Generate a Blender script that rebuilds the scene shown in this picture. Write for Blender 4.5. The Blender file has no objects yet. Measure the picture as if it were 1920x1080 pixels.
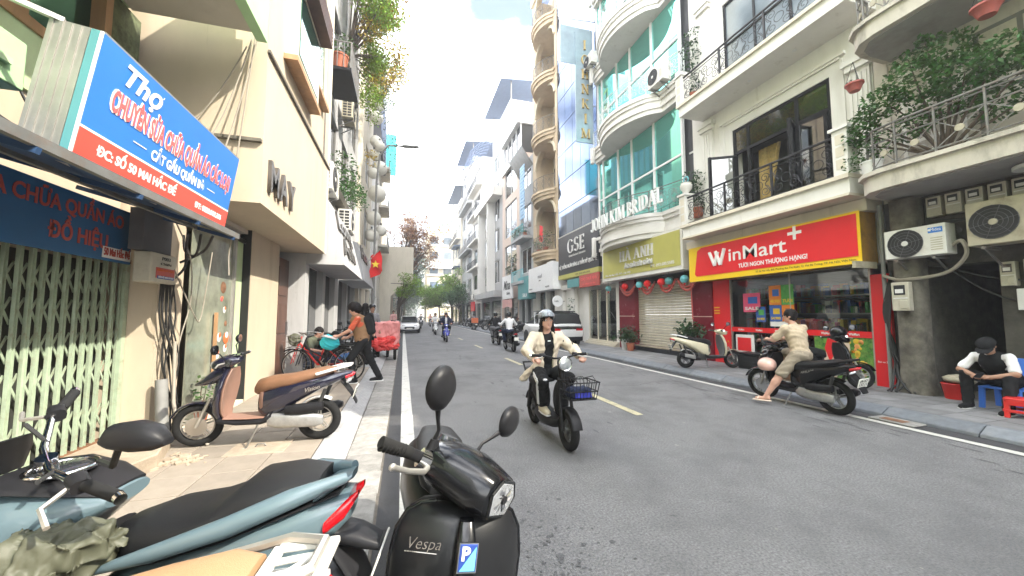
import bpy, bmesh, math, random
import numpy as np
from mathutils import Vector, Matrix, noise as mnoise
random.seed(7)
S = bpy.context.scene
COL = S.collection
R = math.radians
# ---------------------------------------------------------------- camera, sky, sun, exposure
cam = bpy.data.cameras.new('camera'); cam.sensor_width = 36.0; cam.lens = 36.0 * 700 / 1920
cam.clip_start = 0.05; cam.clip_end = 2000
camo = bpy.data.objects.new('camera', cam); COL.objects.link(camo)
camo.location = (0, 0, 1.55)
camo.rotation_euler = (R(90 + 4.086), 0, R(-16.2))
S.camera = camo
SUN_DIR = Vector((1.0, -0.80, 1.08)).normalized()          # towards the sun
sun_el = math.asin(SUN_DIR.z); sun_az = math.atan2(SUN_DIR.x, SUN_DIR.y)
W = bpy.data.worlds.new('World'); S.world = W; W.use_nodes = True
wn = W.node_tree; wn.nodes.clear()
def _n(t, **k):
    n = wn.nodes.new(t)
    for a, b in k.items(): setattr(n, a, b)
    return n
sky = _n('ShaderNodeTexSky', sky_type='NISHITA', sun_disc=False, sun_elevation=sun_el, sun_rotation=sun_az,
         air_density=1.0, dust_density=2.0, ozone_density=1.0)
bg = _n('ShaderNodeBackground'); bg.inputs[1].default_value = 0.15
tc = _n('ShaderNodeTexCoord'); mp = _n('ShaderNodeMapping'); mp.inputs['Scale'].default_value = (1.6, 1.6, 3.2)
mp.inputs['Location'].default_value = (0.35, 0.2, 0.1)
nz = _n('ShaderNodeTexNoise'); nz.inputs['Scale'].default_value = 1.3; nz.inputs['Detail'].default_value = 8; nz.inputs['Roughness'].default_value = .55
rp = _n('ShaderNodeValToRGB'); rp.color_ramp.elements[0].position = .41; rp.color_ramp.elements[1].position = .70
mx = _n('ShaderNodeMixRGB'); mx.inputs[2].default_value = (17, 17.1, 17.3, 1)
L = wn.links.new
L(tc.outputs['Generated'], mp.inputs[0]); L(mp.outputs[0], nz.inputs[0]); L(nz.outputs[0], rp.inputs[0])
dk = _n('ShaderNodeMixRGB', blend_type='MULTIPLY'); dk.inputs[0].default_value = 1; dk.inputs[2].default_value = (.50, .50, .50, 1)
L(rp.outputs[0], mx.inputs[0]); L(sky.outputs[0], dk.inputs[1]); L(dk.outputs[0], mx.inputs[1]); L(mx.outputs[0], bg.inputs[0])
L(bg.outputs[0], _n('ShaderNodeOutputWorld').inputs[0])
sl = bpy.data.lights.new('sun', 'SUN'); sl.energy = 2.0; sl.angle = R(.6); sl.color = (1, .93, .80)
so = bpy.data.objects.new('sun', sl); COL.objects.link(so); so.rotation_euler = SUN_DIR.to_track_quat('Z', 'Y').to_euler()
so.location = (20, -20, 40)
S.view_settings.view_transform = 'Standard'; S.view_settings.look = 'None'
S.view_settings.exposure = 2.48; S.view_settings.gamma = 1; S.view_settings.use_curve_mapping = False
S.render.engine = 'CYCLES'
S.cycles.use_denoising = True; S.cycles.max_bounces = 6; S.cycles.diffuse_bounces = 3; S.cycles.glossy_bounces = 3
S.cycles.transparent_max_bounces = 12; S.cycles.transmission_bounces = 4
S.cycles.sample_clamp_indirect = 6; S.cycles.caustics_reflective = False; S.cycles.caustics_refractive = False

# ---------------------------------------------------------------- mesh helper
WM = {}
class MB:
    def __init__(self): self.v = []; self.f = []
    def add(self, vs, fs, M=None):
        b = len(self.v)
        if M is not None: vs = [M @ Vector(p) for p in vs]
        self.v += [tuple(p) for p in vs]; self.f += [tuple(i + b for i in q) for q in fs]
        return self
    def box(self, x0, x1, y0, y1, z0, z1, M=None):
        x0, x1 = min(x0, x1), max(x0, x1); y0, y1 = min(y0, y1), max(y0, y1); z0, z1 = min(z0, z1), max(z0, z1)
        return self.add([(x0,y0,z0),(x1,y0,z0),(x1,y1,z0),(x0,y1,z0),(x0,y0,z1),(x1,y0,z1),(x1,y1,z1),(x0,y1,z1)],
                        [(0,3,2,1),(4,5,6,7),(0,1,5,4),(1,2,6,5),(2,3,7,6),(3,0,4,7)], M)
    def bar(self, a, b, w, h=None, up=(0,0,1)):
        h = w if h is None else h
        a, b = Vector(a), Vector(b); d = b - a; l = d.length
        if l < 1e-6: return self
        z = d / l; u = Vector(up)
        if abs(z.dot(u)) > .98: u = Vector((1,0,0))
        x = u.cross(z).normalized(); y = z.cross(x)
        M = Matrix((x, y, z)).transposed().to_4x4(); M.translation = a
        return self.box(-w/2, w/2, -h/2, h/2, 0, l, M)
    def prism(self, poly, ax, a0, a1, M=None):
        n = len(poly)
        k = {'x': lambda p, a: (a, p[0], p[1]), 'y': lambda p, a: (p[0], a, p[1]), 'z': lambda p, a: (p[0], p[1], a)}[ax]
        vs = [k(p, a0) for p in poly] + [k(p, a1) for p in poly]
        fs = [tuple(range(n))[::-1], tuple(range(n, 2*n))] + [(i, (i+1) % n, (i+1) % n + n, i + n) for i in range(n)]
        return self.add(vs, fs, M)
    def loft(self, rings, cap=True, closed=False, M=None):
        n = len(rings[0]); vs = [p for r in rings for p in r]; fs = []
        m = len(rings)
        for i in range(m if closed else m - 1):
            a, b = i * n, ((i+1) % m) * n
            for j in range(n):
                q = (j+1) % n; fs.append((a+j, a+q, b+q, b+j))
        if cap and not closed: fs += [tuple(range(n))[::-1], tuple(range((m-1)*n, m*n))]
        return self.add(vs, fs, M)
    def tube(self, pts, r, n=8, closed=False, M=None):
        P = [Vector(p) for p in pts]; m = len(P); rings = []; pu = None
        for i in range(m):
            if closed: t = P[(i+1) % m] - P[i-1]
            else: t = P[min(i+1, m-1)] - P[max(i-1, 0)]
            t.normalize()
            if pu is None:
                u = Vector((0,0,1)) if abs(t.z) < .9 else Vector((1,0,0))
            else: u = pu
            x = u - t * u.dot(t)
            if x.length < 1e-5: x = t.orthogonal()
            x.normalize(); y = t.cross(x); pu = x
            rr = r[i] if isinstance(r, (list, tuple)) else r
            rings.append([P[i] + (x * math.cos(a) + y * math.sin(a)) * rr for a in [2*math.pi*k/n for k in range(n)]])
        return self.loft(rings, not closed, closed, M)
    def lathe(self, prof, c=(0,0,0), ax=(0,0,1), n=16, M=None):
        z = Vector(ax).normalized(); x = z.orthogonal().normalized(); y = z.cross(x); c = Vector(c)
        rings = [[c + z * h + (x * math.cos(a) + y * math.sin(a)) * max(r, 1e-4) for a in [2*math.pi*k/n for k in range(n)]] for r, h in prof]
        return self.loft(rings, True, False, M)
    def cyl(self, c, r, h, ax=(0,0,1), n=14, M=None):
        return self.lathe([(r, 0), (r, h)], c, ax, n, M)
    def ell(self, c, r, nu=14, nv=9, M=None):
        if not hasattr(r, '__len__'): r = (r, r, r)
        rings = []
        for i in range(nv + 1):
            t = math.pi * i / nv; s = max(math.sin(t), 1e-3)
            rings.append([(c[0] + r[0]*s*math.cos(a), c[1] + r[1]*s*math.sin(a), c[2] - r[2]*math.cos(t)) for a in [2*math.pi*k/nu for k in range(nu)]])
        return self.loft(rings, True, False, M)
    def se(self, stations, n=20, e=2.6, M=None, cap=True):
        """stations: (centre, U, V [,e]) superellipse rings"""
        rings = []
        for st in stations:
            c, U, V = Vector(st[0]), Vector(st[1]), Vector(st[2]); ee = st[3] if len(st) > 3 else e
            ring = []
            for k in range(n):
                a = 2*math.pi*k/n; ca, sa = math.cos(a), math.sin(a)
                ring.append(c + U * (math.copysign(abs(ca)**(2/ee), ca)) + V * (math.copysign(abs(sa)**(2/ee), sa)))
            rings.append(ring)
        return self.loft(rings, cap, False, M)
    def quad(self, *p): return self.add(p, [tuple(range(len(p)))])
    def build(self, name, mat, parent=None, angle=48, bevel=0, seg=2, **k):
        me = bpy.data.meshes.new(name)
        vs = self.v
        if parent is not None and parent.name in WM and not k.get('local'):
            I = WM[parent.name].inverted(); vs = [I @ Vector(p) for p in vs]
        me.from_pydata([tuple(p) for p in vs], [], self.f); me.update()
        return link(name, me, mat, parent, angle, bevel, seg, fix=True, **k)
def link(name, me, mat, parent=None, angle=35, bevel=0, seg=2, fix=False, label=None, cat=None, group=None, kind=None, local=False, hint=None):
    if fix:
        bm = bmesh.new(); bm.from_mesh(me); bmesh.ops.recalc_face_normals(bm, faces=bm.faces); bm.to_mesh(me); bm.free()
    if angle:
        me.shade_smooth(); me.set_sharp_from_angle(angle=R(angle))
    if mat is not None:
        for m_ in (mat if isinstance(mat, list) else [mat]): me.materials.append(m_)
    o = bpy.data.objects.new(name, me); COL.objects.link(o)
    if parent is not None:
        o.parent = parent
        if parent.name in WM: WM[o.name] = WM[parent.name]
    if bevel:
        b = o.modifiers.new('bevel', 'BEVEL'); b.width = bevel; b.segments = seg; b.limit_method = 'ANGLE'; b.angle_limit = R(40)
    tag(o, label, cat, group, kind)
    return o
def tag(o, label=None, cat=None, group=None, kind=None):
    if label: o['label'] = label
    if cat: o['category'] = cat
    if group: o['group'] = group
    if kind: o['kind'] = kind
    return o
def thing(name, label, cat, loc=(0,0,0), rz=0, group=None, world=False, rot=None):
    """an Empty at the thing's base; world=True: parts are given in world coordinates"""
    o = bpy.data.objects.new(name, None); COL.objects.link(o); o.empty_display_size = .2
    o.location = loc; o.rotation_euler = rot if rot else (0, 0, rz)
    tag(o, label, cat, group)
    if world: WM[o.name] = Matrix.Translation(Vector(loc))
    return o
def dup(root, loc, rz, label=None, group=None, name=None, swap=None, rot=None):
    def cp(o, par):
        c = o.copy(); COL.objects.link(c)
        if par is not None: c.parent = par
        if swap and c.type == 'MESH' and c.data.materials and c.data.materials[0] in swap:
            c.data = c.data.copy()
            for i, m_ in enumerate(c.data.materials):
                if m_ in swap: c.data.materials[i] = swap[m_]
        for ch in list(o.children): cp(ch, c)
        return c
    c = cp(root, None); c.location = loc; c.rotation_euler = rot if rot else (0, 0, rz)
    if name: c.name = name
    if label: c['label'] = label
    if group: c['group'] = group
    return c
def pieces(name, mb, mat, places, parent, angle=0, bevel=0):
    """one mesh shared by many piece objects; places: list of (loc, rz, scale)"""
    me = bpy.data.meshes.new(name); me.from_pydata(mb.v, [], mb.f); me.update()
    bm = bmesh.new(); bm.from_mesh(me); bmesh.ops.recalc_face_normals(bm, faces=bm.faces); bm.to_mesh(me); bm.free()
    if angle: me.shade_smooth(); me.set_sharp_from_angle(angle=R(angle))
    me.materials.append(mat); out = []
    off = WM[parent.name].translation if parent is not None and parent.name in WM else Vector((0,0,0))
    for p in places:
        o = bpy.data.objects.new(name, me); COL.objects.link(o); o.parent = parent
        o.location = Vector(p[0]) - off
        if len(p) > 1: o.rotation_euler = p[1] if hasattr(p[1], '__len__') else (0, 0, p[1])
        if len(p) > 2: o.scale = p[2]
        if bevel:
            b = o.modifiers.new('bevel', 'BEVEL'); b.width = bevel; b.segments = 1
        out.append(o)
    return out
# ---------------------------------------------------------------- text
def text_mesh(s, size=1, ext=.01, off=0.0, align='LEFT', shear=0, wide=1, res=3):
    cu = bpy.data.curves.new('t', 'FONT'); cu.body = s; cu.size = size; cu.extrude = ext; cu.offset = off
    cu.align_x = align; cu.shear = shear; cu.resolution_u = res
    o = bpy.data.objects.new('t', cu); COL.objects.link(o)
    dg = bpy.context.evaluated_depsgraph_get()
    me = bpy.data.meshes.new_from_object(o.evaluated_get(dg))
    bpy.data.objects.remove(o); bpy.data.curves.remove(cu)
    v = np.empty(len(me.vertices) * 3); me.vertices.foreach_get('co', v); v = v.reshape(-1, 3)
    if wide != 1 and len(v):
        v[:, 0] *= wide; me.vertices.foreach_set('co', v.ravel())
    return me, v
def frame_mat(o, right, up):
    r = Vector(right).normalized(); u = Vector(up).normalized(); n = r.cross(u)
    M = Matrix((r, u, n)).transposed().to_4x4(); M.translation = Vector(o); return M
def put_mesh(name, me, mat, parent, M, **k):
    P = WM.get(parent.name) if parent is not None else None
    me.transform((P.inverted() @ M) if P is not None else M)
    return link(name, me, mat, parent, 0, **k)
def text(s, o, right, up, size, mat, parent, ext=.004, off=0, align='LEFT', shear=0, wide=1, name='lettering', fit=None, **k):
    """lettering on a plane: origin o, baseline direction right, up. fit = wanted length"""
    me, v = text_mesh(s, size, ext, off, align, shear, wide)
    if fit and len(v):
        w = v[:, 0].max() - v[:, 0].min()
        me.transform(Matrix.Diagonal((fit / w, 1, 1, 1)))
    return put_mesh(name, me, mat, parent, frame_mat(o, right, up), **k)
def letters(s, o, right, up, size, mat, parent, length, ext=.02, off=0.0, mk=None, name='letter'):
    """each letter its own part, spread evenly over length"""
    items = []; x = 0
    for ch in s:
        if ch == ' ': x += size * .32; continue
        if mk:
            me, v = mk(ch, size, ext)
        else: me, v = text_mesh(ch, size, ext, off)
        x0, x1 = v[:, 0].min(), v[:, 0].max()
        items.append((me, x - x0)); x += x1 - x0 + size * .13
    k = length / (x - size * .13)
    for me, dx in items:
        me.transform(Matrix.Diagonal((k, 1, 1, 1)) @ Matrix.Translation((dx, 0, 0)))
        put_mesh(name, me, mat, parent, frame_mat(o, right, up))
# serif capitals made of strokes: (x0,y0,x1,y1,w) and serifs (x,y,half)
def _arc(cx, cy, rx, ry, a0, a1, w0, w1, n=12):
    out = []
    for i in range(n + 1):
        a = R(a0 + (a1 - a0) * i / n); w = w0 + (w1 - w0) * abs(math.cos(a))
        out.append((cx + rx*math.cos(a), cy + ry*math.sin(a), cx + (rx-w)*math.cos(a), cy + (ry-w*.6)*math.sin(a)))
    return out
def serif_mesh(ch, size, ext):
    T, t = .15, .055; st = []; sf = []; arcs = []
    def V(x, y0=0, y1=1, w=T, s=True):
        st.append((x, y0, x, y1, w))
        if s: sf.extend([(x, y0, .13), (x, y1, .13)])
    acc = None
    if ch in 'ÀÁ': acc = ch; ch = 'A'
    if ch == 'I': V(.16)
    elif ch == 'H': V(.15); V(.65); st.append((.15,.5,.65,.5,t))
    elif ch == 'N': V(.12, w=t*1.3); V(.68, w=t*1.3); st.append((.14,.98,.66,.02,T))
    elif ch == 'M': V(.12, w=t*1.3); V(.86); st.append((.14,.98,.48,.05,T)); st.append((.48,.05,.84,.98,t))
    elif ch == 'K': V(.15); st.append((.2,.42,.66,.98,t)); st.append((.34,.56,.7,.02,T)); sf.extend([(.66,1,.12),(.7,0,.12)])
    elif ch == 'A': st.append((.08,.02,.4,1,t)); st.append((.4,1,.72,.02,T)); st.append((.2,.35,.6,.35,t)); sf.extend([(.08,0,.12),(.72,0,.14)])
    elif ch == 'L': V(.15); st.append((.15,.03,.56,.03,t)); st.append((.56,0,.56,.2,t))
    elif ch == 'E': V(.15); [st.append((.15,y,.55,y,t)) for y in (.03,.5,.97)]; st.append((.55,0,.55,.2,t)); st.append((.55,.8,.55,1,t)); st.append((.45,.4,.45,.6,t))
    elif ch == 'J': V(.3, .2); arcs.append(_arc(.14,.2,.235,.24,-180,0,t,T)); sf[:] = [(.3,1,.13)]
    elif ch == 'O': arcs.append(_arc(.42,.5,.4,.52,0,360,t,T,22))
    elif ch == 'G': arcs.append(_arc(.42,.5,.4,.52,40,325,t,T,18)); st.append((.72,.08,.72,.45,T*.9)); sf.append((.72,.45,.13))
    elif ch == 'D': V(.15); arcs.append(_arc(.2,.5,.55,.5,-90,90,t,T,14))
    elif ch in 'BR':
        V(.15); arcs.append(_arc(.25,.74,.36,.26,-90,90,t,T)); st.append((.15,.97,.27,.97,t)); st.append((.15,.5,.27,.5,t))
        if ch == 'B': arcs.append(_arc(.27,.26,.41,.26,-90,90,t,T)); st.append((.15,.03,.29,.03,t))
        else: st.append((.34,.5,.68,.02,T)); sf.append((.68,0,.12))
    elif ch == 'S': arcs.append(_arc(.32,.74,.28,.27,30,270,t,T,14)); arcs.append(_arc(.32,.27,.3,.28,-150,90,t,T,14))
    if acc: st.append((.28,1.28,.42,1.1,.09) if acc == 'À' else (.52,1.28,.38,1.1,.09))
    mb = MB(); i = 0
    def pr(poly):
        nonlocal i
        e = ext + .0007 * (i % 5); i += 1
        mb.prism([(x*size, y*size) for x, y in poly], 'z', -ext, e)
    for x0, y0, x1, y1, w in st:
        if abs(y1 - y0) < 1e-6: pr([(x0,y0-w/2),(x1,y0-w/2),(x1,y0+w/2),(x0,y0+w/2)])
        else: pr([(x0-w/2,y0),(x0+w/2,y0),(x1+w/2,y1),(x1-w/2,y1)])
    for x, y, h in sf:
        y0 = min(max(y, .0), 1) - (.05 if y > .5 else 0); pr([(x-h,y0),(x+h,y0),(x+h,y0+.05),(x-h,y0+.05)])
    for A in arcs:
        for a, b in zip(A, A[1:]): pr([(a[0],a[1]),(b[0],b[1]),(b[2],b[3]),(a[2],a[3])])
    me = bpy.data.meshes.new('l'); me.from_pydata(mb.v, [], mb.f); me.update()
    bm = bmesh.new(); bm.from_mesh(me); bmesh.ops.recalc_face_normals(bm, faces=bm.faces); bm.to_mesh(me); bm.free()
    return me, np.array(mb.v)
# ---------------------------------------------------------------- signed-distance modelling (people, cloth, soft things)
def sdf_mesh(prims, cell=.01, k=.02, wob=None):
    lo, hi = np.full(3, 1e9), np.full(3, -1e9)
    pr = []
    for p in prims:
        t = p[0]
        if t == 'c':
            a, b = np.array(p[1], float), np.array(p[2], float); r = max(p[3], p[4]); bl, bh = np.minimum(a, b) - r, np.maximum(a, b) + r
        elif t in 'eb':
            c = np.array(p[1], float); r = float(np.linalg.norm(p[2])) if t == 'b' else float(max(p[2])); bl, bh = c - r, c + r
        else: pr.append((p, None, None)); continue
        pr.append((p, bl, bh)); lo = np.minimum(lo, bl); hi = np.maximum(hi, bh)
    pad = cell * 3 + (.02 if wob else 0); lo -= pad; hi += pad
    n = np.ceil((hi - lo) / cell).astype(int) + 1
    F = np.full(n, 1.0, np.float32)
    ax = [lo[i] + cell * np.arange(n[i]) for i in range(3)]
    for p, bl, bh in pr:
        t = p[0]
        if t == 'clip':
            c, nn = p[1], np.array(p[2], float); nn /= np.linalg.norm(nn)
            d = ((ax[0][:,None,None]-c[0])*nn[0] + (ax[1][None,:,None]-c[1])*nn[1] + (ax[2][None,None,:]-c[2])*nn[2])
            F = np.maximum(F, d.astype(np.float32)); continue
        kk = k
        sub = False
        opt = p[-1] if isinstance(p[-1], dict) else {}
        kk = opt.get('k', k); sub = opt.get('sub', False)
        m = kk + 2*cell
        i0 = np.maximum(((bl - m - lo) / cell).astype(int), 0); i1 = np.minimum(((bh + m - lo) / cell).astype(int) + 2, n)
        sl_ = tuple(slice(i0[i], i1[i]) for i in range(3))
        X = ax[0][sl_[0]][:,None,None]; Y = ax[1][sl_[1]][None,:,None]; Z = ax[2][sl_[2]][None,None,:]
        if t == 'c':
            a, b = np.array(p[1], float), np.array(p[2], float); ab = b - a; L2 = max(ab @ ab, 1e-9)
            h = np.clip(((X-a[0])*ab[0] + (Y-a[1])*ab[1] + (Z-a[2])*ab[2]) / L2, 0, 1)
            d = np.sqrt((X-a[0]-h*ab[0])**2 + (Y-a[1]-h*ab[1])**2 + (Z-a[2]-h*ab[2])**2) - (p[3] + (p[4]-p[3])*h)
        else:
            c = np.array(p[1], float); r = np.array(p[2], float)
            M = np.array(p[3]) if len(p) > 3 and not isinstance(p[3], dict) and p[3] is not None else np.eye(3)
            x, y, z = X-c[0], Y-c[1], Z-c[2]
            q = [x*M[0][i] + y*M[1][i] + z*M[2][i] for i in range(3)]      # columns of M are the local axes
            if t == 'e':
                k0 = np.sqrt((q[0]/r[0])**2 + (q[1]/r[1])**2 + (q[2]/r[2])**2); k1 = np.sqrt((q[0]/r[0]**2)**2 + (q[1]/r[1]**2)**2 + (q[2]/r[2]**2)**2)
                d = k0 * (k0 - 1) / np.maximum(k1, 1e-6)
            else:
                rd = opt.get('round', .01)
                w = [np.abs(q[i]) - (r[i]-rd) for i in range(3)]
                d = np.sqrt(np.maximum(w[0],0)**2 + np.maximum(w[1],0)**2 + np.maximum(w[2],0)**2) + np.minimum(np.maximum(np.maximum(w[0],w[1]),w[2]),0) - rd
        f = F[sl_]
        if sub: F[sl_] = np.maximum(f, -d)
        else:
            h = np.maximum(kk - np.abs(f - d), 0) / max(kk, 1e-6)
            F[sl_] = np.minimum(f, d) - h*h*kk*.25
    if wob:
        A, fr, sd = wob
        X = ax[0][:,None,None]*fr; Y = ax[1][None,:,None]*fr; Z = ax[2][None,None,:]*fr
        w = np.sin(X*1.1+Z*1.7+sd)*np.sin(Y*1.6-Z*.8+sd*2) + .6*np.sin(X*2.3-Y*1.9+Z*3.1+sd*3)
        F = F + (A * w * (np.abs(F) < .2)).astype(np.float32)
    s = F < 0
    c8 = [s[i:n[0]-1+i, j:n[1]-1+j, l:n[2]-1+l] for i in (0,1) for j in (0,1) for l in (0,1)]
    cnt = sum(c.astype(np.int8) for c in c8); act = (cnt > 0) & (cnt < 8)
    idx = np.full(act.shape, -1, np.int64); cells = np.argwhere(act); idx[act] = np.arange(len(cells))
    acc = np.zeros((len(cells), 3)); num = np.zeros(len(cells))
    cor = np.array([(i,j,l) for i in (0,1) for j in (0,1) for l in (0,1)])
    val = np.stack([F[cells[:,0]+o[0], cells[:,1]+o[1], cells[:,2]+o[2]] for o in cor], 1)
    for a in range(8):
        for b in range(a+1, 8):
            if np.abs(cor[a]-cor[b]).sum() != 1: continue
            va, vb = val[:,a], val[:,b]; cr = (va < 0) != (vb < 0)
            t = np.where(cr, va / np.where(va == vb, 1, va - vb), 0)
            acc += np.where(cr[:,None], cor[a] + t[:,None]*(cor[b]-cor[a]), 0); num += cr
    V = (cells + acc / num[:,None]) * cell + lo
    Q = []
    for a in range(3):
        b, c = (a+1) % 3, (a+2) % 3
        s0 = [slice(None)]*3; s1 = [slice(None)]*3; s0[a] = slice(0, -1); s1[a] = slice(1, None)
        e = np.argwhere(s[tuple(s0)] != s[tuple(s1)])
        e = e[(e[:,b] > 0) & (e[:,c] > 0) & (e[:,b] < n[b]-1) & (e[:,c] < n[c]-1)]
        fl = s[e[:,0], e[:,1], e[:,2]]
        def ci(db, dc):
            q = e.copy(); q[:,b] -= db; q[:,c] -= dc; return idx[q[:,0], q[:,1], q[:,2]]
        q = np.stack([ci(0,0), ci(1,0), ci(1,1), ci(0,1)], 1)
        q[~fl] = q[~fl][:, ::-1]; Q.append(q)
    return V, np.concatenate(Q)
def sdf_obj(name, prims, mat, parent=None, cell=.01, k=.02, wob=None, crump=None, **kw):
    V, Q = sdf_mesh(prims, cell, k, wob)
    me = bpy.data.meshes.new(name); me.from_pydata(V.tolist(), [], Q[:, ::-1].tolist()); me.update()
    if crump:                                                       # ridged folds: amplitude, frequency, stretch
        A, fr, sv = crump; sv = Vector(sv); out = []
        for v_ in me.vertices:
            q = Vector((v_.co.x*sv.x, v_.co.y*sv.y, v_.co.z*sv.z))*fr; q += Vector((mnoise.noise(q*.7+Vector((9,2,5))), mnoise.noise(q*.7), 0))*.9
            r_ = (.5-abs(mnoise.noise(q)))*1.5 + (.3-abs(mnoise.noise(q*2.3+Vector((4,4,4)))))*.6
            out.append(v_.co + v_.normal*A*r_)
        for v_, c_ in zip(me.vertices, out): v_.co = c_
        me.update()
    return link(name, me, mat, parent, 180, **kw)
def basis(fwd, up=(0,0,1)):
    f = Vector(fwd).normalized(); l = Vector(up).cross(f).normalized(); u = f.cross(l)
    return np.array([[f[i], l[i], u[i]] for i in range(3)])
# ---------------------------------------------------------------- materials
def mat(name, col, rough=.6, metal=0, var=.10, scale=3, col2=None, amt2=.5, streak=0, bump=0, bscale=60, spec=.5, coat=0, island=0, trans=0, alpha=1, sss=0, dirt=None, dscale=1.5, dth=.55):
    m = bpy.data.materials.new(name); m.use_nodes = True; nt = m.node_tree; b = nt.nodes['Principled BSDF']
    N = nt.nodes.new; K = nt.links.new
    b.inputs['Roughness'].default_value = rough; b.inputs['Metallic'].default_value = metal
    b.inputs['Specular IOR Level'].default_value = spec; b.inputs['Coat Weight'].default_value = coat; b.inputs['Coat Roughness'].default_value = .05
    if trans: b.inputs['Transmission Weight'].default_value = trans
    if sss:
        b.inputs['Subsurface Weight'].default_value = sss; b.inputs['Subsurface Radius'].default_value = (.01, .004, .002)
    if alpha < 1: b.inputs['Alpha'].default_value = alpha
    c = (*col, 1)
    tcn = N('ShaderNodeTexCoord'); mpn = N('ShaderNodeMapping'); K(tcn.outputs['Object'], mpn.inputs[0])
    if streak: mpn.inputs['Scale'].default_value = (1, 1, streak)
    nz = N('ShaderNodeTexNoise'); nz.inputs['Scale'].default_value = scale; nz.inputs['Detail'].default_value = 6; nz.inputs['Roughness'].default_value = .65
    K(mpn.outputs[0], nz.inputs[0])
    rp = N('ShaderNodeValToRGB'); e = rp.color_ramp.elements
    e[0].position = .3; e[1].position = .72
    c2 = tuple(x*(1-var*1.6) for x in col); c3 = tuple(min(1, x*(1+var)) for x in col)
    e[0].color = (*c2, 1); e[1].color = (*c3, 1)
    K(nz.outputs[0], rp.inputs[0]); out = rp.outputs[0]
    if col2 is not None or dirt is not None:
        d2 = col2 if col2 is not None else dirt
        n2 = N('ShaderNodeTexNoise'); n2.inputs['Scale'].default_value = dscale; n2.inputs['Detail'].default_value = 9; n2.inputs['Roughness'].default_value = .7
        mp2 = N('ShaderNodeMapping'); mp2.inputs['Location'].default_value = (3.1, 7.7, 1.3)
        if streak: mp2.inputs['Scale'].default_value = (1, 1, streak)
        K(tcn.outputs['Object'], mp2.inputs[0]); K(mp2.outputs[0], n2.inputs[0])
        r2 = N('ShaderNodeMapRange'); r2.inputs[1].default_value = dth - .06; r2.inputs[2].default_value = dth + .14; r2.inputs[4].default_value = amt2
        K(n2.outputs[0], r2.inputs[0])
        mx = N('ShaderNodeMixRGB'); K(r2.outputs[0], mx.inputs[0]); K(out, mx.inputs[1]); mx.inputs[2].default_value = (*d2, 1); out = mx.outputs[0]
    if island:
        g = N('ShaderNodeNewGeometry'); hs = N('ShaderNodeHueSaturation'); mr = N('ShaderNodeMapRange')
        mr.inputs[3].default_value = 1 - island; mr.inputs[4].default_value = 1 + island
        K(g.outputs['Random Per Island'], mr.inputs[0]); K(mr.outputs[0], hs.inputs['Value'])
        mh = N('ShaderNodeMapRange'); mh.inputs[3].default_value = .5 - island*.06; mh.inputs[4].default_value = .5 + island*.05
        K(g.outputs['Random Per Island'], mh.inputs[0]); K(mh.outputs[0], hs.inputs['Hue'])
        K(out, hs.inputs['Color']); out = hs.outputs[0]
    K(out, b.inputs['Base Color'])
    if bump:
        nb = N('ShaderNodeTexNoise'); nb.inputs['Scale'].default_value = bscale; nb.inputs['Detail'].default_value = 4
        K(tcn.outputs['Object'], nb.inputs[0])
        bp = N('ShaderNodeBump'); bp.inputs['Strength'].default_value = bump; bp.inputs['Distance'].default_value = .01
        K(nb.outputs[0], bp.inputs['Height']); K(bp.outputs[0], b.inputs['Normal'])
    if rough > .12 and metal < .9:
        mr = N('ShaderNodeMapRange'); mr.inputs[3].default_value = max(0, rough - .08); mr.inputs[4].default_value = min(1, rough + .08)
        K(nz.outputs[0], mr.inputs[0]); K(mr.outputs[0], b.inputs['Roughness'])
    return m
def glass(name, tint=(.9,.95,.93), refl=.12, rough=.02, dark=0):
    """see-through pane: fresnel reflection over tinted transparency"""
    m = bpy.data.materials.new(name); m.use_nodes = True; nt = m.node_tree; nt.nodes.clear(); N = nt.nodes.new; K = nt.links.new
    o = N('ShaderNodeOutputMaterial'); t = N('ShaderNodeBsdfTransparent'); t.inputs[0].default_value = (*tint, 1)
    g = N('ShaderNodeBsdfGlossy'); g.inputs['Roughness'].default_value = rough; g.inputs[0].default_value = (.95,.97,.97,1)
    f = N('ShaderNodeFresnel'); f.inputs[0].default_value = 1.5; a = N('ShaderNodeMath'); a.operation = 'ADD'; a.inputs[1].default_value = refl; a.use_clamp = True
    mx = N('ShaderNodeMixShader'); K(f.outputs[0], a.inputs[0]); K(a.outputs[0], mx.inputs[0]); K(t.outputs[0], mx.inputs[1]); K(g.outputs[0], mx.inputs[2])
    K(mx.outputs[0], o.inputs[0]); return m
def leafmat(name, col, island=.5):
    m = mat(name, col, rough=.45, var=.25, scale=6, island=island, spec=.4)
    b = m.node_tree.nodes['Principled BSDF']
    t = m.node_tree.nodes.new('ShaderNodeBsdfTranslucent'); mx = m.node_tree.nodes.new('ShaderNodeMixShader'); mx.inputs[0].default_value = .3
    src = b.inputs['Base Color'].links[0].from_socket; K = m.node_tree.links.new
    K(src, t.inputs[0]); o = m.node_tree.nodes['Material Output']; K(b.outputs[0], mx.inputs[1]); K(t.outputs[0], mx.inputs[2]); K(mx.outputs[0], o.inputs[0])
    return m
M = {}
def mk(n, *a, **k): M[n] = mat(n, *a, **k); return M[n]
m = mk('asphalt', (.215,.213,.214), .78, var=.36, scale=60, bump=.9, bscale=120, dirt=(.10,.10,.103), amt2=.6, dscale=.8, dth=.50, spec=.35)
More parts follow.
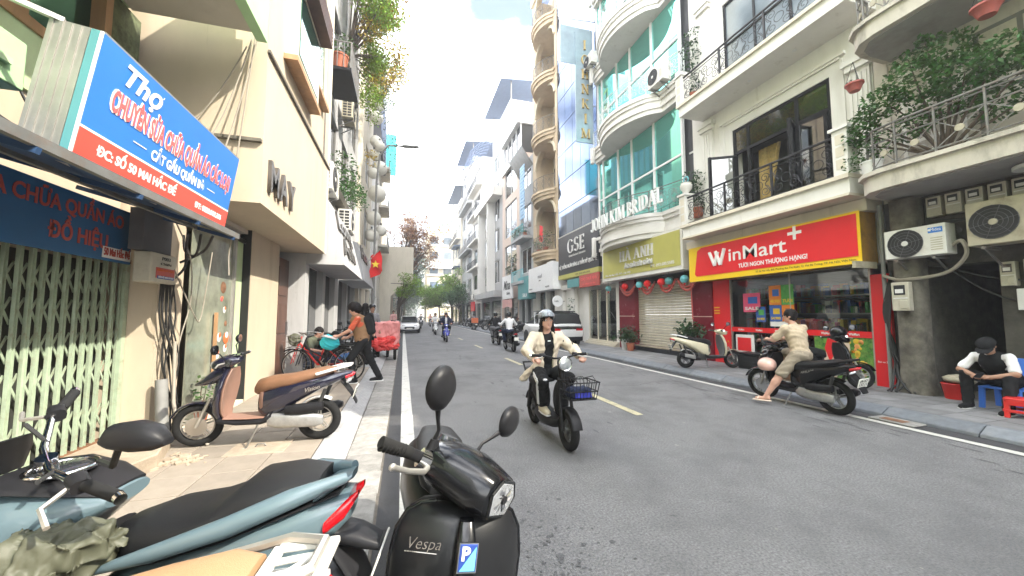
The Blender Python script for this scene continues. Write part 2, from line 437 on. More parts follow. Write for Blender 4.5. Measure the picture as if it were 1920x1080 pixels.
def blotches(m, col, sc, th, amt, loc=(0,0,0), ms=(1,1,1), det=8):
    """one more layer of stains between the colour chain and the shader"""
    nt = m.node_tree; b = nt.nodes['Principled BSDF']; N = nt.nodes.new; K = nt.links.new; src = b.inputs['Base Color'].links[0].from_socket
    t = N('ShaderNodeTexCoord'); q = N('ShaderNodeMapping'); q.inputs['Location'].default_value = loc; q.inputs['Scale'].default_value = ms; K(t.outputs['Object'], q.inputs[0])
    n = N('ShaderNodeTexNoise'); n.inputs['Scale'].default_value = sc; n.inputs['Detail'].default_value = det; n.inputs['Roughness'].default_value = .72; K(q.outputs[0], n.inputs[0])
    r = N('ShaderNodeMapRange'); r.inputs[1].default_value = th; r.inputs[2].default_value = th+.05; r.inputs[4].default_value = amt; K(n.outputs[0], r.inputs[0])
    x = N('ShaderNodeMixRGB'); x.inputs[2].default_value = (*col,1); K(r.outputs[0], x.inputs[0]); K(src, x.inputs[1]); K(x.outputs[0], b.inputs['Base Color'])
blotches(m, (.05,.05,.052), 1.7, .66, .75, (1.7,3.1,0)); blotches(m, (.045,.045,.047), 7, .67, .6); blotches(m, (.26,.26,.26), 12, .70, .7, (5,5,0)); blotches(m, (.10,.10,.103), 1.2, .60, .35, (2,0,0), (2.2,.2,1))
mk('asphalt_patch', (.062,.062,.066), .85, var=.25, scale=150, bump=.6, bscale=190, dirt=(.03,.03,.03), amt2=.5, dscale=4)
mk('asphalt_stain', (.105,.105,.108), .8, var=.3, scale=60, bump=.6, bscale=120)
mk('line_white', (.62,.61,.56), .7, var=.08, scale=30, dirt=(.22,.22,.21), amt2=.75, dscale=9, dth=.58)
mk('line_yellow', (.52,.47,.30), .7, var=.1, scale=30, dirt=(.16,.16,.15), amt2=.8, dscale=11, dth=.55)
mk('gutter', (.30,.29,.27), .85, var=.18, scale=9, bump=.5, bscale=80, dirt=(.13,.125,.115), amt2=.6, dscale=5)
mk('kerb', (.36,.36,.36), .8, var=.12, scale=12, bump=.3, bscale=60, dirt=(.18,.18,.18), amt2=.5, dscale=4)
mk('kerb_blue', (.165,.18,.20), .8, var=.14, scale=10, bump=.3, bscale=60, dirt=(.23,.23,.23), amt2=.6, dscale=3)
mk('tile_warm', (.29,.25,.205), .75, var=.10, scale=5, bump=.25, bscale=60, dirt=(.24,.20,.15), amt2=.5, dscale=5, dth=.56)
mk('tile_grey', (.21,.21,.212), .8, var=.14, scale=6, bump=.25, bscale=70, dirt=(.105,.105,.105), amt2=.6, dscale=2, dth=.52)
mk('door_backing', (.36,.38,.33), .7, var=.12, scale=2)
mk('glass_sheen_green', (.27,.29,.225), .06, var=.35, scale=1.6, spec=.6, dirt=(.12,.13,.10), amt2=.6, dscale=1.4)  # opaque mottled green carries the door glass's reflected sheen in its colour
mk('joint', (.14,.125,.105), .95, var=.2, scale=20)
mk('sandstone', (.40,.33,.25), .85, var=.15, scale=7, bump=.4, bscale=50, dirt=(.22,.17,.12), amt2=.6, dscale=4)
mk('cream', (.53,.445,.335), .85, var=.05, scale=2.5, bump=.12, bscale=120, dirt=(.42,.35,.26), amt2=.45, dscale=1.1, dth=.60, streak=.35)
mk('cream_soffit', (.60,.55,.48), .9, var=.05, scale=2, dirt=(.40,.35,.28), amt2=.35, dscale=2)
mk('cream_pale', (.68,.62,.50), .85, var=.04, scale=2, dirt=(.45,.40,.32), amt2=.4, dscale=1.2, streak=.35)
mk('white_wall', (.74,.72,.67), .85, var=.04, scale=2, dirt=(.52,.48,.42), amt2=.4, dscale=1.3, dth=.58, streak=.3)
mk('white_clean', (.78,.78,.77), .7, var=.03, scale=3)
mk('old_white', (.55,.51,.43), .85, var=.1, scale=3, bump=.2, bscale=60, dirt=(.16,.14,.11), amt2=.7, dscale=2, dth=.56, streak=.4)
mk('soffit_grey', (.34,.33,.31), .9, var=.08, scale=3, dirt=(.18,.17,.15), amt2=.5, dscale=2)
mk('concrete', (.17,.155,.125), .9, var=.25, scale=5, bump=.8, bscale=25, dirt=(.05,.045,.035), amt2=.8, dscale=2.2, dth=.5)
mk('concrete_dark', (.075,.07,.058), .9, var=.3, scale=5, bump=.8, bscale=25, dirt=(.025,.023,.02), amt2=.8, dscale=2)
mk('grey_wall', (.42,.42,.42), .85, var=.06, scale=2, dirt=(.25,.25,.25), amt2=.4, dscale=1.2, streak=.3)
mk('dark_wall', (.12,.12,.13), .8, var=.12, scale=2)
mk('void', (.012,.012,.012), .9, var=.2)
mk('interior', (.26,.25,.23), .9, var=.2, scale=2)
mk('green_paint', (.42,.66,.36), .7, var=.05, scale=3, dirt=(.30,.42,.22), amt2=.35, dscale=2)
mk('green_pale', (.52,.66,.40), .8, var=.06, scale=3, dirt=(.34,.36,.22), amt2=.5, dscale=2, streak=.4)
mk('moss_wall', (.17,.20,.11), .9, var=.3, scale=8, bump=.4, dirt=(.03,.035,.02), amt2=.85, dscale=5, dth=.5)
mk('gate_paint', (.37,.45,.33), .55, var=.12, scale=12, dirt=(.24,.15,.09), amt2=.65, dscale=9, dth=.6)
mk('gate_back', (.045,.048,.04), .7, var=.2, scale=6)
mk('wood_dark', (.10,.045,.03), .45, var=.3, scale=4, streak=.15)
mk('wood_tan', (.42,.24,.12), .6, var=.2, scale=5, streak=.2)
mk('steel', (.55,.55,.55), .3, 1, var=.05)
mk('chrome', (.82,.82,.83), .08, 1, var=.02)
mk('alu', (.52,.50,.46), .42, .7, var=.08, scale=6)
mk('rust', (.22,.11,.06), .85, var=.3, scale=14)
mk('black_metal', (.022,.022,.024), .4, .3, var=.2, scale=8)
mk('iron_black', (.03,.03,.034), .45, .2, var=.2)
mk('iron_grey', (.20,.20,.19), .5, .4, var=.2, dirt=(.22,.13,.08), amt2=.5, dscale=10)
mk('iron_white', (.68,.72,.70), .5, .0, var=.1)
mk('cable', (.02,.02,.02), .6, var=.1)
mk('cable_pale', (.30,.27,.22), .6, var=.1)
mk('pipe_grey', (.24,.24,.23), .5, var=.1)
mk('blue_sign', (.035,.19,.60), .38, var=.05, scale=2, spec=.4)
mk('blue_banner', (.02,.125,.30), .55, var=.08, scale=3)
mk('awning_blue', (.025,.07,.17), .7, var=.15, scale=4, bump=.3, bscale=8)
mk('red_strip', (.78,.085,.06), .4, var=.04)
mk('sign_pink', (.80,.13,.13), .5, var=.03)
mk('sign_white', (.82,.82,.80), .5, var=.02)
mk('sign_orange', (.70,.16,.05), .5, var=.03)
mk('text_red_dark', (.50,.09,.07), .5, var=.1)
mk('wm_red', (.72,.018,.022), .35, var=.03, scale=2)
mk('wm_yellow', (.85,.56,.012), .4, var=.03)
mk('wm_orange', (.36,.19,.03), .6, var=.2, scale=3, dirt=(.12,.07,.03), amt2=.7, dscale=4)
mk('dark_red', (.17,.012,.022), .25, var=.08, scale=3)
mk('olive_sign', (.50,.47,.12), .45, var=.04, scale=2)
mk('black_sign', (.022,.024,.030), .35, var=.1)
mk('gold', (.60,.42,.16), .45, .3, var=.1)
mk('letter_white', (.70,.69,.66), .45, var=.05)
mk('letter_dark', (.13,.12,.11), .35, .6, var=.1)
mk('shutter', (.60,.55,.44), .5, var=.06, scale=6, dirt=(.36,.31,.23), amt2=.4, dscale=5, streak=.3)
mk('teal', (.10,.30,.31), .5, var=.06)
mk('cyan_net', (.05,.55,.60), .7, var=.1)
mk('turq', (.16,.52,.58), .6, var=.1)
mk('yellow_wall', (.58,.46,.31), .85, var=.06, scale=2, dirt=(.40,.27,.14), amt2=.5, dscale=1.4, streak=.35)
mk('yellow_pale', (.68,.60,.45), .85, var=.05, scale=2)
mk('pink_wall', (.62,.50,.42), .85, var=.05, scale=2)
mk('blue_roof', (.12,.17,.28), .6, var=.1)
mk('blue_stripe', (.22,.42,.62), .5, var=.1)
mk('glass_green', (.25,.72,.63), .03, .85, var=.04, scale=.6)
mk('glass_green_dark', (.05,.16,.13), .05, .8, var=.05, scale=.6)
mk('glass_blue', (.12,.165,.26), .05, .9, var=.06, scale=.5)
mk('glass_dark', (.05,.055,.06), .05, .4, var=.1, spec=.8)
mk('glass_far', (.20,.24,.27), .08, .35, var=.2, scale=.7, spec=.8)
mk('curtain', (.55,.40,.15), .8, var=.2, scale=12)
M['pane'] = glass('pane'); M['pane_dark'] = glass('pane_dark', (.55,.58,.56), .07); M['pane_shop'] = glass('pane_shop', (.80,.84,.80), .06); M['pane_clear'] = glass('pane_clear', (.85,.88,.86), .03)
mk('sign_glass', (.33,.42,.47), .25, .15, var=.15, scale=1)
mk('ac_white', (.68,.67,.62), .5, var=.05, scale=4, dirt=(.42,.38,.30), amt2=.4, dscale=5)
mk('ac_old', (.42,.38,.28), .6, var=.12, scale=5, dirt=(.2,.16,.1), amt2=.6, dscale=5)
mk('grille', (.035,.035,.035), .6, var=.1)
mk('meter', (.50,.47,.38), .5, var=.08, scale=6, dirt=(.28,.24,.17), amt2=.5, dscale=6)
mk('terracotta', (.40,.12,.06), .8, var=.15, scale=8)
mk('pot_pink', (.42,.10,.08), .6, var=.12, scale=8)
mk('pot_white', (.72,.72,.70), .4, var=.05)
mk('soil', (.05,.035,.025), .95, var=.3, scale=20)
mk('bark', (.10,.075,.055), .9, var=.3, scale=8, bump=.8, bscale=20)
M['leaf'] = leafmat('leaf', (.065,.145,.035)); M['leaf_dark'] = leafmat('leaf_dark', (.028,.075,.022)); M['leaf_lime'] = leafmat('leaf_lime', (.22,.34,.035))
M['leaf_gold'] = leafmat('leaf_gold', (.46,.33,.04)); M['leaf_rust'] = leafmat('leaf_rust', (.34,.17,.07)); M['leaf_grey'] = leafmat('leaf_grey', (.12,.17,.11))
mk('globe', (.76,.74,.66), .5, var=.05)
mk('flag_red', (.72,.015,.015), .7, var=.05); mk('flag_gold', (.85,.60,.03), .6, var=.03)
mk('brick', (.34,.17,.11), .9, var=.25, scale=9); mk('tank', (.35,.55,.56), .4, var=.1)
# vehicles
mk('tyre', (.018,.018,.018), .85, var=.2, scale=20); mk('rubber', (.02,.02,.02), .7, var=.1)
mk('plastic_black', (.018,.018,.02), .42, var=.15, scale=10); mk('plastic_grey', (.10,.10,.105), .5, var=.1)
mk('paint_black', (.006,.0065,.008), .20, var=.1, coat=.6); mk('paint_black_matt', (.012,.0125,.014), .34, var=.1, coat=.15)
mk('paint_navy', (.013,.013,.030), .16, var=.05, coat=1); mk('paint_blue', (.105,.155,.178), .3, var=.04, coat=.5)
mk('paint_cream', (.70,.64,.46), .25, var=.04, coat=.7); mk('paint_white', (.78,.78,.77), .22, var=.02, coat=.8)
mk('paint_red', (.50,.012,.018), .25, var=.05, coat=.7); mk('paint_royal', (.035,.045,.38), .25, var=.05, coat=.7)
mk('paint_grey', (.20,.20,.21), .3, var=.05, coat=.5); mk('brown_plastic', (.27,.155,.115), .45, var=.08, scale=6)
mk('seat_brown', (.21,.105,.055), .5, var=.1, scale=6, bump=.15, bscale=260); mk('seat_tan', (.40,.24,.125), .55, var=.06, scale=6, bump=.25, bscale=320)
mk('seat_black', (.016,.0165,.018), .48, var=.12, scale=6, bump=.15, bscale=300)
mk('light_red', (.55,.006,.012), .12, var=.1, coat=.6); mk('light_amber', (.7,.25,.03), .15, var=.05); mk('lens', (.62,.64,.66), .12, .55, var=.15, scale=30, coat=1)
mk('mirror', (.85,.86,.87), .02, 1, var=.01); mk('plate_white', (.78,.77,.70), .5, var=.03); mk('engine', (.42,.42,.41), .4, .6, var=.15, scale=12)
mk('engine_dark', (.05,.05,.05), .5, .3, var=.2)
mk('lamp_on', (.9,.9,.85), .2)
# people
mk('skin', (.58,.33,.24), .55, var=.05, scale=10, sss=.08); mk('skin_tan', (.36,.20,.13), .55, var=.06, scale=10, sss=.06)
mk('hair', (.010,.008,.008), .62, var=.3, scale=40); mk('eye_white', (.75,.74,.72), .2, var=.01); mk('eye_dark', (.015,.01,.008), .1)
mk('lips', (.45,.15,.13), .45, var=.05)
mk('cloth_black', (.014,.0145,.016), .85, var=.2, scale=12); mk('cloth_cream', (.66,.56,.43), .85, var=.06, scale=10); mk('cloth_beige', (.55,.44,.31), .88, var=.06, scale=9)
mk('cloth_khaki', (.33,.275,.205), .88, var=.07, scale=9); mk('cloth_white', (.75,.74,.74), .85, var=.04, scale=9); mk('cloth_orange', (.50,.085,.035), .85, var=.08)
mk('cloth_tan', (.24,.135,.065), .8, var=.12); mk('cloth_olive', (.09,.10,.065), .88, var=.15); mk('cloth_navy', (.022,.03,.065), .85, var=.15)
mk('cloth_grey', (.20,.20,.21), .88, var=.1); mk('cloth_denim', (.10,.14,.22), .88, var=.12); mk('cloth_cyan', (.03,.50,.58), .8, var=.1); mk('cloth_pink', (.62,.33,.30), .8, var=.1)
mk('shoe_beige', (.60,.52,.38), .7, var=.06); mk('sandal', (.68,.55,.44), .7, var=.05); mk('helmet_grey', (.30,.33,.37), .25, var=.5, scale=26, coat=.6); mk('helmet_pink', (.78,.50,.42), .25, var=.03, coat=.6)
mk('tarp', (.085,.088,.058), .55, var=.15, scale=6, spec=.4); mk('tarp_red', (.66,.04,.035), .45, var=.12, scale=4); mk('tarp_pink', (.66,.24,.22), .5, var=.1, scale=4)
mk('plastic_red', (.60,.025,.02), .35, var=.05); mk('plastic_blue', (.045,.16,.58), .35, var=.05); mk('plastic_bluebag', (.05,.20,.55), .5, var=.1)
mk('print_green', (.06,.22,.03), .4, var=.5, scale=14, dirt=(.25,.40,.08), amt2=.8, dscale=9, dth=.5); mk('fruit_yellow', (.75,.50,.04), .4, var=.15, scale=6); mk('fruit_green', (.40,.55,.06), .4, var=.12, scale=6); mk('fruit_orange', (.75,.33,.10), .4, var=.15, scale=6)
mk('poster_orange', (.80,.24,.03), .4, var=.05); mk('poster_green', (.10,.40,.10), .4, var=.2, scale=9); mk('poster_blue', (.04,.12,.45), .4, var=.1); mk('poster_pink', (.78,.10,.22), .4, var=.08)
mk('ink_blue', (.02,.06,.30), .5); mk('ink_black', (.02,.02,.02), .5)
for n_, c_ in (('cream',(.36,.29,.20)),('white_wall',(.42,.38,.32)),('cream_pale',(.42,.37,.28)),('grey_wall',(.24,.24,.23)),('green_pale',(.25,.30,.18))): blotches(M[n_], c_, 3.2, .60, .35, (3,1,2), (1,1,.10)); blotches(M[n_], c_, 9, .66, .3)
def objrand(m, amt):
    nt = m.node_tree; b = nt.nodes['Principled BSDF']; N = nt.nodes.new; K = nt.links.new; src = b.inputs['Base Color'].links[0].from_socket
    o = N('ShaderNodeObjectInfo'); r = N('ShaderNodeMapRange'); r.inputs[3].default_value = 1-amt; r.inputs[4].default_value = 1+amt; h = N('ShaderNodeHueSaturation')
    K(o.outputs['Random'], r.inputs[0]); K(r.outputs[0], h.inputs['Value']); K(src, h.inputs['Color']); K(h.outputs[0], b.inputs['Base Color'])
for n_, a_ in (('tile_warm',.14),('tile_grey',.16),('gutter',.14),('kerb',.10),('kerb_blue',.14),('gate_paint',.10),('glass_green',.12),('glass_blue',.2),('shutter',.08),('glass_far',.3)): objrand(M[n_], a_)
for n_ in ('plastic_black','paint_black_matt','seat_black','rubber','tyre','cloth_black','black_metal','grille','cloth_navy','hair'):
    M[n_].node_tree.nodes['Principled BSDF'].inputs['Specular IOR Level'].default_value = .18
for n_ in ('paint_black','paint_black_matt'):
    b_ = M[n_].node_tree.nodes['Principled BSDF']; b_.inputs['Coat Weight'].default_value = .28 if n_ == 'paint_black' else .06; b_.inputs['Specular IOR Level'].default_value = .3
# ---------------------------------------------------------------- shared builders
rnd = random.Random(11)
def leaves(mb, c, r, n, size, up=.3, shell=.5, drop=0):
    for _ in range(n):
        while True:
            p = Vector((rnd.uniform(-1,1), rnd.uniform(-1,1), rnd.uniform(-1,1)))
            if p.length <= 1: break
        if p.length > 1e-3: p = p.normalized() * (p.length ** shell)
        q = Vector((c[0]+p.x*r[0], c[1]+p.y*r[1], c[2]+p.z*r[2]-drop*rnd.random()))
        d = Vector((rnd.gauss(0,1), rnd.gauss(0,1), rnd.gauss(0,1)*.6 - up*.5)).normalized()
        s = d.cross(Vector((rnd.gauss(0,1), rnd.gauss(0,1), 1.4))).normalized(); l = size * rnd.uniform(.6, 1.3)
        b = len(mb.v); t = q + d*l
        mb.v += [tuple(q), tuple(q + d*l*.45 + s*l*.26 + Vector((0,0,.06*l))), tuple(t), tuple(q + d*l*.45 - s*l*.26 + Vector((0,0,.06*l)))]
        mb.f.append((b, b+1, b+2, b+3))
def crown(clumps, dens, size, **k):
    mb = MB()
    for c, r in clumps:
        leaves(mb, c, r if hasattr(r, '__len__') else (r, r, r*.8), int(dens * (r[0]*r[1] if hasattr(r,'__len__') else r*r)), size, **k)
    return mb
def twigs(base, tips, r0, n=5, sag=0):
    mb = MB()
    for t in tips:
        b, t = Vector(base), Vector(t); m = (b+t)/2 + Vector((rnd.uniform(-.1,.1), rnd.uniform(-.1,.1), .1-sag))*(t-b).length
        P = [b*(1-u)**2 + m*2*u*(1-u) + t*u*u for u in [i/5 for i in range(6)]]
        mb.tube(P, [r0*(1-.8*i/5) for i in range(6)], n)
    return mb
def ac_unit(label, c, face, w=.8, h=.55, d=.3, m='ac_white', badge=False, group='air conditioner boxes on the facades'):
    """outdoor unit; face = outward direction angle (0 = +x); c = centre of bottom"""
    t = thing('air_conditioner', label, 'air conditioner', c, face, group)
    MB().box(-d/2, d/2, -w/2, w/2, .04, h).build('casing', M[m], t, bevel=.012)
    gx, r = -w*.14, min(w*.32, h*.44); cz = h*.52
    mb = MB(); mb.lathe([(r,0),(r,.004)], (d/2+.001, gx, cz), (1,0,0), 24); mb.build('fan_recess', M['grille'], t)
    mb = MB()
    for k in range(5): mb.tube([(d/2+.012, gx+r*(k+1)/5*math.cos(a), cz+r*(k+1)/5*math.sin(a)) for a in [2*math.pi*i/20 for i in range(20)]], .004, 4, True)
    for k in range(6): mb.bar((d/2+.010, gx, cz), (d/2+.010, gx+r*math.cos(k*math.pi/3+.2), cz+r*math.sin(k*math.pi/3+.2)), .006)
    mb.build('fan_guard', M['plastic_grey'], t)
    MB().lathe([(r*.2,0),(r*.16,.012)], (d/2+.012, gx, cz), (1,0,0), 12).build('fan_hub', M[m], t)
    mb = MB()
    for i in range(6): mb.box(d/2, d/2+.004, w*.27, w*.45, h*(.22+.07*i), h*(.245+.07*i))
    mb.build('louvre', M['ac_old'], t)
    mb = MB()
    for i in range(2):
        for j in range(6): mb.box(-d*.38+i*d*.4, -d*.38+i*d*.4+d*.33, -w/2-.004, -w/2+.01, h*(.12+.14*j), h*(.22+.14*j))
    mb.build('side_vent', M['grille'], t)
    if badge:
        b_ = MB().box(d/2, d/2+.004, w*.24, w*.46, h*.74, h*.9).build('badge', M['ink_blue' if False else 'blue_sign'], t)
        text('Midea', (d/2+.006, w*.275, h*.79), (0,1,0), (0,0,1), .075, M['sign_white'], t, ext=.001, fit=w*.16)
        MB().lathe([(.02,0),(.02,.003)], (d/2+.004, w*.265, h*.83), (1,0,0), 10).build('emblem', M['sign_white'], t)
    mb = MB()
    for s in (-.3, .3): mb.bar((-d/2-.1, w*s, .0), (d/2, w*s, .0), .04); mb.bar((-d/2-.1, w*s, -.25), (d/2-.05, w*s, .0), .025)
    mb.build('bracket', M['iron_grey'], t)
    return t
def meter_box(label, c, face, w=.22, h=.42, d=.12, group='electricity meters on the walls'):
    t = thing('electricity_meter', label, 'meter box', c, face, group)
    MB().box(0, d, -w/2, w/2, 0, h).build('casing', M['meter'], t, bevel=.01)
    MB().box(d, d+.006, -w*.34, w*.3, h*.56, h*.9).build('window', M['glass_dark'], t)
    MB().box(d+.004, d+.010, -w*.26, w*.2, h*.62, h*.76).build('dial', M['pot_white'], t)
    MB().box(d, d+.012, -w*.02, w*.42, h*.08, h*.36).build('cover', M['meter'], t, bevel=.005)
    MB().box(d, d+.006, -w*.4, w*.42, h*.42, h*.46).build('label_strip', M['pot_white'], t)
    return t
def cables(name, label, lines, m, r=.012, n=6, cat='cables', group=None):
    mb = MB()
    for P in lines:
        Q = [Vector(p) for p in P]; out = []
        for i in range(len(Q)-1):                                   # Catmull-Rom
            p0, p1, p2, p3 = Q[max(i-1,0)], Q[i], Q[i+1], Q[min(i+2,len(Q)-1)]
            for k in range(6):
                u = k/6; out.append(.5*((2*p1) + (p2-p0)*u + (2*p0-5*p1+4*p2-p3)*u*u + (3*p1-p0-3*p2+p3)*u**3))
        out.append(Q[-1]); mb.tube(out, r, n)
    return mb.build(name, M[m], None, label=label, cat=cat, group=group)
def sag(a, b, s, n=5):
    a, b = Vector(a), Vector(b); return [a.lerp(b, i/n) - Vector((0,0,4*s*(i/n)*(1-i/n))) for i in range(n+1)]
def potted(label, c, pot_m, r, h, clumps, leaf, dens, size, group='potted plants', stems=True, taper=.75, cat='plant'):
    t = thing('potted_plant', label, cat, c, 0, group)
    MB().lathe([(r*taper,0),(r,h*.9),(r*1.08,h*.9),(r*1.08,h),(r*.92,h),(r*.9,h*.9),(.001,h*.88)], n=18).build('pot', M[pot_m], t)
    crown(clumps, dens, size).build('foliage', M[leaf], t, angle=0)
    twigs((0,0,h*.85), [(c_[0]*.8, c_[1]*.8, c_[2]) for c_, r_ in clumps], .012).build('stem', M['bark'], t)
    return t
# ---------------------------------------------------------------- ground, road, pavements
def bend(y): return 0 if y < 50 else -.002*(y-50)**2
def strip(name, x0, x1, ys, z, m, **k):
    mb = MB()
    for a, b in zip(ys, ys[1:]): mb.quad((x0+bend(a),a,z),(x1+bend(a),a,z),(x1+bend(b),b,z),(x0+bend(b),b,z))
    return mb.build(name, M[m], None, angle=0, kind='structure', **k)
YS = [-25, 0, 10, 20, 30, 40, 50, 56, 62, 68, 74, 80, 90, 100, 115, 130, 150]
MB().quad((-400,-400,-.03),(400,-400,-.03),(400,600,-.03),(-400,600,-.03)).build('ground', M['tile_grey'], None, kind='structure')
strip('road', -.6, 7.2, YS, 0, 'asphalt')
strip('road_edge_patch', -.17, .0, YS[:8], .004, 'asphalt_patch')
strip('gutter_patch', 6.72, 7.02, YS[:8], .004, 'asphalt_patch')
strip('edge_line_white', 0.0, .165, YS, .008, 'line_white')
strip('edge_line_white', 6.56, 6.69, YS, .008, 'line_white')
mb = MB()
for y in [-1, 5.1, 11.1, 17.1, 23.1, 29.1, 35.1, 41.1]: mb.quad((3.47,y,.008),(3.6,y,.008),(3.6,y+1.9,.008),(3.47,y+1.9,.008))
mb.build('centre_line_dashes', M['line_yellow'], None, angle=0, kind='structure')
# left: gutter slabs, kerb stones, paving tiles
pv = MB(); pv.box(-3.2,-.80,-8,60,-.02,.138); pv = pv.build('pavement', M['joint'], None, kind='structure'); WM[pv.name] = Matrix.Identity(4)
gt = MB().box(-.56,-.165,-8,60,-.02,.016).build('gutter', M['joint'], None, kind='structure'); WM[gt.name] = Matrix.Identity(4)
sl_ = MB().box(-.185,.185,-.242,.242,0,.02)
pieces('gutter_slab', sl_, M['gutter'], [((-.365+rnd.uniform(-.006,.006), y, rnd.uniform(.004,.012)), rnd.uniform(-.015,.015)) for y in [.75+.5*i for i in range(32)]], gt, bevel=.006)
kp = MB().prism([(-.14,0),(.135,0),(.135,.03),(-.02,.135),(-.14,.15)], 'y', -.495, .495)
pieces('kerb_stone', kp, M['kerb'], [((-.695, y, .004+rnd.uniform(0,.004))) and ((-.695, y, .004+rnd.uniform(0,.004)), rnd.uniform(-.004,.004)) for y in [.5+1.0*i for i in range(26)]], pv, bevel=.008)
MB().prism([(-.835,0),(-.56,0),(-.56,.03),(-.715,.139),(-.835,.154)], 'y', 26, 60).build('kerb', M['kerb'], None, kind='structure')
MB().box(-.55,-.18,16.5,60,0,.024).build('gutter_run', M['gutter'], None, kind='structure')
tl = MB().box(-.1945,.1945,-.1945,.1945,-.02,.0)
pl = []
for i in range(4):
    for j in range(26): pl.append(((-1.045-.4*i, .6+.4*j, .151+rnd.uniform(-.002,.003)), (rnd.uniform(-.004,.004), rnd.uniform(-.004,.004), 0)))
pieces('paving_tile', tl, M['tile_warm'], pl, pv, bevel=.004)
MB().box(-3.2,-.84,10.9,60,.10,.152).build('pavement_far', M['kerb'], None, kind='structure')
# right: kerb, tiles
pr_ = MB().box(7.26,12.5,-10,62,-.02,.12).build('pavement', M['joint'], None, kind='structure'); WM[pr_.name] = Matrix.Identity(4)
kr = MB().prism([(-.14,0),(-.13,.05),(.02,.135),(.14,.135),(.14,0)], 'y', -.495, .495)
pieces('kerb_stone', kr, M['kerb_blue'], [((7.15, y, rnd.uniform(0,.004)), rnd.uniform(-.004,.004)) for y in [-1.5+i for i in range(30)]], pr_, bevel=.008)
MB().prism([(7.02,0),(7.03,.05),(7.17,.135),(7.29,.135),(7.29,0)], 'y', 28, 62).build('kerb', M['kerb_blue'], None, kind='structure')
pl = []
for i in range(5):
    for j in range(44): pl.append(((7.49+.4*i, .5+.4*j, .134+rnd.uniform(-.0015,.002)), (rnd.uniform(-.003,.003), rnd.uniform(-.003,.003), 0)))
pieces('paving_tile', tl, M['tile_grey'], pl, pr_, bevel=.004)
MB().box(7.29,12.5,18.3,62,.10,.134).build('pavement_far', M['tile_grey'], None, kind='structure')
# covers and scraps on the ground
t = thing('drain_cover', 'sandy rectangular access cover set in the left pavement beside the brown scooter', 'drain cover', (-1.42,4.62,.156))
MB().box(-.27,.27,-.2,.2,-.02,.004).build('plate', M['sandstone'], t, bevel=.006); MB().tube([(-.05,.02,.004),(-.03,.02,.03),(.03,.02,.03),(.05,.02,.004)], .007, 5).build('handle', M['iron_grey'], t)
t = thing('drain_cover', 'worn reddish concrete drain cover sunk beside the right kerb line', 'drain cover', (6.88,3.75,.006))
MB().box(-.16,.16,-.26,.26,0,.022).build('slab', M['gutter'], t, bevel=.008); MB().box(-.10,.05,-.12,.15,.02,.028).build('rusty_plate', M['rust'], t)
MB().box(9.0,9.15,-1,5,.0,.0).v
# rubble heap and scraps of dry leaves by the gate step
mb = MB()
for i in range(70):
    x, y = rnd.gauss(-2.02,.09), rnd.gauss(4.42,.09); s = rnd.uniform(.012,.035)
    mb.box(-s,s,-s*.7,s*.7,0,s*.7, Matrix.Translation((x,y,.152)) @ Matrix.Rotation(rnd.uniform(0,3),4,'Z') @ Matrix.Rotation(rnd.uniform(-.4,.4),4,'X'))
mb.build('rubble', M['sandstone'], None, kind='stuff')
mb = MB()
for i in range(46):
    x, y = (rnd.uniform(.3,6.4), rnd.uniform(2.2,12)) if i % 3 else (rnd.uniform(-2.2,-.9), rnd.uniform(2,7))
    z = .012 if x > 0 else .162; a = rnd.uniform(0,6); s = rnd.uniform(.006,.016)
    mb.add([(-s,0,0),(0,-s*.5,.004),(s,0,.006),(0,s*.5,.002)], [(0,1,2,3)], Matrix.Translation((x,y,z)) @ Matrix.Rotation(a,4,'Z'))
mb.build('litter', M['tile_warm'], None, angle=0, kind='stuff')
# stains and patches worn into the asphalt
def stain(n, cx, cy, sx_, sy_, r0, r1, m, name, st=1.0):
    mb = MB()
    for i in range(n):
        x, y, r = rnd.gauss(cx,sx_), rnd.gauss(cy,sy_), rnd.uniform(r0,r1)*(.4+rnd.random()); k = rnd.randint(7,11); a0 = rnd.random()*6
        mb.add([(x+r*rnd.uniform(.35,1.2)*math.cos(a0+2*math.pi*j/k), y+st*r*rnd.uniform(.35,1.2)*math.sin(a0+2*math.pi*j/k), .003+.00001*i) for j in range(k)], [tuple(range(k))])
    mb.build(name, M[m], None, angle=0, kind='stuff')
stain(170, 1.0, 2.25, .20, .38, .004, .026, 'asphalt_stain', 'road_stain'); stain(90, .65, 3.4, .25, .5, .004, .02, 'asphalt_stain', 'road_stain')
stain(120, 6.05, 6.0, .28, 2.6, .008, .035, 'asphalt_stain', 'road_stain', 6); stain(40, 2.6, 9, .8, 3, .01, .04, 'asphalt_stain', 'road_stain', 4); stain(26, 3, 4.5, 1.6, 1.8, .008, .03, 'gutter', 'road_speck')
mb = MB()
for P in ([(.9,9.2),(1.6,9.5),(2.5,9.3),(3.3,9.6)],[(4.2,7.4),(4.9,7.2),(5.6,7.5),(6.4,7.3)],[(1.9,13),(2.1,14.5),(1.8,16),(2.0,18)]):
    Q = []
    for a_, c_ in zip(P, P[1:]): Q += [(a_[0]+(c_[0]-a_[0])*i/6+rnd.uniform(-.03,.03), a_[1]+(c_[1]-a_[1])*i/6+rnd.uniform(-.03,.03)) for i in range(6)]
    for a_, c_ in zip(Q, Q[1:]): d_ = (Vector((*c_,0))-Vector((*a_,0))).normalized(); w_ = rnd.uniform(.004,.010); n_ = Vector((-d_.y,d_.x,0))*w_; mb.quad((a_[0]+n_.x,a_[1]+n_.y,.0035),(c_[0]+n_.x,c_[1]+n_.y,.0035),(c_[0]-n_.x,c_[1]-n_.y,.0035),(a_[0]-n_.x,a_[1]-n_.y,.0035))
mb.build('road_crack', M['asphalt_patch'], None, angle=0, kind='stuff')
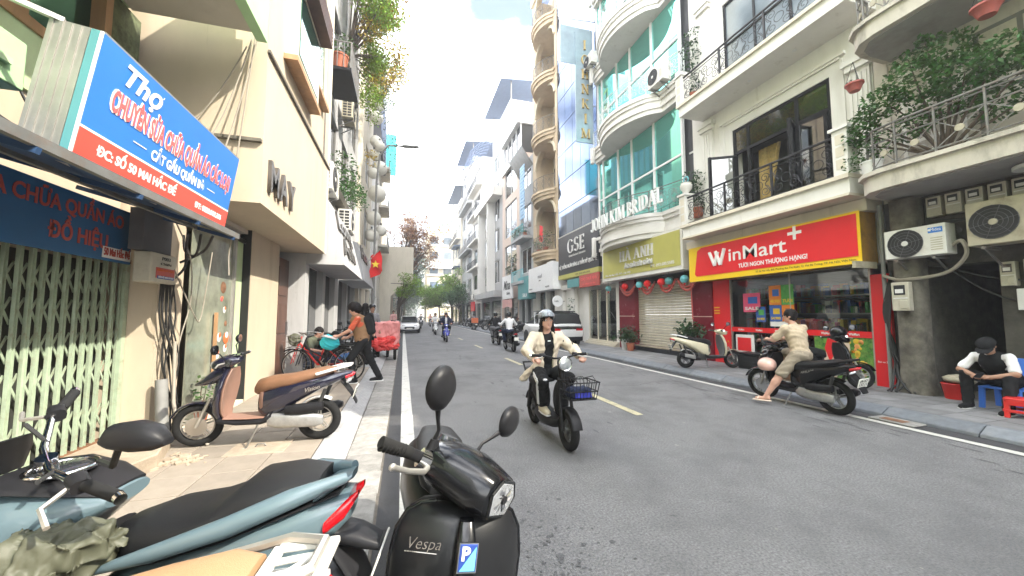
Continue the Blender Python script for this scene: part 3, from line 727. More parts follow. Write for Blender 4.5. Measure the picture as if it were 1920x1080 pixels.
# ---------------------------------------------------------------- left: shop house with folding gate
b1 = thing('shop_house', 'green and cream old shop house behind the blue tailor signs and folding gate', 'building', (-4.5,2.5,0), world=True)
mb = MB(); mb.box(-9,-2.98,-3,5.02,2.1,3.35); mb.box(-9,-2.98,-3,1.5,0,2.1); mb.build('wall', M['cream'], b1)
MB().box(-9,-2.95,-3,5.0,3.36,3.9).build('lower_band', M['green_pale'], b1)
MB().box(-9,-2.98,-3,5.02,5.0,13).build('upper_wall', M['green_pale'], b1)
MB().box(-9,-3.05,4.66,5.25,3.2,5.0).build('side_pier', M['moss_wall'], b1)
# upstairs windows
w = MB(); w.box(-3.1,-3.06,2.6,4.66,3.9,5.0); w.build('window', M['glass_green_dark'], b1)
for y0 in (2.9, 3.72, 4.56):
    MB().box(-3.06,-2.94,y0,y0+.09,3.9,5.0).build('window_post', M['wood_tan'], b1)
MB().box(-3.06,-2.93,2.5,4.7,3.86,3.95).build('window_sill', M['wood_tan'], b1)
MB().box(-2.98,-1.78,-2,4.98,4.95,5.1).build('balcony_slab', M['cream_soffit'], b1)
MB().box(-1.775,-1.66,-2,5.0,4.86,5.45).build('balcony_fascia', M['green_paint'], b1)
MB().box(-1.74,-1.70,-2,4.97,5.45,6.2).build('railing_panel', M['teal'], b1)
for i in range(12): MB().box(-1.70,-1.685,4.85-.2*i,4.93-.2*i,5.46,6.16).build('railing_slat', M['teal'], b1)
mb = MB()
mb.bar((-1.72,-2,6.2),(-1.72,4.98,6.2),.07); mb.build('railing', M['teal'], b1)
mb = MB().box(-2.94,-2.38,.5,3.1,2.98,3.30); mb.build('canopy_ledge', M['green_paint'], b1, bevel=.01)
mb = MB().box(-2.376,-2.35,.5,2.98,3.09,3.13); mb.build('canopy_ledge_strip', M['green_pale'], b1)
# step before the gate
st = MB().prism([(-2.95,.5),(-2.95,5.0),(-2.35,4.95),(-2.12,4.25),(-2.42,3.2),(-2.75,2.0),(-2.9,.5)], 'z', .14, .29); st.build('stone_step', M['sandstone'], b1, bevel=.012)
# folding gate
g = thing('folding_gate', 'pale green folding scissor gate of upright slats across the tailor shop', 'gate', (-2.9,3.3,.29), world=True)
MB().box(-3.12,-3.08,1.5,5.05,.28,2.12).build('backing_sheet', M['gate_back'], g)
ys = [1.62+.112*i for i in range(31)]
slp = MB(); slp.box(-.012,.0,-.018,.018,0,1.80); slp.box(.0,.012,-.018,-.014,0,1.80); slp.box(.0,.012,.014,.018,0,1.80)
pieces('slat', slp, M['gate_paint'], [((-2.9+rnd.uniform(-.008,.008), y, .30), rnd.uniform(-.12,.12)) for y in ys], g)
slim = MB().box(-.006,.006,-.008,.008,0,1.80)
pieces('rear_slat', slim, M['gate_paint'], [((-2.945, y+.056, .30),) for y in ys], g)
br = MB().bar((0,-.056,-.105),(0,.056,.105),.006,.019)
cb = []
for y in ys[:-1]:
    for z in (.55,.98,1.28,1.58,1.86):
        cb.append(((-2.925, y+.056, z), (0,0,0))); cb.append(((-2.919, y+.056, z), (0,0,math.pi)))
pieces('cross_bar', br, M['gate_paint'], cb[:298], g)
mb = MB(); mb.box(-2.95,-2.87,1.5,5.04,.285,.30); mb.box(-2.96,-2.86,1.5,5.04,2.10,2.14); mb.build('track', M['rust'], g)
MB().box(-2.93,-2.87,4.99,5.05,.29,2.1).build('end_post', M['gate_paint'], g)
# blue banner under the awning
bn = thing('shop_banner', 'dark blue banner with red Vietnamese lettering hung under the awning above the gate', 'sign', (-2.7,3.6,2.07), world=True)
MB().box(-2.72,-2.70,1.9,4.74,2.06,2.59).build('sheet', M['blue_banner'], bn)
def yrun(s, y0, z, size, length, mm, p, x, off=0, ext=.002, **k): return text(s, (x, y0, z), (0,1,0), (0,0,1), size, M[mm], p, ext, off, fit=length, **k)
yrun('A CHỮA QUẦN ÁO', 3.36, 2.40, .17, 1.25, 'text_red_dark', bn, -2.696, .004)
yrun('SỬ', 3.12, 2.40, .17, .2, 'text_red_dark', bn, -2.696, .004)
yrun('ĐỒ HIỆU', 3.80, 2.17, .18, .62, 'text_red_dark', bn, -2.696, .005)
MB().box(-2.698,-2.692,4.36,4.73,2.085,2.19).build('sticker', M['sign_white'], bn)
yrun('50 Mai Hắc Đế', 4.37, 2.11, .10, .34, 'text_red_dark', bn, -2.689, .002)
# awning
aw = thing('awning', 'dark blue ribbed sheet awning sloping out under the hanging sign', 'awning', (-2.4,3.4,2.5), world=True)
rings = []
for i in range(19):
    u = i/18; y = 1.6 + 3.35*u
    rings.append(y)
mb = MB()
vs = []
for y in rings:
    for s in range(5):
        t_ = s/4; vs.append((-2.72+.86*t_, y, 2.70 - .24*t_ + .012*math.sin(y*14+t_*3)))
for i in range(len(rings)-1):
    for s in range(4): mb.f.append((i*5+s, i*5+s+1, (i+1)*5+s+1, (i+1)*5+s))
b0 = len(vs); vs += [(x, y, z-.012) for x, y, z in vs]
mb.f += [tuple(b0+q for q in f[::-1]) for f in list(mb.f)]; mb.v = vs
mb.build('sheet', M['awning_blue'], aw)
for y in (1.7, 2.5, 3.3, 4.1, 4.85):
    mb = MB(); mb.bar((-2.74,y,2.655),(-1.84,y,2.40),.03,.035); mb.build('rib', M['awning_blue'], aw)
mb = MB(); mb.bar((-1.855,1.6,2.45),(-1.855,4.98,2.45),.035,.06); mb.build('front_rail', M['iron_grey'], aw)
mb = MB(); mb.bar((-2.2,1.6,2.47),(-2.2,4.98,2.50),.03,.03); mb.build('middle_rail', M['iron_grey'], aw)
# hanging light-box sign
sg = thing('shop_sign', 'blue light box sign with pink lettering and red strip tilted over the awning', 'sign', (-1.95,3.7,2.5), world=True)
bl, br_, tl_, tr_ = Vector((-1.905,2.79,2.515)), Vector((-1.905,4.76,2.515)), Vector((-1.80,2.79,3.28)), Vector((-1.80,4.76,3.28))
upv = (tl_-bl).normalized(); nrm = Vector((0,1,0)).cross(upv).normalized(); hh = (tl_-bl).length
def sp(u, v, d=0): return bl + Vector((0,1,0))*u + upv*v + nrm*d
def slab(u0,u1,v0,v1,d0,d1):
    return MB().add([sp(u0,v0,d0),sp(u1,v0,d0),sp(u1,v1,d0),sp(u0,v1,d0),sp(u0,v0,d1),sp(u1,v0,d1),sp(u1,v1,d1),sp(u0,v1,d1)],[(0,3,2,1),(4,5,6,7),(0,1,5,4),(1,2,6,5),(2,3,7,6),(3,0,4,7)])
LW = 1.97
slab(0,LW,0,hh,-.03,0).build('panel', M['blue_sign'], sg)
slab(.0,LW,.0,.165,.001,.003).build('red_strip', M['red_strip'], sg)
slab(.0,LW,.165,.180,.001,.003).build('white_line', M['sign_white'], sg)
slab(-.012,.0,0,hh,-.010,.003).build('trim', M['sign_white'], sg)
slab(-.010,.004,0,hh,-.055,-.0105).build('teal_edge', M['teal'], sg)
mb = MB()
for i in range(9):
    a = -.06-.022*i; mb.v and None
    q = slab(-.006 + (.006 if i%2 else 0), .01, 0, hh, a-.022, a-.001); mb.add(q.v, q.f)
mb.build('ribbed_side', M['alu'], sg)
slab(.01,LW,.0,hh,-.26,-.235).build('back_panel', M['alu'], sg)
slab(.01,LW,hh,hh+.012,-.26,.0).build('top_cap', M['alu'], sg)
slab(.01,LW,-.012,-.001,-.26,.0).build('bottom_cap', M['alu'], sg)
def stext(s, u, v, size, fit, mm, off=0, shear=0, d=.004, ext=.001): text(s, sp(u,v,d), (0,1,0), upv, size, M[mm], sg, ext, off, shear=shear, fit=fit)
stext('Thợ', .19, .585, .20, .40, 'sign_white', .006, .3)
stext('CHUYÊN SỬA CHỮA QUẦN ÁO CÁC LOẠI', .16, .37, .20, 1.72, 'sign_white', .012, 0, .003)
stext('CHUYÊN SỬA CHỮA QUẦN ÁO CÁC LOẠI', .172, .37, .20, 1.696, 'sign_pink', .006, 0, .006)
stext('CẮT GẤU QUẦN BÒ', .63, .225, .105, .78, 'sign_white', .004)
slab(.43,.57,.265,.272,.002,.004).build('dash', M['sign_white'], sg); slab(1.47,1.62,.265,.272,.002,.004).build('dash', M['sign_white'], sg)
stext('ĐC: SỐ 50 MAI HẮC ĐẾ', .16, .050, .088, .86, 'sign_white', .003)
stext('ĐT: 0828.068.386', 1.33, .045, .07, .52, 'sign_white', .003)
for q in ((sp(.01,hh+.01,-.2),(-2.98,2.35,3.5)),(sp(LW-.02,hh,-.2),(-2.98,4.9,3.55)),(sp(.0,.05,-.28),(-2.98,2.6,2.9))): MB().bar(q[0],q[1],.03).build('stay', M['alu'], sg)
# ---------------------------------------------------------------- meter pillar, cables
b2 = thing('beige_building', 'beige building whose box upper floor carries the metal MAY letters', 'building', (-3.5,7.4,0), world=True)
MB().box(-4.6,-2.62,5.06,5.55,.15,2.95).build('pillar', M['cream'], b2)
MB().box(-9,-2.44,7.12,8.55,.15,2.95).build('pillar', M['cream'], b2)
MB().box(-2.60,-2.45,7.10,7.14,.15,2.95).build('pillar_groove', M['void'], b2)
MB().prism([(-9,2.95),(-1.75,2.95),(-1.75,13.5),(-9,13.5)],'y',5.3,9.42).build('wall', M['cream'], b2)
mb = MB(); mb.box(-1.745,-1.715,5.29,9.43,4.93,4.97); mb.build('drip_edge', M['joint'], b2)
MB().box(-1.752,-1.742,9.28,9.43,2.94,13.4).build('corner_strip', M['cream_pale'], b2)
mb = MB(); mb.bar((-1.735,8.75,4.97),(-1.735,8.75,13),.03); mb.build('drain_pipe', M['iron_grey'], b2)
MB().box(-2.4,-1.76,5.24,5.296,3.72,3.76).build('ledge', M['concrete'], b2)
# upstairs window bay with orange sill and shutters
MB().box(-1.748,-1.60,5.95,7.45,5.36,6.62).build('window_box', M['cream_pale'], b2); MB().box(-1.748,-1.56,5.9,7.5,5.28,5.36).build('sill_board', M['wood_tan'], b2)
MB().box(-1.60,-1.585,6.1,7.3,5.5,6.5).build('window', M['glass_green_dark'], b2)
for i in range(6): MB().box(-1.748,-1.40,5.9,7.5,6.62+.07*i,6.66+.07*i).build('hood_slat', M['wood_dark'], b2)
ac_unit('dusty air conditioner on the timber hood above the MAY letters', (-1.62,6.2,7.1), 0, .85, .6, .32, 'ac_old')
MB().box(-1.748,-1.715,7.6,8.45,6.0,9.2).build('window', M['glass_green_dark'], b2)
for y in (7.55, 8.42): MB().box(-1.748,-1.68,y,y+.1,5.95,9.2).build('window_frame', M['cream_pale'], b2)
MB().box(-1.748,-1.62,7.5,8.55,5.88,5.96).build('window_sill', M['wood_tan'], b2)
letters('MAY', (-1.735,5.50,3.18), (0,1,0), (0,0,1), .58, M['letter_dark'], b2, 1.15, ext=.032, off=.012)
# recessed ground floor: glass shop door, interior
MB().box(-9,-4.6,5.5,8.6,.15,2.95).build('back_wall', M['interior'], b2)
MB().box(-9,-2.45,5.5,7.14,.10,.19).build('door_sill', M['cream_pale'], b2)
MB().box(-4.4,-2.5,5.56,7.1,2.88,2.94).build('ceiling', M['cream_soffit'], b2)
MB().box(-2.72,-2.68,5.9,7.1,.2,2.9).build('door_backing_panel', M['door_backing'], b2)  # pale panel added to lighten the tone of the glass door
d = MB().box(-2.565,-2.553,5.56,6.72,.2,2.72).build('glass_door', M['glass_sheen_green'], b2)
mb = MB()
for s in (-.05,.05): mb.bar((-2.56+s,6.18,.72),(-2.56+s,6.18,1.58),.035)
mb.build('door_handle', M['wood_tan'], d)
MB().box(-2.57,-2.52,6.72,6.78,.19,2.75).build('door_frame', M['alu'], b2); MB().box(-2.57,-2.52,5.55,7.1,2.72,2.78).build('door_frame', M['black_metal'], b2)
MB().box(-2.565,-2.555,6.80,7.09,.2,2.72).build('side_panel', M['green_pale'], b2)
# stickers on the glass (plain cut-out shapes)
stk = [(6.45,1.95,.09,'rust'),(6.52,1.62,.05,'pot_white'),(6.40,1.22,.07,'pot_white'),(6.62,1.20,.09,'sign_orange'),(6.36,.98,.08,'pot_white'),(6.60,1.05,.06,'sign_white'),(6.42,1.78,.04,'sign_pink'),(6.58,1.42,.045,'rust')]
for y,z,r,m_ in stk:
    MB().lathe([(r,0),(r*.9,.003)], (-2.550,y,z), (1,0,0), 9).build('sticker', M[m_], d)
    if m_ != 'rust':
        MB().lathe([(r*.55,0),(r*.5,.003)], (-2.546,y+.01,z+r*.5), (1,0,0), 7).build('sticker', M['sign_orange' if m_ != 'sign_orange' else 'sign_white'], d)
potted('small leafy green shrub at the foot of the glass door', (-2.40,5.66,.19), 'terracotta', .07, .14, [((0,0,.28),.12),((.02,.06,.42),.11),((0,-.02,.52),.09)], 'leaf', 2600, .07)
# pipes and cable mess on the pillar
mb = thing('telecom_box', 'beige telecom box with a red and blue sticker on the gate pillar', 'utility box', (-2.60,4.85,1.87), world=True)
MB().box(-2.60,-2.45,4.60,5.04,1.88,2.19).build('casing', M['meter'], mb, bevel=.012)
MB().box(-2.448,-2.445,4.68,5.0,1.93,2.04).build('sticker', M['text_red_dark'], mb); MB().box(-2.446,-2.443,4.70,4.99,1.925,1.955).build('sticker_strip', M['ink_blue'], mb)
yrun('INTERNET CAP QUANG', 4.695, 2.005, .03, .28, 'sign_orange', mb, -2.442); yrun('LIÊN HỆ 0973.102.207', 4.71, 1.934, .024, .26, 'sign_white', mb, -2.441)
yrun('P003', 4.76, 2.12, .05, .14, 'ink_black', mb, -2.442); yrun('C50/N', 4.74, 2.07, .035, .18, 'ink_black', mb, -2.442)
MB().box(-2.62,-2.5,4.55,5.02,2.2,2.62).build('dark_recess', M['dark_wall'], mb)
L_ = []
for i in range(9):
    y = 4.98+.03*i
    L_.append([(-2.5,y-.1,1.9),(-2.52+rnd.uniform(-.03,.03),y+rnd.uniform(-.05,.08),1.5),(-2.50+rnd.uniform(-.05,.05),5.12+rnd.uniform(-.05,.1),1.0),(-2.46+rnd.uniform(-.05,.05),5.1+rnd.uniform(-.06,.1),.5),(-2.40,5.05+rnd.uniform(-.08,.08),.17)])
cables('cable_bundle', 'tangle of dark cables running down the pillar beside the gate', L_, 'cable', .009)
cables('cable_bundle', 'pale cables looping from the telecom box past the glass door', [[(-2.45,5.0,2.05),(-2.40,5.35,1.55),(-2.42,5.55,1.5),(-2.40,5.62,1.95),(-2.38,5.66,2.35)],[(-2.45,4.95,2.6),(-2.4,5.2,2.2),(-2.42,5.3,1.7),(-2.46,5.2,1.2),(-2.5,5.25,.6)],[(-1.9,4.95,2.42),(-1.95,5.02,2.25),(-1.93,5.0,2.0)]], 'cable_pale', .007)
cables('cable_bundle', 'dark cables knotted under the awning end above the telecom box', [[(-2.3,4.9,2.45),(-2.4,5.1,2.3),(-2.45,5.2,2.1),(-2.5,5.1,1.95)],[(-2.2,4.95,2.45),(-2.35,5.2,2.25),(-2.5,5.3,2.3),(-2.55,5.35,2.5)],[(-2.1,4.98,2.44),(-2.3,5.25,2.3),(-2.5,5.2,2.15)]], 'cable', .014)
cables('cable_bundle', 'thin wires slung across the beige end wall behind the sign', [sag((-1.9,5.2,5.0),(-2.3,4.9,3.3),.25),sag((-1.85,5.22,5.0),(-2.1,5.0,3.25),.1),sag((-1.95,5.2,4.9),(-2.9,5.2,3.5),.3),sag((-1.88,5.25,5.1),(-2.0,5.2,3.4),.05)], 'cable_pale', .009)
cables('cable_bundle', 'brown wires drooping between the green ledge and the awning', [sag((-2.5,2.2,3.2),(-2.0,3.1,2.55),.15),sag((-2.7,2.6,3.3),(-2.0,3.3,2.52),.2),sag((-2.6,3.2,3.35),(-2.3,3.4,2.6),.1)], 'cable', .009)
t = thing('drain_pipe', 'short grey drain pipe with an elbow at the foot of the pillar', 'pipe', (-2.45,5.0,.15), world=True)
mb = MB(); mb.tube([(-2.5,5.0,.85),(-2.47,4.98,.5),(-2.42,4.95,.16)], .055, 12); mb.build('pipe', M['pipe_grey'], t)
mb = MB(); mb.tube([(-2.45,5.1,1.25),(-2.38,5.0,.6),(-2.25,4.9,.22),(-2.0,4.85,.2),(-1.98,4.85,.16)], .018, 8); mb.build('thin_pipe', M['cable_pale'], t)
# ---------------------------------------------------------------- right side
XR = 9.2
RT, UP = (0,-1,0), (0,0,1)
def facade(y0, y1, z0, z1, holes, x0, x1):
    """wall slab with rectangular openings (y0,y1,z0,z1)"""
    ysn = sorted({y0, y1, *[h[0] for h in holes], *[h[1] for h in holes]}); zs = sorted({z0, z1, *[h[2] for h in holes], *[h[3] for h in holes]})
    ysn = [y for y in ysn if y0 <= y <= y1]; zs = [z for z in zs if z0 <= z <= z1]; mb = MB()
    for a, b in zip(zs, zs[1:]):
        run = None
        for c, d in zip(ysn, ysn[1:]):
            m = ((c+d)/2, (a+b)/2)
            if any(h[0] < m[0] < h[1] and h[2] < m[1] < h[3] for h in holes):
                if run: mb.box(x0, x1, run[0], run[1], a, b); run = None
            else: run = (run[0], d) if run else (c, d)
        if run: mb.box(x0, x1, run[0], run[1], a, b)
    return mb
def window(p, y0, y1, z0, z1, x, fm='white_clean', pm='glass_far', nx=2, nz=1, fw=.06, dp=.12, s=1):
    """s=+1: facade facing -x (right side of the street); -1: facing +x"""
    f = MB(); f.box(x-s*.01, x+s*.05, y0, y0+fw, z0, z1); f.box(x-s*.01, x+s*.05, y1-fw, y1, z0, z1); f.box(x-s*.012, x+s*.05, y0+fw, y1-fw, z0, z0+fw); f.box(x-s*.012, x+s*.05, y0+fw, y1-fw, z1-fw, z1)
    for i in range(1, nx): c = y0+(y1-y0)*i/nx; f.box(x-s*.006, x+s*.05, c-fw/2, c+fw/2, z0+fw, z1-fw)
    for i in range(1, nz): c = z0+(z1-z0)*i/nz; f.box(x-s*.003, x+s*.05, y0+fw, y1-fw, c-fw/2, c+fw/2)
    w = f.build('window', M[fm], p)
    MB().box(x+s*.03, x+s*.04, y0+fw*.5, y1-fw*.5, z0+fw*.5, z1-fw*.5).build('pane', M[pm], w)
    return w
def scroll_mb(w, h, r=.009):
    mb = MB()
    def sp_(cx, cz, R0, d, a0, turns=1.6):
        P = []
        for i in range(15):
            u = i/14; a = a0 + d*2*math.pi*turns*u; q = R0*(1-.82*u); P.append((0, cx+q*math.cos(a), cz+q*math.sin(a)))
        mb.tube(P, r, 4)
    for sx in (-1, 1):
        for sz in (-1, 1): sp_(sx*w*.25, h*.5+sz*h*.24, h*.2, sx*sz, math.pi/2*(-sz))
    mb.tube([(0, w*.16*math.cos(a), h*.5+w*.16*math.sin(a)) for a in [2*math.pi*i/12 for i in range(12)]], r, 4, True)
    mb.tube([(0,-w*.5,h*.12),(0,-w*.25,h*.5),(0,-w*.5,h*.88)], r, 4); mb.tube([(0,w*.5,h*.12),(0,w*.25,h*.5),(0,w*.5,h*.88)], r, 4)
    return mb
def iron_rail(p, pts, z0, h, m, panel=.72, post=.022, part='railing', top=.03):
    """pts: plan polyline; rails follow it, scroll panels between the posts"""
    mb = MB()
    for z in (z0+.05, z0+h-.1): mb.tube([(x,y,z) for x,y in pts], post*.55, 5)
    mb.build('rail', M[m], p, angle=60)
    MB().tube([(x,y,z0+h) for x,y in pts], top, 6).build('handrail', M[m], p)
    segs = []
    for a, b in zip(pts, pts[1:]):
        a, b = Vector((*a,0)), Vector((*b,0)); n = max(1, round((b-a).length/panel))
        for i in range(n): segs.append((a.lerp(b,(i+.5)/n), (b-a).length/n, math.atan2(b.y-a.y,b.x-a.x)-math.pi/2))
    pieces('scroll_panel', scroll_mb(panel, h-.15), M[m], [((c.x,c.y,z0+.05),rz,(1,L_/panel,1)) for c,L_,rz in segs], p)
    pieces('post', MB().box(-post,post,-post,post,0,h), M[m], [((x,y,z0),) for x,y in pts], p)
# --- old house at the right edge
b = thing('old_house', 'grimy old house with a dark alley and a curved plant filled balcony', 'building', (11,2,0), world=True)
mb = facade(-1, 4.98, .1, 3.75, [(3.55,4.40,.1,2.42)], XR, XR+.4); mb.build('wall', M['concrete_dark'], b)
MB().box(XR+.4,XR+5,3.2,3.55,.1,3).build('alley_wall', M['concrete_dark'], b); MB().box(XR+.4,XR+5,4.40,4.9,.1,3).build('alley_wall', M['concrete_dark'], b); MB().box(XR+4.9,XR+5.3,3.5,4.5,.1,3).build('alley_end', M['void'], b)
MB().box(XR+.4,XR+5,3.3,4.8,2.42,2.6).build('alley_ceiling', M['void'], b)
mb = MB().se([((9.02,4.55,z),(.19*s,0,0),(0,.19*s,0)) for z,s in [(.12,1.35),(.3,1.15),(.6,1.02),(1.2,.98),(2,1),(3.7,1.02)]], 14, 4); mb.build('pillar', M['concrete'], b)
MB().box(XR+.0,14,-1,4.97,3.75,13).build('upper_wall', M['old_white'], b)
for i, (z, xf) in enumerate(((3.73, 8.0), (6.55, 8.0), (9.6, 8.0))):
    poly = [(XR+.02,-1),(xf,-1),(xf,4.3),(xf+.06,4.55),(xf+.25,4.74),(xf+.5,4.80),(XR+.02,4.80)]
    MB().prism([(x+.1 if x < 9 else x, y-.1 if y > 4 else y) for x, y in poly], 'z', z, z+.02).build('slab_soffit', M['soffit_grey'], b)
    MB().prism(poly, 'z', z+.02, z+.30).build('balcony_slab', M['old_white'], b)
    MB().prism([(x-.05 if x < 9 else x, y+.05 if y > 4 else y) for x, y in poly], 'z', z+.30, z+.37).build('slab_moulding', M['old_white'], b)
    MB().lathe([(.2,0),(.2,.05),(.14,.09)], (8.6,2.9,z-.09), (0,0,1), 18).build('ceiling_lamp', M['pot_white'], b)
    if i < 2:
        P = [(xf+.08,-.8),(xf+.08,.3),(xf+.08,1.05),(xf+.08,1.8),(xf+.08,2.5),(xf+.08,3.1),(xf+.08,3.65),(xf+.08,4.15),(xf+.14,4.5),(xf+.34,4.70),(xf+.7,4.74)]
        z0 = z+.37
        for hz in (.08,.52,.72): MB().tube([(x,y,z0+hz) for x,y in P], .014, 5).build('rail', M['iron_grey'], b)
        MB().tube([(x,y,z0+.78) for x,y in P], .022, 6).build('handrail', M['iron_grey'], b)
        pieces('post', MB().box(-.012,.012,-.012,.012,0,.78), M['iron_grey'], [((x,y,z0),) for x,y in P], b)
        for a, c in zip(P, P[1:]):
            mb = MB(); mb.bar((*a,z0+.08),(*c,z0+.52),.012); mb.bar((*a,z0+.52),(*c,z0+.08),.012); mb.build('cross_bar', M['iron_grey'], b)
            d = Vector((c[1]-a[1], a[0]-c[0], 0)).normalized()
            MB().lathe([(.055,-.014),(.055,.014)], ((a[0]+c[0])/2,(a[1]+c[1])/2,z0+.30), d, 12).build('disc', M['ac_old'], b)
for y0, y1 in ((2.6,3.6),(.8,1.9)): window(b, y0, y1, 4.1, 6.3, XR, 'iron_grey', 'glass_dark', 2, 2)
window(b, 3.75, 4.6, 4.1, 6.2, XR, 'white_wall', 'green_pale', 2, 3)
MB().box(XR-.03,XR,4.75,4.97,4.1,13).build('pilaster', M['old_white'], b)
# meters, air conditioners, cables on the old house
for i in range(5): meter_box(['first dusty electricity meter in the row under the balcony beside the concrete pillar','second dusty meter in the row under the curved balcony','third dusty meter in the row under the curved balcony','fourth dusty meter in the row under the curved balcony','last dusty meter in the row under the balcony at the picture edge'][i], (XR-.005,4.2-.25*i,3.3), math.pi, .2, .36)
meter_box('pale electricity meter on the concrete pillar below the badged air conditioner', (8.82,4.56,1.62), math.pi, .25, .52)
meter_box('electricity meter on the dark wall right of the alley mouth', (XR-.005,3.42,2.0), math.pi, .16, .38)
meter_box('electricity meter on the dark wall cut by the picture edge', (XR-.005,3.18,2.02), math.pi, .16, .38)
MB().box(XR-.1,XR,2.75,3.36,1.62,1.95).build('switch_box', M['pot_white'], None, bevel=.01, label='plain white box on the dark wall above the seated man', cat='utility box')
ac_unit('white air conditioner with a blue badge above the alley', (8.72,4.26,2.52), math.pi, .82, .56, .28, badge=True)
ac_unit('large old yellowed air conditioner beside the row of meters', (8.72,3.2,2.58), math.pi, .8, .72, .34, 'ac_old')
cables('cable_bundle', 'dark cables running down the foot of the concrete pillar', [[(9.0,4.82,2.4),(8.95,4.86+.02*i,1.6),(8.86+.03*i,4.84,.9),(8.84+rnd.uniform(-.06,.1),4.72+rnd.uniform(-.1,.12),.4),(8.7+rnd.uniform(-.1,.1),4.6+rnd.uniform(-.2,.2),.15)] for i in range(6)], 'cable', .016)
cables('cable_bundle', 'thick pale pipe looping from the badged air conditioner to the wall', [[(8.75,3.86,2.7),(8.7,3.72,2.75),(8.72,3.7,2.5),(8.8,4.0,2.25),(8.85,4.6,2.2),(8.9,4.9,2.3)]], 'cable_pale', .03)
cables('cable_bundle', 'wires drooping along the dark wall around the old air conditioner', [sag((9.1,4.4,2.6),(9.15,2.8,2.1),.2),sag((8.9,4.1,3.2),(8.9,2.7,3.35),.12),sag((9.15,4.2,2.5),(9.15,2.9,1.7),.25),sag((9.1,4.8,3.3),(9.0,3.4,3.2),.1)], 'cable', .014)
MB().tube([(8.98,4.93,.14),(8.98,4.93,3.7)], .035, 8).build('drain_pipe', M['pipe_grey'], None, label='grey drain pipe between the red shop pillar and concrete pillar', cat='pipe')
# balcony plants
t = thing('balcony_shrub', 'large leafy shrub spilling over the curved balcony at upper right', 'plant', (8.5,3.9,4.1), world=True)
cl = [((8.25,4.35,5.35),.34),((8.3,3.95,5.55),.42),((8.45,3.6,5.85),.34),((8.4,3.4,5.35),.42),((8.6,3.7,5.1),.4),((8.35,3.0,5.35),.36),((8.5,4.15,4.85),.3),((8.35,4.75,5.0),.28),((8.45,5.05,4.85),.22),((8.7,3.2,4.8),.35),((8.4,2.7,5.15),.3),((8.5,4.1,6.05),.2),((8.15,4.6,5.15),.22),((8.6,2.5,4.8),.3),((8.45,3.85,6.2),.14)]
crown(cl, 3500, .088).build('foliage', M['leaf'], t, angle=0); twigs((8.6,3.8,4.15), [c for c,r in cl], .03, 6).build('branch', M['bark'], t)
potted('pale pot of trailing foliage at the corner of the curved balcony', (8.3,4.62,4.1), 'pot_white', .16, .28, [((0,.05,.45),.26),((-.1,.2,.3),.2),((.05,-.15,.5),.2)], 'leaf', 2200, .07, 'balcony pots')
def hang_pot(label, c, r):
    t = thing('hanging_pot', label, 'flower pot', c, 0, 'hanging pots')
    MB().lathe([(r*.62,0),(r,r*.9),(r*1.12,r*.95),(r*1.12,r*1.15),(r*.9,r*1.15),(r*.85,r*.9),(.01,r*.85)], n=18).build('pot', M['pot_pink'], t)
    mb = MB()
    for k in range(3): a = 2.1*k; mb.tube([(r*math.cos(a),r*math.sin(a),r*1.1),(0,0,r*4.5)], .005, 4)
    mb.build('hanger', M['cable'], t)
    mb = MB(); leaves(mb, (0,0,r*1.3), (r,r,r*.5), 30, .07); mb.build('foliage', M['leaf_grey'], t, angle=0)
hang_pot('reddish hanging pot between the white house window and balcony shrub', (8.15,4.72,5.78), .13)
hang_pot('reddish hanging pot under the top right slab above the shrub', (8.2,3.05,5.95), .15)
# --- white house over the red convenience shop
b = thing('white_house', 'cream white house with black scroll balconies above the red convenience shop', 'building', (11,7.5,0), world=True)
facade(5.0, 9.95, 2.6, 17, [(5.8,8.42,4.3,6.95),(5.6,8.6,8.4,11)], XR, XR+.35).build('wall', M['white_wall'], b)
MB().box(XR+2.5,XR+2.7,5.0,9.9,3.9,17).build('room_wall', M['interior'], b); MB().box(XR+.35,XR+2.5,5.0,9.9,4.1,4.25).build('room_floor', M['interior'], b); MB().box(XR+.35,XR+2.5,5.0,9.9,7.2,7.4).build('room_ceiling', M['interior'], b)
MB().box(XR+.36,XR+2.5,4.99,5.05,4,11).build('party_wall', M['interior'], b); MB().box(XR+.36,XR+2.5,9.86,9.93,4,11).build('party_wall', M['interior'], b)
MB().box(XR-.05,XR+.0,5.55,8.7,7.2,7.26).build('moulding', M['white_wall'], b); MB().box(XR-.08,XR,5.45,8.8,7.26,7.34).build('moulding', M['white_wall'], b)
for y in (5.5, 8.68):
    MB().box(XR-.03,XR,y,y+.06,4.3,7.2).build('moulding', M['white_wall'], b)
def fluted(p, y, z0, z1, m, x=XR, w=.42):
    MB().box(x-.06,x,y,y+w,z0,z1).build('pilaster', M[m], p)
    for i in range(4): MB().box(x-.085,x-.06,y+.04+i*.092,y+.09+i*.092,z0+.25,z1-.35).build('flute', M[m], p)
    MB().box(x-.13,x,y-.05,y+w+.05,z1-.25,z1-.12).build('capital', M[m], p); MB().box(x-.17,x,y-.09,y+w+.09,z1-.12,z1).build('capital', M[m], p)
fluted(b, 9.08, 4.2, 7.6, 'white_wall'); fluted(b, 5.02, 4.2, 7.0, 'white_wall', w=.36); fluted(b, 9.08, 8.4, 11.6, 'white_wall')
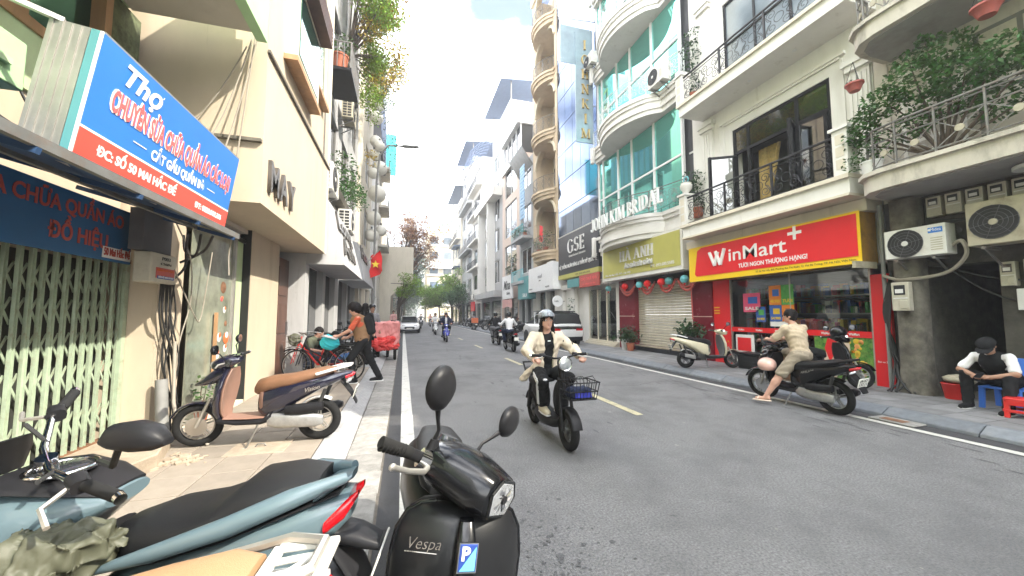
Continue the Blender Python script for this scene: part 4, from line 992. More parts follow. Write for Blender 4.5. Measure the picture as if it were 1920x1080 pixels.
# balconies
for z, xf, yr in ((3.92, 8.28, 4.98), (7.78, 8.28, 4.85)):
    MB().box(xf,XR-.002,yr,9.5,z,z+.30).build('balcony_slab', M['white_wall'], b); MB().box(xf-.06,XR-.002,yr-.02,9.56,z+.30,z+.38).build('slab_moulding', M['cream_pale'], b)
    MB().box(xf-.03,XR-.002,yr,9.53,z-.05,z-.001).build('slab_moulding', M['cream_pale'], b) if z < 5 else None
    iron_rail(b, [(xf+.06,9.35-.0),(xf+.06,7.95),(xf+.06,6.6),(xf+.06,yr+.25)], z+.38, .84, 'iron_black', .68)
    for y in (9.32, yr-.02):
        mb = MB().box(xf-.03,xf+.27,y,y+.27,z+.38,z+1.30); mb.build('balcony_post', M['white_wall'], b, bevel=.008)
        MB().box(xf-.07,xf+.31,y-.04,y+.31,z+1.30,z+1.36).build('post_cap', M['white_wall'], b)
        for k in range(3): MB().box(xf-.036,xf-.03,y+.06,y+.21,z+.50+.25*k,z+.70+.25*k).build('post_panel', M['cream_pale'], b)
for y in (6.2,7.4,8.5): MB().lathe([(.05,0),(.05,.01)], (8.75,y,7.768), (0,0,1), 12).build('downlight', M['pot_white'], b)
# open black window
for y0, y1, z0, z1 in ((5.8,5.88,4.3,6.95),(8.34,8.42,4.3,6.95),(5.88,8.34,6.87,6.95),(5.88,8.34,6.2,6.28),(7.9,7.97,4.3,6.87),(6.55,6.62,4.3,6.87)):
    MB().box(XR+.02+.001*z0,XR+.1,y0,y1,z0,z1).build('window_frame', M['black_metal'], b)
MB().box(XR+.05,XR+.06,5.88,8.34,6.28,6.87).build('transom_pane', M['pane_dark'], b)
def leaf_(p, hinge, ang, w, z0, z1):
    hx, hy = hinge; e = Vector((hx+w*math.cos(ang), hy+w*math.sin(ang), 0)); h0 = Vector((hx,hy,0)); mb = MB()
    for u0, u1, a, c in ((0,.1,z0,z1),(.9,1,z0,z1)):
        A, B = h0.lerp(e,u0), h0.lerp(e,u1); mb.bar((A.x,A.y,(a+c)/2),(B.x,B.y,(a+c)/2),.05,c-a) if False else mb.bar(((A.x+B.x)/2,(A.y+B.y)/2,a),((A.x+B.x)/2,(A.y+B.y)/2,c),.07)
    for z in (z0+.035, z1-.035): mb.bar((h0.x,h0.y,z),(e.x,e.y,z),.06)
    w_ = mb.build('casement', M['black_metal'], p); n = Vector((-math.sin(ang),math.cos(ang),0))*.005
    MB().add([(h0.x,h0.y,z0)+n.to_tuple()[:0],(e.x,e.y,z0),(e.x,e.y,z1),(h0.x,h0.y,z1)],[(0,1,2,3)]).build('pane', M['pane_dark'], w_)
leaf_(b, (XR,8.34), R(150), .72, 4.32, 6.18); leaf_(b, (XR,6.6), R(205), .62, 4.32, 6.18); leaf_(b, (XR,5.88), R(100), .62, 4.32, 6.18)
mb = MB(); P = []
for i in range(25): P.append((XR+.42+.05*math.sin(i*1.9), 7.3+.028*i))
for (x0,y0),(x1,y1) in zip(P,P[1:]):
    k0, k1 = (y0-7.3)/.7, (y1-7.3)/.7
    mb.quad((x0,7.95-(7.95-y0)*.35,4.4),(x1,7.95-(7.95-y1)*.35,4.4),(x1,y1,6.2),(x0,y0,6.2))
mb.build('curtain', M['curtain'], b)
window(b, 5.6, 8.6, 8.4, 11, XR+.05, 'black_metal', 'glass_far', 3, 2)
# beam and roller housing above the sign
MB().box(XR-.45,XR+.3,5.0,9.9,3.62,3.86).build('shop_beam', M['cream_pale'], b)
# --- the convenience shop front
sh = thing('convenience_shop', 'convenience shop front with a long glass window and red painted pillars', 'shop front', (9.3,7,.13), world=True)
MB().box(XR-.08,XR+.3,4.94,5.24,.13,2.36).build('pillar', M['wm_red'], sh)
text('Ban ve 21', (XR-.083,5.2,.6), RT, UP, .05, M['sign_white'], sh, .001, fit=.17)
MB().box(XR-.06,XR+.3,8.70,9.0,.13,2.6).build('pillar', M['wm_red'], sh); MB().box(XR-.05,XR+.3,9.003,9.30,.13,2.6).build('pillar', M['wm_red'], sh)
for z, m_ in ((1.75,'wm_yellow'),(1.66,'wm_yellow'),(1.58,'wm_yellow')): MB().box(XR-.064,XR-.06,9.06,9.26,z,z+.03).build('sticker_line', M[m_], sh)
text('Winmart', (XR-.056,9.26,.95), RT, UP, .07, M['sign_white'], sh, .001, fit=.2)
for y in (5.25, 8.66): MB().box(XR-.04,XR+.02,y,y+.04,.13,2.56).build('frame', M['alu'], sh)
MB().box(XR-.01,XR,5.29,8.66,1.20,2.56).build('window', M['pane_clear'], sh); MB().box(XR-.02,XR+.01,6.93,6.96,1.2,2.56).build('mullion', M['alu'], sh)
MB().box(XR-.05,XR+.01,5.29,8.66,1.07,1.20).build('red_band', M['wm_red'], sh)
for i in range(6): text('WinMart', (XR-.053,8.45-.55*i,1.11), RT, UP, .075, M['sign_white'], sh, .001, .002, fit=.2)
MB().box(XR-.01,XR,6.45,8.66,.15,1.07).build('window', M['pane_clear'], sh)
MB().box(XR-.02,XR+.02,5.25,8.7,.13,.16).build('sill', M['alu'], sh)
pp = MB().box(XR-.03,XR-.005,5.29,6.42,.17,1.065).build('poster_panel', M['print_green'], sh)
for i in range(30):
    y, z, r = rnd.uniform(5.33,5.85), rnd.uniform(.2,1.0), rnd.uniform(.03,.06)
    MB().lathe([(r,0),(r*.8,.004)], (XR-.031,y,z), (-1,0,0), 12).build('printed_fruit', M[['fruit_yellow','fruit_green','fruit_orange'][i%3]], pp)
mb = MB(); mb.prism([(6.42,.62),(6.1,.75),(5.92,1.06),(5.72,1.06),(5.70,.8),(5.80,.55),(6.0,.17),(6.42,.17)], 'x', XR-.038, XR-.031); mb.build('printed_arm', M['sandal'], pp)
MB().prism([(6.2,.8),(6.12,1.06),(5.93,1.06),(6.0,.7),(6.1,.5)], 'x', XR-.044, XR-.039).build('printed_bag', M['wm_red'], pp)
# posters inside the glass
for y0,y1,z0,z1,m_ in ((7.76,8.28,1.62,2.14,'poster_pink'),(7.62,7.9,1.36,1.76,'poster_blue'),(7.18,7.5,1.80,2.30,'poster_orange'),(6.86,7.17,1.80,2.30,'poster_green'),(7.18,7.5,1.38,1.79,'poster_blue'),(6.86,7.17,1.38,1.79,'poster_orange'),(6.86,7.5,1.25,1.37,'sign_white')):
    p_ = MB().box(XR-.016,XR-.011,y0,y1,z0,z1).build('poster', M[m_], sh)
    w = y1-y0; h = z1-z0
    if m_ != 'sign_white':
        MB().box(XR-.019,XR-.0165,y0+w*.15,y1-w*.3,z0+h*.45,z0+h*.8).build('poster_picture', M[['terracotta','poster_green','fruit_yellow','plastic_blue'][int(y0*7+z0*3)%4]], p_)
        text({'poster_pink':'SALE','poster_blue':'54.900','poster_orange':'48.900','poster_green':'TƯƠI'}[m_], (XR-.019,y1-w*.1,z0+h*.12), RT, UP, h*.22, M['wm_yellow' if m_ != 'poster_pink' else 'sign_white'], p_, .001, .003, fit=w*.8)
# interior with shelves
MB().box(XR+4,XR+4.2,5,9.9,.1,2.8).build('back_wall', M['interior'], sh); MB().box(XR+.3,XR+4,5,9.9,2.58,2.66).build('ceiling', M['soffit_grey'], sh); MB().box(XR+.02,XR+4,5,9.9,.1,.14).build('floor', M['tile_grey'], sh)
MB().box(XR+.3,XR+4,4.95,5.0,.1,2.7).build('side_wall', M['interior'], sh); MB().box(XR+.3,XR+4,9.85,9.9,.1,2.7).build('side_wall', M['interior'], sh)
for xs in (.55, 2.2):
    s_ = MB()
    for k in range(5): s_.box(XR+xs,XR+xs+.4,5.6,8.9,.3+.42*k,.33+.42*k)
    s_ = s_.build('shelf', M['alu'], sh)
    for mm in ('sign_white','wm_yellow','poster_green','wm_red','plastic_blue','poster_orange'):
        mb = MB()
        for k in range(5):
            for q in range(9):
                y = rnd.uniform(5.65,8.8); mb.box(XR+xs+.02,XR+xs+.16,y,y+rnd.uniform(.06,.16),.332+.42*k,.332+.42*k+rnd.uniform(.14,.3))
        mb.build('goods', M[mm], sh, kind='stuff')
t = thing('freezer', 'dark red chest freezer behind the lower shop glass', 'freezer', (9.7,7.2,.13), world=True)
MB().box(XR+.2,XR+.8,6.7,7.8,.16,.95).build('body', M['dark_red'], t, bevel=.03); MB().box(XR+.2,XR+.8,6.68,7.82,.95,1.0).build('lid', M['glass_dark'], t)
text('CRISP', (XR+.196,7.65,.45), RT, UP, .26, M['sign_pink'], t, .002, fit=.8)
t = thing('notice_board', 'white board with a red square leaning against the shop front', 'board', (9.0,8.2,.13), world=True)
MB().box(XR-.16,XR-.12,7.88,8.44,.13,1.0).build('board', M['pot_white'], t, bevel=.01); MB().box(XR-.166,XR-.16,7.96,8.38,.56,.92).build('red_square', M['wm_red'], t, bevel=.004)
t = thing('crate', 'dark green plastic crate standing beside the white scooter wheel', 'crate', (8.85,7.75,.135), R(4))
MB().box(-.22,.22,-.28,.28,0,.36).build('body', M['plastic_black'], t, bevel=.02); MB().box(-.235,.235,-.295,.295,.36,.42).build('rim', M['plastic_black'], t, bevel=.01)
for k in range(3): MB().box(-.226,-.22,-.2,.2,.06+.1*k,.10+.1*k).build('slot', M['void'], t)
# sign
sg = thing('shop_sign', 'long red and yellow convenience shop sign box with white lettering', 'sign', (8.8,7.3,2.6), world=True)
MB().box(8.62,XR-.1,5.07,9.62,2.57,3.60).build('box', M['wm_orange'], sg)
MB().box(8.60,8.618,5.05,9.64,2.56,3.61).build('panel', M['wm_yellow'], sg)
MB().prism([(5.10,3.56),(9.12,3.56),(9.28,3.48),(9.40,2.78),(9.33,2.71),(5.10,2.71)], 'x', 8.590, 8.599).build('red_panel', M['wm_red'], sg)
text('inMart', (8.588,8.17,3.02), RT, UP, .50, M['sign_white'], sg, .003, .004, fit=1.62)
mb = MB()                                                           # the W: rounded double strokes
for a, c in (((8.80,3.36),(8.62,2.96)),((8.62,2.96),(8.50,3.34)),((8.58,3.36),(8.42,2.96)),((8.42,2.96),(8.27,3.40))):
    mb.tube([(8.586,a[0],a[1]),(8.586,c[0],c[1])], .05, 8)
mb.build('letter', M['sign_white'], sg)
mb = MB(); mb.box(8.583,8.588,6.16,6.48,3.39,3.46); mb.box(8.582,8.5875,6.285,6.355,3.27,3.58); mb.build('plus', M['sign_white'], sg)
text('TƯƠI NGON THƯỢNG HẠNG!', (8.588,7.84,2.80), RT, UP, .15, M['sign_white'], sg, .002, .004, fit=1.78)
text('Số 26 Mai Hắc Đế, Phường Bùi Thị Xuân, Q. Hai Bà Trưng, TP. Hà Nội, Việt Nam', (8.598,7.35,2.62), RT, UP, .065, M['ink_black'], sg, .001, fit=2.2)
MB().box(8.3,8.9,4.98,5.04,2.45,2.58).build('end_bracket', M['ac_old'], sg)
# --- the green glass bridal house
b = thing('glass_house', 'green mirror glass house with curved white balconies above the olive sign', 'building', (11,13,0), world=True)
MB().box(XR+.25,15,9.96,16.2,2.6,26).build('core', M['dark_wall'], b)
mul = [16.15,15.75,14.45,13.4,11.95,10.42]
bands = [(4.35,5.25),(9.0,9.75),(13.1,13.85),(17.2,18),(21.4,22.2)]
for k in range(4):
    z0, z1 = bands[k][1], bands[k+1][0]
    for a, c in zip(mul, mul[1:]):
        for q in range(2):
            zz0 = z0+(z1-z0)*q/2; zz1 = z0+(z1-z0)*(q+1)/2
            MB().box(XR+.02,XR+.04,c+.04,a-.04,zz0+.03,zz1-.03).build('pane', M['glass_green'], b).rotation_euler = (0,0,0)
    for y in mul: MB().box(XR-.04,XR+.06,y-.04,y+.04,z0,z1).build('mullion', M['white_clean'], b)
    for z in ((z0+z1)/2,): MB().box(XR-.03,XR+.05,10.42,16.15,z-.035,z+.035).build('transom', M['white_clean'], b)
    MB().box(XR+.28,XR+.3,9.4,10.38,z0,z1).build('side_pane', M['glass_green_dark'], b); MB().box(XR+.22,XR+.28,9.4,10.38,(z0+z1)/2-.03,(z0+z1)/2+.03).build('transom', M['white_clean'], b)
def bulge(off, n=14, ya=15.2, yb=11.2, d=.95):
    P = [(XR-.28-off, 16.2)]
    for i in range(n+1):
        u = i/n; P.append((XR-.28-off-d*max(0,math.sin(math.pi*u))**.6, ya+(yb-ya)*u))
    P.append((XR-.28-off, 9.95)); return P
for k in range(4):
    z0, z1 = bands[k]
    for i, (o_, a, c) in enumerate(((0,z0,z0+.18),(.07,z0+.18,z0+.34),(.02,z0+.34,z1-.28),(.09,z1-.28,z1-.14),(.14,z1-.14,z1))):
        MB().prism([(XR+.2,9.95),(XR+.2,16.2)]+bulge(o_-.1), 'z', a, c).build('cornice', M['white_wall'], b)
    for y in (16.0, 9.98): MB().box(XR-.46,XR-.30,y,y+.2,z0-.05,z1+.02).build('bracket', M['white_wall'], b, bevel=.03)
    iron_rail(b, [p for i,p in enumerate(bulge(-.02)) if i%2==0 or i in (1,)], z1, .82, 'iron_white' if k else 'iron_grey', .5, .014, top=.018)
letters('JOHN KIM BRIDAL', (7.88,14.62,5.16), (0,-1,0), UP, .52, M['sign_white'], b, 4.7, ext=.03, mk=serif_mesh)
mb = MB(); mb.bar((7.93,14.65,5.19),(7.93,9.9,5.19),.02); mb.bar((7.93,14.65,5.6),(7.93,9.9,5.6),.02); mb.build('letter_rail', M['iron_grey'], b)
ac_unit('white air conditioner on the middle cornice of the green glass house', (8.72,10.95,9.78), math.pi, .85, .75, .36)
ac_unit('white air conditioner at the left end of the upper cornice of the glass house', (8.72,16.0,13.85), math.pi, .8, .6, .32)
t = thing('balcony_urn', 'small white urn with a turquoise ring on the balcony corner post', 'urn', (8.42,9.45,5.28))
MB().lathe([(.08,0),(.06,.06),(.16,.18),(.18,.3),(.14,.34),(.16,.37),(.01,.36)], n=16).build('bowl', M['white_wall'], t); MB().tube([(0,.1*math.cos(a),.48+.1*math.sin(a)) for a in [2*math.pi*i/14 for i in range(14)]], .018, 6, True).build('ring', M['turq'], t)
for c, lab in (((9.1,9.75,4.7),'dark bush in the balcony corner beside the white urn'),((9.15,9.85,8.6),'dark bush against the dark green panes above the second balcony')):
    t = thing('balcony_bush', lab, 'plant', c, 0, 'balcony bushes'); h = 1.0 if c[2] < 5 else 1.9
    MB().lathe([(.15,0),(.2,.3)], n=12).build('pot', M['terracotta'], t); crown([((0,rnd.uniform(-.2,.2),.35+h*i/5),.34) for i in range(6)], 1500, .09).build('foliage', M['leaf_dark'], t, angle=0)
# olive sign
sg = thing('shop_sign', 'olive yellow dress shop sign with raised pale letters above the shutter', 'sign', (8.7,12.5,3.1), world=True)
MB().box(8.65,XR-.05,9.96,15.05,3.02,4.42).build('frame', M['white_wall'], sg); MB().box(8.635,8.65,10.06,14.95,3.16,4.34).build('panel', M['olive_sign'], sg)
letters('HÀ ANH', (8.62,13.55,3.72), RT, UP, .42, M['letter_white'], sg, 2.15, ext=.04, mk=serif_mesh)
text('ÁO DÀI SÀI GÒN', (8.60,13.2,3.42), RT, UP, .24, M['letter_white'], sg, .025, .008, fit=1.75)
text('Đ/c: 46 Mai Hắc Đế - Hà Nội', (8.632,14.75,3.21), RT, UP, .11, M['letter_white'], sg, .004, .002, fit=1.9); text('ĐT: 093.600.5585', (8.632,11.6,3.26), RT, UP, .15, M['letter_white'], sg, .004, .002, fit=1.25)
# ground floor: red pillars, shutter, lanterns
sh = thing('shutter_front', 'ribbed cream roller shutter between dark red pillars', 'shop front', (9.3,12,.13), world=True)
for y0, y1 in ((9.31,10.12),(13.3,14.45)):
    MB().box(XR-.10,XR+.4,y0,y1,.13,3.0).build('pillar', M['dark_red'], sh); MB().box(XR-.104,XR-.10,y0,y1,1.48,1.50).build('pillar_joint', M['sandal'], sh)
for i in range(24): MB().prism([(XR+.12,.36+.1*i),(XR+.085,.375+.1*i),(XR+.085,.44+.1*i),(XR+.12,.455+.1*i),(XR+.16,.455+.1*i),(XR+.16,.36+.1*i)], 'y', 10.13, 13.29).build('shutter_slat', M['shutter'], sh)
MB().box(XR,XR+.5,10.12,13.3,2.75,3.0).build('lintel', M['void'], sh)
MB().box(XR-.12,XR+.3,10.12,13.3,.13,.30).build('step', M['black_sign'], sh); MB().box(XR-.14,XR+.3,10.12,13.3,.30,.34).build('step_edge', M['sandstone'], sh)
def lantern(label, c, m_):
    t = thing('lantern', label, 'lantern', c, 0, 'paper lanterns over the shutter')
    MB().lathe([(.03,-.13),(.10,-.10),(.14,0),(.10,.10),(.03,.13)], n=8).build('shade', M[m_], t, angle=0); MB().lathe([(.025,-.2),(.04,-.13)], n=6).build('tassel', M['wm_red'], t); MB().tube([(0,0,.13),(0,0,.3)], .006, 4).build('cord', M['cable'], t)
for y, m_, l in ((14.9,'teal','teal paper lantern hung left of the dark red pillar'),(13.6,'flag_red','red paper lantern in front of the left dark red pillar'),(12.6,'turq','turquoise paper lantern hung left of centre over the shutter'),(12.1,'flag_red','red paper lantern left of centre between the garlands'),(11.3,'flag_red','bright red paper lantern right of centre over the shutter'),(10.9,'teal','teal paper lantern right of centre over the shutter'),(10.15,'turq','turquoise paper lantern beside the right dark red pillar')):
    lantern(l, (8.85,y,2.72), m_)
for i, (y0, y1) in enumerate(((14.1,13.0),(12.7,11.8),(11.6,10.7),(10.6,9.7))):
    mb = MB()
    for s_ in (.28,.40):
        P = sag((8.95,y0,2.75),(8.95,y1,2.75),s_,16)
        for p in P: mb.ell(p, .045, 6, 4)
    mb.build('garland', M['text_red_dark'], None, label=['dark red garland swagged left over the red pillar','dark red garland swagged left of the shutter middle','dark red garland swagged right of the shutter middle','dark red garland swagged beside the right red pillar'][i], cat='garland', group='garlands over the shutter')
mb = MB(); mb.tube([(8.95,10.0,2.8),(8.95,9.95,1.4)], .02, 5); mb.build('garland', M['text_red_dark'], None, label='dark red garland hanging straight down the right dark red pillar', cat='garland', group='garlands over the shutter')
# --- blue glass tower with the black sign
b = thing('glass_tower', 'tall blue mirror glass building above the black and white sign', 'building', (11,18.5,0), world=True)
MB().box(XR+.06,15,16.3,21.35,3.6,34).build('core', M['dark_wall'], b)
ysp = [16.35,17.2,18.2,19.2,20.2,21.3]; k = 0
for a, c in zip(ysp, ysp[1:]):
    z = 6.1
    while z < 33:
        o = MB().box(XR+.03,XR+.05,a+.015,c-.015,z+.015,z+1.75).build('pane', M['glass_blue'], b); k += 1; z += 1.78
MB().box(XR+.0,XR+.06,16.24,16.33,3,34).build('edge_strip', M['dark_wall'], b)
MB().box(XR+.15,XR+.3,14.5,21.35,.13,3.0).build('ground_wall', M['white_wall'], b)
for y0, y1 in ((17.35,17.9),(14.46,14.75),(19.0,19.6),(20.6,21.3)): MB().box(XR-.06,XR+.3,y0,y1,.13,3.2).build('pillar', M['white_wall'], b)
for i in range(3): MB().box(XR,XR+.03,14.8+.85*i,15.58+.85*i,.5,2.75).build('frosted_pane', M['glass_far'] if False else M['green_glass'] if 'green_glass' in M else M['pane'], b)
MB().box(XR+.08,XR+.12,14.76,17.34,.3,2.8).build('blind', M['gutter'], b)
for i in range(4): MB().box(XR-.03,XR+.02,14.74+.86*i,14.80+.86*i,.3,2.8).build('frame', M['cream_pale'], b)
for i in range(3): MB().box(XR-.35+.1*i,XR+.3,14.5,17.3,.13+.07*i,.20+.07*i).build('step', M['shutter'], b)
text('52', (XR-.065,19.4,1.5), RT, UP, .3, M['ink_black'], b, .002)
MB().box(XR-.1,XR+.1,14.5,21.3,3.0,3.25).build('fascia', M['white_wall'], b)
sg = thing('shop_sign', 'black office sign with white raised letters below the blue glass', 'sign', (8.9,18.2,3.8), world=True)
MB().box(8.92,XR+.05,15.85,20.65,3.85,6.1).build('board', M['black_sign'], sg); MB().box(8.90,XR+.05,15.85,20.65,3.62,3.85).build('yellow_strip', M['olive_sign'], sg); MB().box(8.9,8.93,15.8,20.7,6.1,6.16).build('top_trim', M['alu'], sg)
letters('GSE', (8.91,19.3,5.0), RT, UP, .75, M['letter_white'], sg, 2.0, ext=.04, mk=serif_mesh)
text('Global Student Education', (8.915,19.2,4.78), RT, UP, .17, M['letter_white'], sg, .003, fit=2.0); text('HỆ THỐNG NGÂN HÀNG & THẨM MỸ QUỐC TẾ', (8.912,20.5,4.2), RT, UP, .28, M['letter_white'], sg, .01, .004, fit=4.5)
text('ĐT: 0243.978.2000', (8.895,18.3,3.68), RT, UP, .12, M['ink_black'], sg, .002, fit=1.6)
sg = thing('shop_sign', 'small dark red sign board under the right end of the black sign', 'sign', (8.9,16.7,3.0), world=True)
MB().box(8.86,8.92,15.75,17.8,2.95,3.58).build('board', M['text_red_dark'], sg); text('CHO THUÊ NHÀ', (8.855,17.6,3.3), RT, UP, .2, M['sign_pink'], sg, .003, .004, fit=1.65); text('LH: 0904.123.456', (8.855,17.5,3.06), RT, UP, .13, M['sign_pink'], sg, .003, fit=1.4)
MB().box(8.9,8.96,17.95,19.4,3.05,3.5).build('sign_board', M['teal'], None, label='small teal sign board beside the small dark red one', cat='sign')
# vertical projecting sign
sg = thing('projecting_sign', 'tall pale projecting glass sign with gold letters running down it', 'sign', (8.65,16.5,10.2), world=True)
MB().box(8.15,9.12,16.50,16.56,10.2,16.0).build('panel', M['sign_glass'], sg); MB().box(7.35,9.16,16.57,16.60,14.3,16.3).build('rear_panel', M['sign_glass'], sg)
for i, ch in enumerate('IOHNKIM'):
    me, v = serif_mesh(ch, .48, .04); me.transform(Matrix.Translation((-(v[:,0].min()+v[:,0].max())/2,0,0)))
    put_mesh('letter', me, M['gold'], sg, frame_mat((8.66,16.46,15.1-.78*i),(1,0,0),UP))
for z in (16.6, 12.2): MB().bar((7.3 if z > 16 else 9.1,16.55,z),(10.2,16.45,z+.2),.03).build('bracket', M['alu'], sg)
# --- yellow house with arches
b = thing('yellow_house', 'ochre yellow house with stacked arched loggias and rounded balconies', 'building', (11,23.7,0), world=True)
MB().box(XR+1.3,15,21.36,25.9,3.2,26).build('back_wall', M['yellow_pale'], b); MB().box(XR+.0,15,25.2,25.95,3.2,25.3).build('side_wall', M['yellow_wall'], b); MB().box(XR,XR+.3,21.36,21.7,3.2,25.5).build('pier', M['yellow_wall'], b)
for k, z in enumerate((5.7, 9.7, 13.7, 17.7, 21.7)):
    n = 14; A = [(21.7,z+2.3)]; 
    arc = [(23.45+1.75*math.cos(math.pi*i/n), z+2.35+1.15*math.sin(math.pi*i/n)) for i in range(n+1)]
    for (y0,z0),(y1,z1) in zip(arc,arc[1:]):
        MB_ = None
    mb = MB()
    for (y0,z0),(y1,z1) in zip(arc,arc[1:]): mb.prism([(y0,z0),(y1,z1),(y1,z+3.72),(y0,z+3.72)], 'x', XR, XR+.3)
    mb.build('arch', M['yellow_wall'], b)
    mb = MB()
    for (y0,z0),(y1,z1) in zip(arc,arc[1:]):
        o = lambda y,zz: (23.45+(y-23.45)*1.09, z+2.35+(zz-z-2.35)*1.12)
        mb.prism([(y0,z0),(y1,z1),o(y1,z1),o(y0,z0)], 'x', XR-.1, XR-.002)
    mb.build('arch_moulding', M['yellow_pale'], b)
    bal = lambda d: [(XR+1.3,21.5),(XR-.02-d,21.5)]+[(XR-.02-d-.8*math.sin(math.pi*i/10)**.7, 21.75+3.4*i/10) for i in range(11)]+[(XR-.02-d,25.4),(XR+1.3,25.4)]
    for d, a, c in ((.0,z-.35,z-.15),(.08,z-.15,z),(-.12,z-.6,z-.35)): MB().prism(bal(d), 'z', a, c).build('balcony_slab', M['yellow_wall'], b)
    iron_rail(b, bal(-.03)[2:13:2], z, .95, 'iron_grey', .5, .014, top=.02)
    MB().box(XR+1.24,XR+1.29,22.2,24.8,z,z+2.5).build('doorway', M['glass_dark'], b)
    if k: ac_unit(['','pale air conditioner in the second arch of the yellow house','pale air conditioner in the third arch of the yellow house','pale air conditioner in the fourth arch of the yellow house','pale air conditioner in the top arch of the yellow house'][k], (XR+.9,22.4,z+.7), math.pi, .85, .65, .35)
MB().box(XR-.15,XR+.4,21.36,25.95,25.3,25.8).build('cornice', M['yellow_pale'], b)
for y, z, s_, l_ in ((23,5.75,1,'taller'),(24.2,5.75,.8,'smaller')):
    potted(l_+' of two plants behind the lowest arch railing of the yellow house', (XR-.2,y,z), 'terracotta', .2, .3, [((0,0,.6),.4*s_),((-.1,.3,.9),.35*s_),((.1,-.2,1.2),.3*s_)], 'leaf', 500, .14, 'plants in the lowest yellow arch')
mb = MB(); mb.quad((XR-.3,23.9,6.6),(XR-.25,23.3,6.4),(XR-.25,23.35,7.5),(XR-.3,23.8,7.7)); mb.build('red_cloth', M['flag_red'], None, label='small red flag hung in the lowest arch of the yellow house', cat='flag')
ac_unit('pale air conditioner under the lowest balcony of the yellow house', (XR-.1,22.2,4.25), math.pi, .85, .7, .35)
MB().box(XR+.3,15,21.36,25.9,.1,4.8).build('ground_wall', M['white_wall'], b)
sg = thing('shop_sign', 'plain white shop sign box with a small grey logo left of the black sign', 'sign', (8.8,23,3.3), world=True)
MB().box(8.55,XR+.2,20.72,25.2,3.1,4.75).build('box', M['white_clean'], sg); text('moof', (8.545,23.3,3.95), RT, UP, .35, M['plastic_grey'], sg, .003, fit=.75); text('studio', (8.545,23.1,3.75), RT, UP, .14, M['plastic_grey'], sg, .003); text('MOOF.VN', (8.545,21.9,3.25), RT, UP, .14, M['ink_black'], sg, .003); text('MOOF.VN', (8.545,25.0,3.25), RT, UP, .14, M['ink_black'], sg, .003)
for y0, y1 in ((21.36,21.8),(25.1,25.9),(23.2,23.4)): MB().box(XR-.06,XR+.3,y0,y1,.13,3.3).build('pillar', M['white_wall'], b)
MB().box(XR+.22,XR+.26,21.8,25.1,.2,3.1).build('shop_window', M['pane_dark'], b)
t = thing('round_sign', 'round white bracket sign beside the white SUV', 'sign', (9.0,20.6,2.3), world=True)
MB().lathe([(.33,0),(.33,.06)], (8.75,20.5,2.35), (0,-1,0), 22).build('disc', M['white_clean'], t); MB().bar((8.75,20.53,2.35),(9.25,20.53,2.35),.03).build('arm', M['black_metal'], t)
text('cafe', (8.55,20.43,2.3), (1,0,0), UP, .16, M['ink_black'], t, .002)
# ---------------------------------------------------------------- rows of houses further along
def house(label, y0, y1, H, x, s, wall, rows, cols, z0=4.2, fh=3.4, fm='white_clean', pm='glass_far', ww=.62, wh=.58, balc=None, roof=None, ground='glass_dark', depth=6, slabm=None, name='tube_house', railm='iron_grey', gh=3.0, extra=None):
    b = thing(name, label, 'building', (x+s*3, (y0+y1)/2, 0), world=True)
    holes = []; w = (y1-y0)/cols
    for r in range(rows):
        for c in range(cols):
            cy = y0+w*(c+.5); za = z0+fh*r+fh*.18; holes.append((cy-w*ww/2, cy+w*ww/2, za, za+fh*wh))
    facade(y0, y1, gh, H, holes, x, x+s*.3).build('wall', M[wall], b)
    MB().box(x+s*.9, x+s*depth, y0+.02, y1-.02, .1, H-.02).build('core', M['interior'], b)
    MB().box(x+s*.3, x+s*depth, y0, y0+.25, .1, H).build('side_wall', M[wall], b); MB().box(x+s*.3, x+s*depth, y1-.25, y1, .1, H).build('side_wall', M[wall], b)
    MB().box(x+s*.3, x+s*depth, y0+.25, y1-.25, H-.25, H).build('roof_slab', M[wall], b)
    for h in holes: window(b, h[0], h[1], h[2], h[3], x+s*.08, fm, pm, 2, 1, .07, s=s)
    for y in (y0, y1-.35, (y0+y1)/2-.15): MB().box(x-s*.04, x+s*.3, y, y+.35, .13, gh).build('pillar', M[wall], b)
    MB().box(x+s*.12, x+s*.2, y0+.35, y1-.35, .15, gh).build('shop_window', M[ground], b)
    for r in (balc or ()):
        z = z0+fh*r-.1; xo = x-s*.8
        MB().box(xo, x-s*.002, y0+.15, y1-.15, z-.2, z).build('balcony_slab', M[slabm or wall], b)
        mb = MB(); n = max(3, int((y1-y0)/.35))
        for i in range(n+1): yy = y0+.2+(y1-y0-.4)*i/n; mb.bar((xo+s*.05,yy,z),(xo+s*.05,yy,z+.85),.035)
        mb.bar((xo+s*.05,y0+.2,z+.85),(xo+s*.05,y1-.2,z+.85),.05); mb.build('railing', M[railm], b)
    if roof:
        MB().prism([(x-s*1.1,H+1.9),(x-s*1.0,H+2.0),(x+s*depth,H+2.6),(x+s*depth,H+2.5)], 'y', y0-.2, y1+.2).build('roof', M[roof], b)
        for yy in (y0+.1, y1-.1):
            for xx in (x+s*.1, x+s*(depth-.5)): MB().bar((xx,yy,H),(xx,yy,H+2.4),.12).build('roof_post', M['iron_grey'], b)
        for i in range(6): MB().box(x-s*1.05,x-s*1.09,y0+(y1-y0)*i/6,y0+(y1-y0)*i/6+.1,H+1.8,H+2.0).build('roof_rib', M[roof], b)
    return b
X = XR
b = house('narrow grey house with turquoise balcony rail beyond the yellow arches', 26.0, 29.4, 13.8, X, 1, 'grey_wall', 3, 1, railm='turq', balc=(0,1), pm='glass_dark', ww=.75)
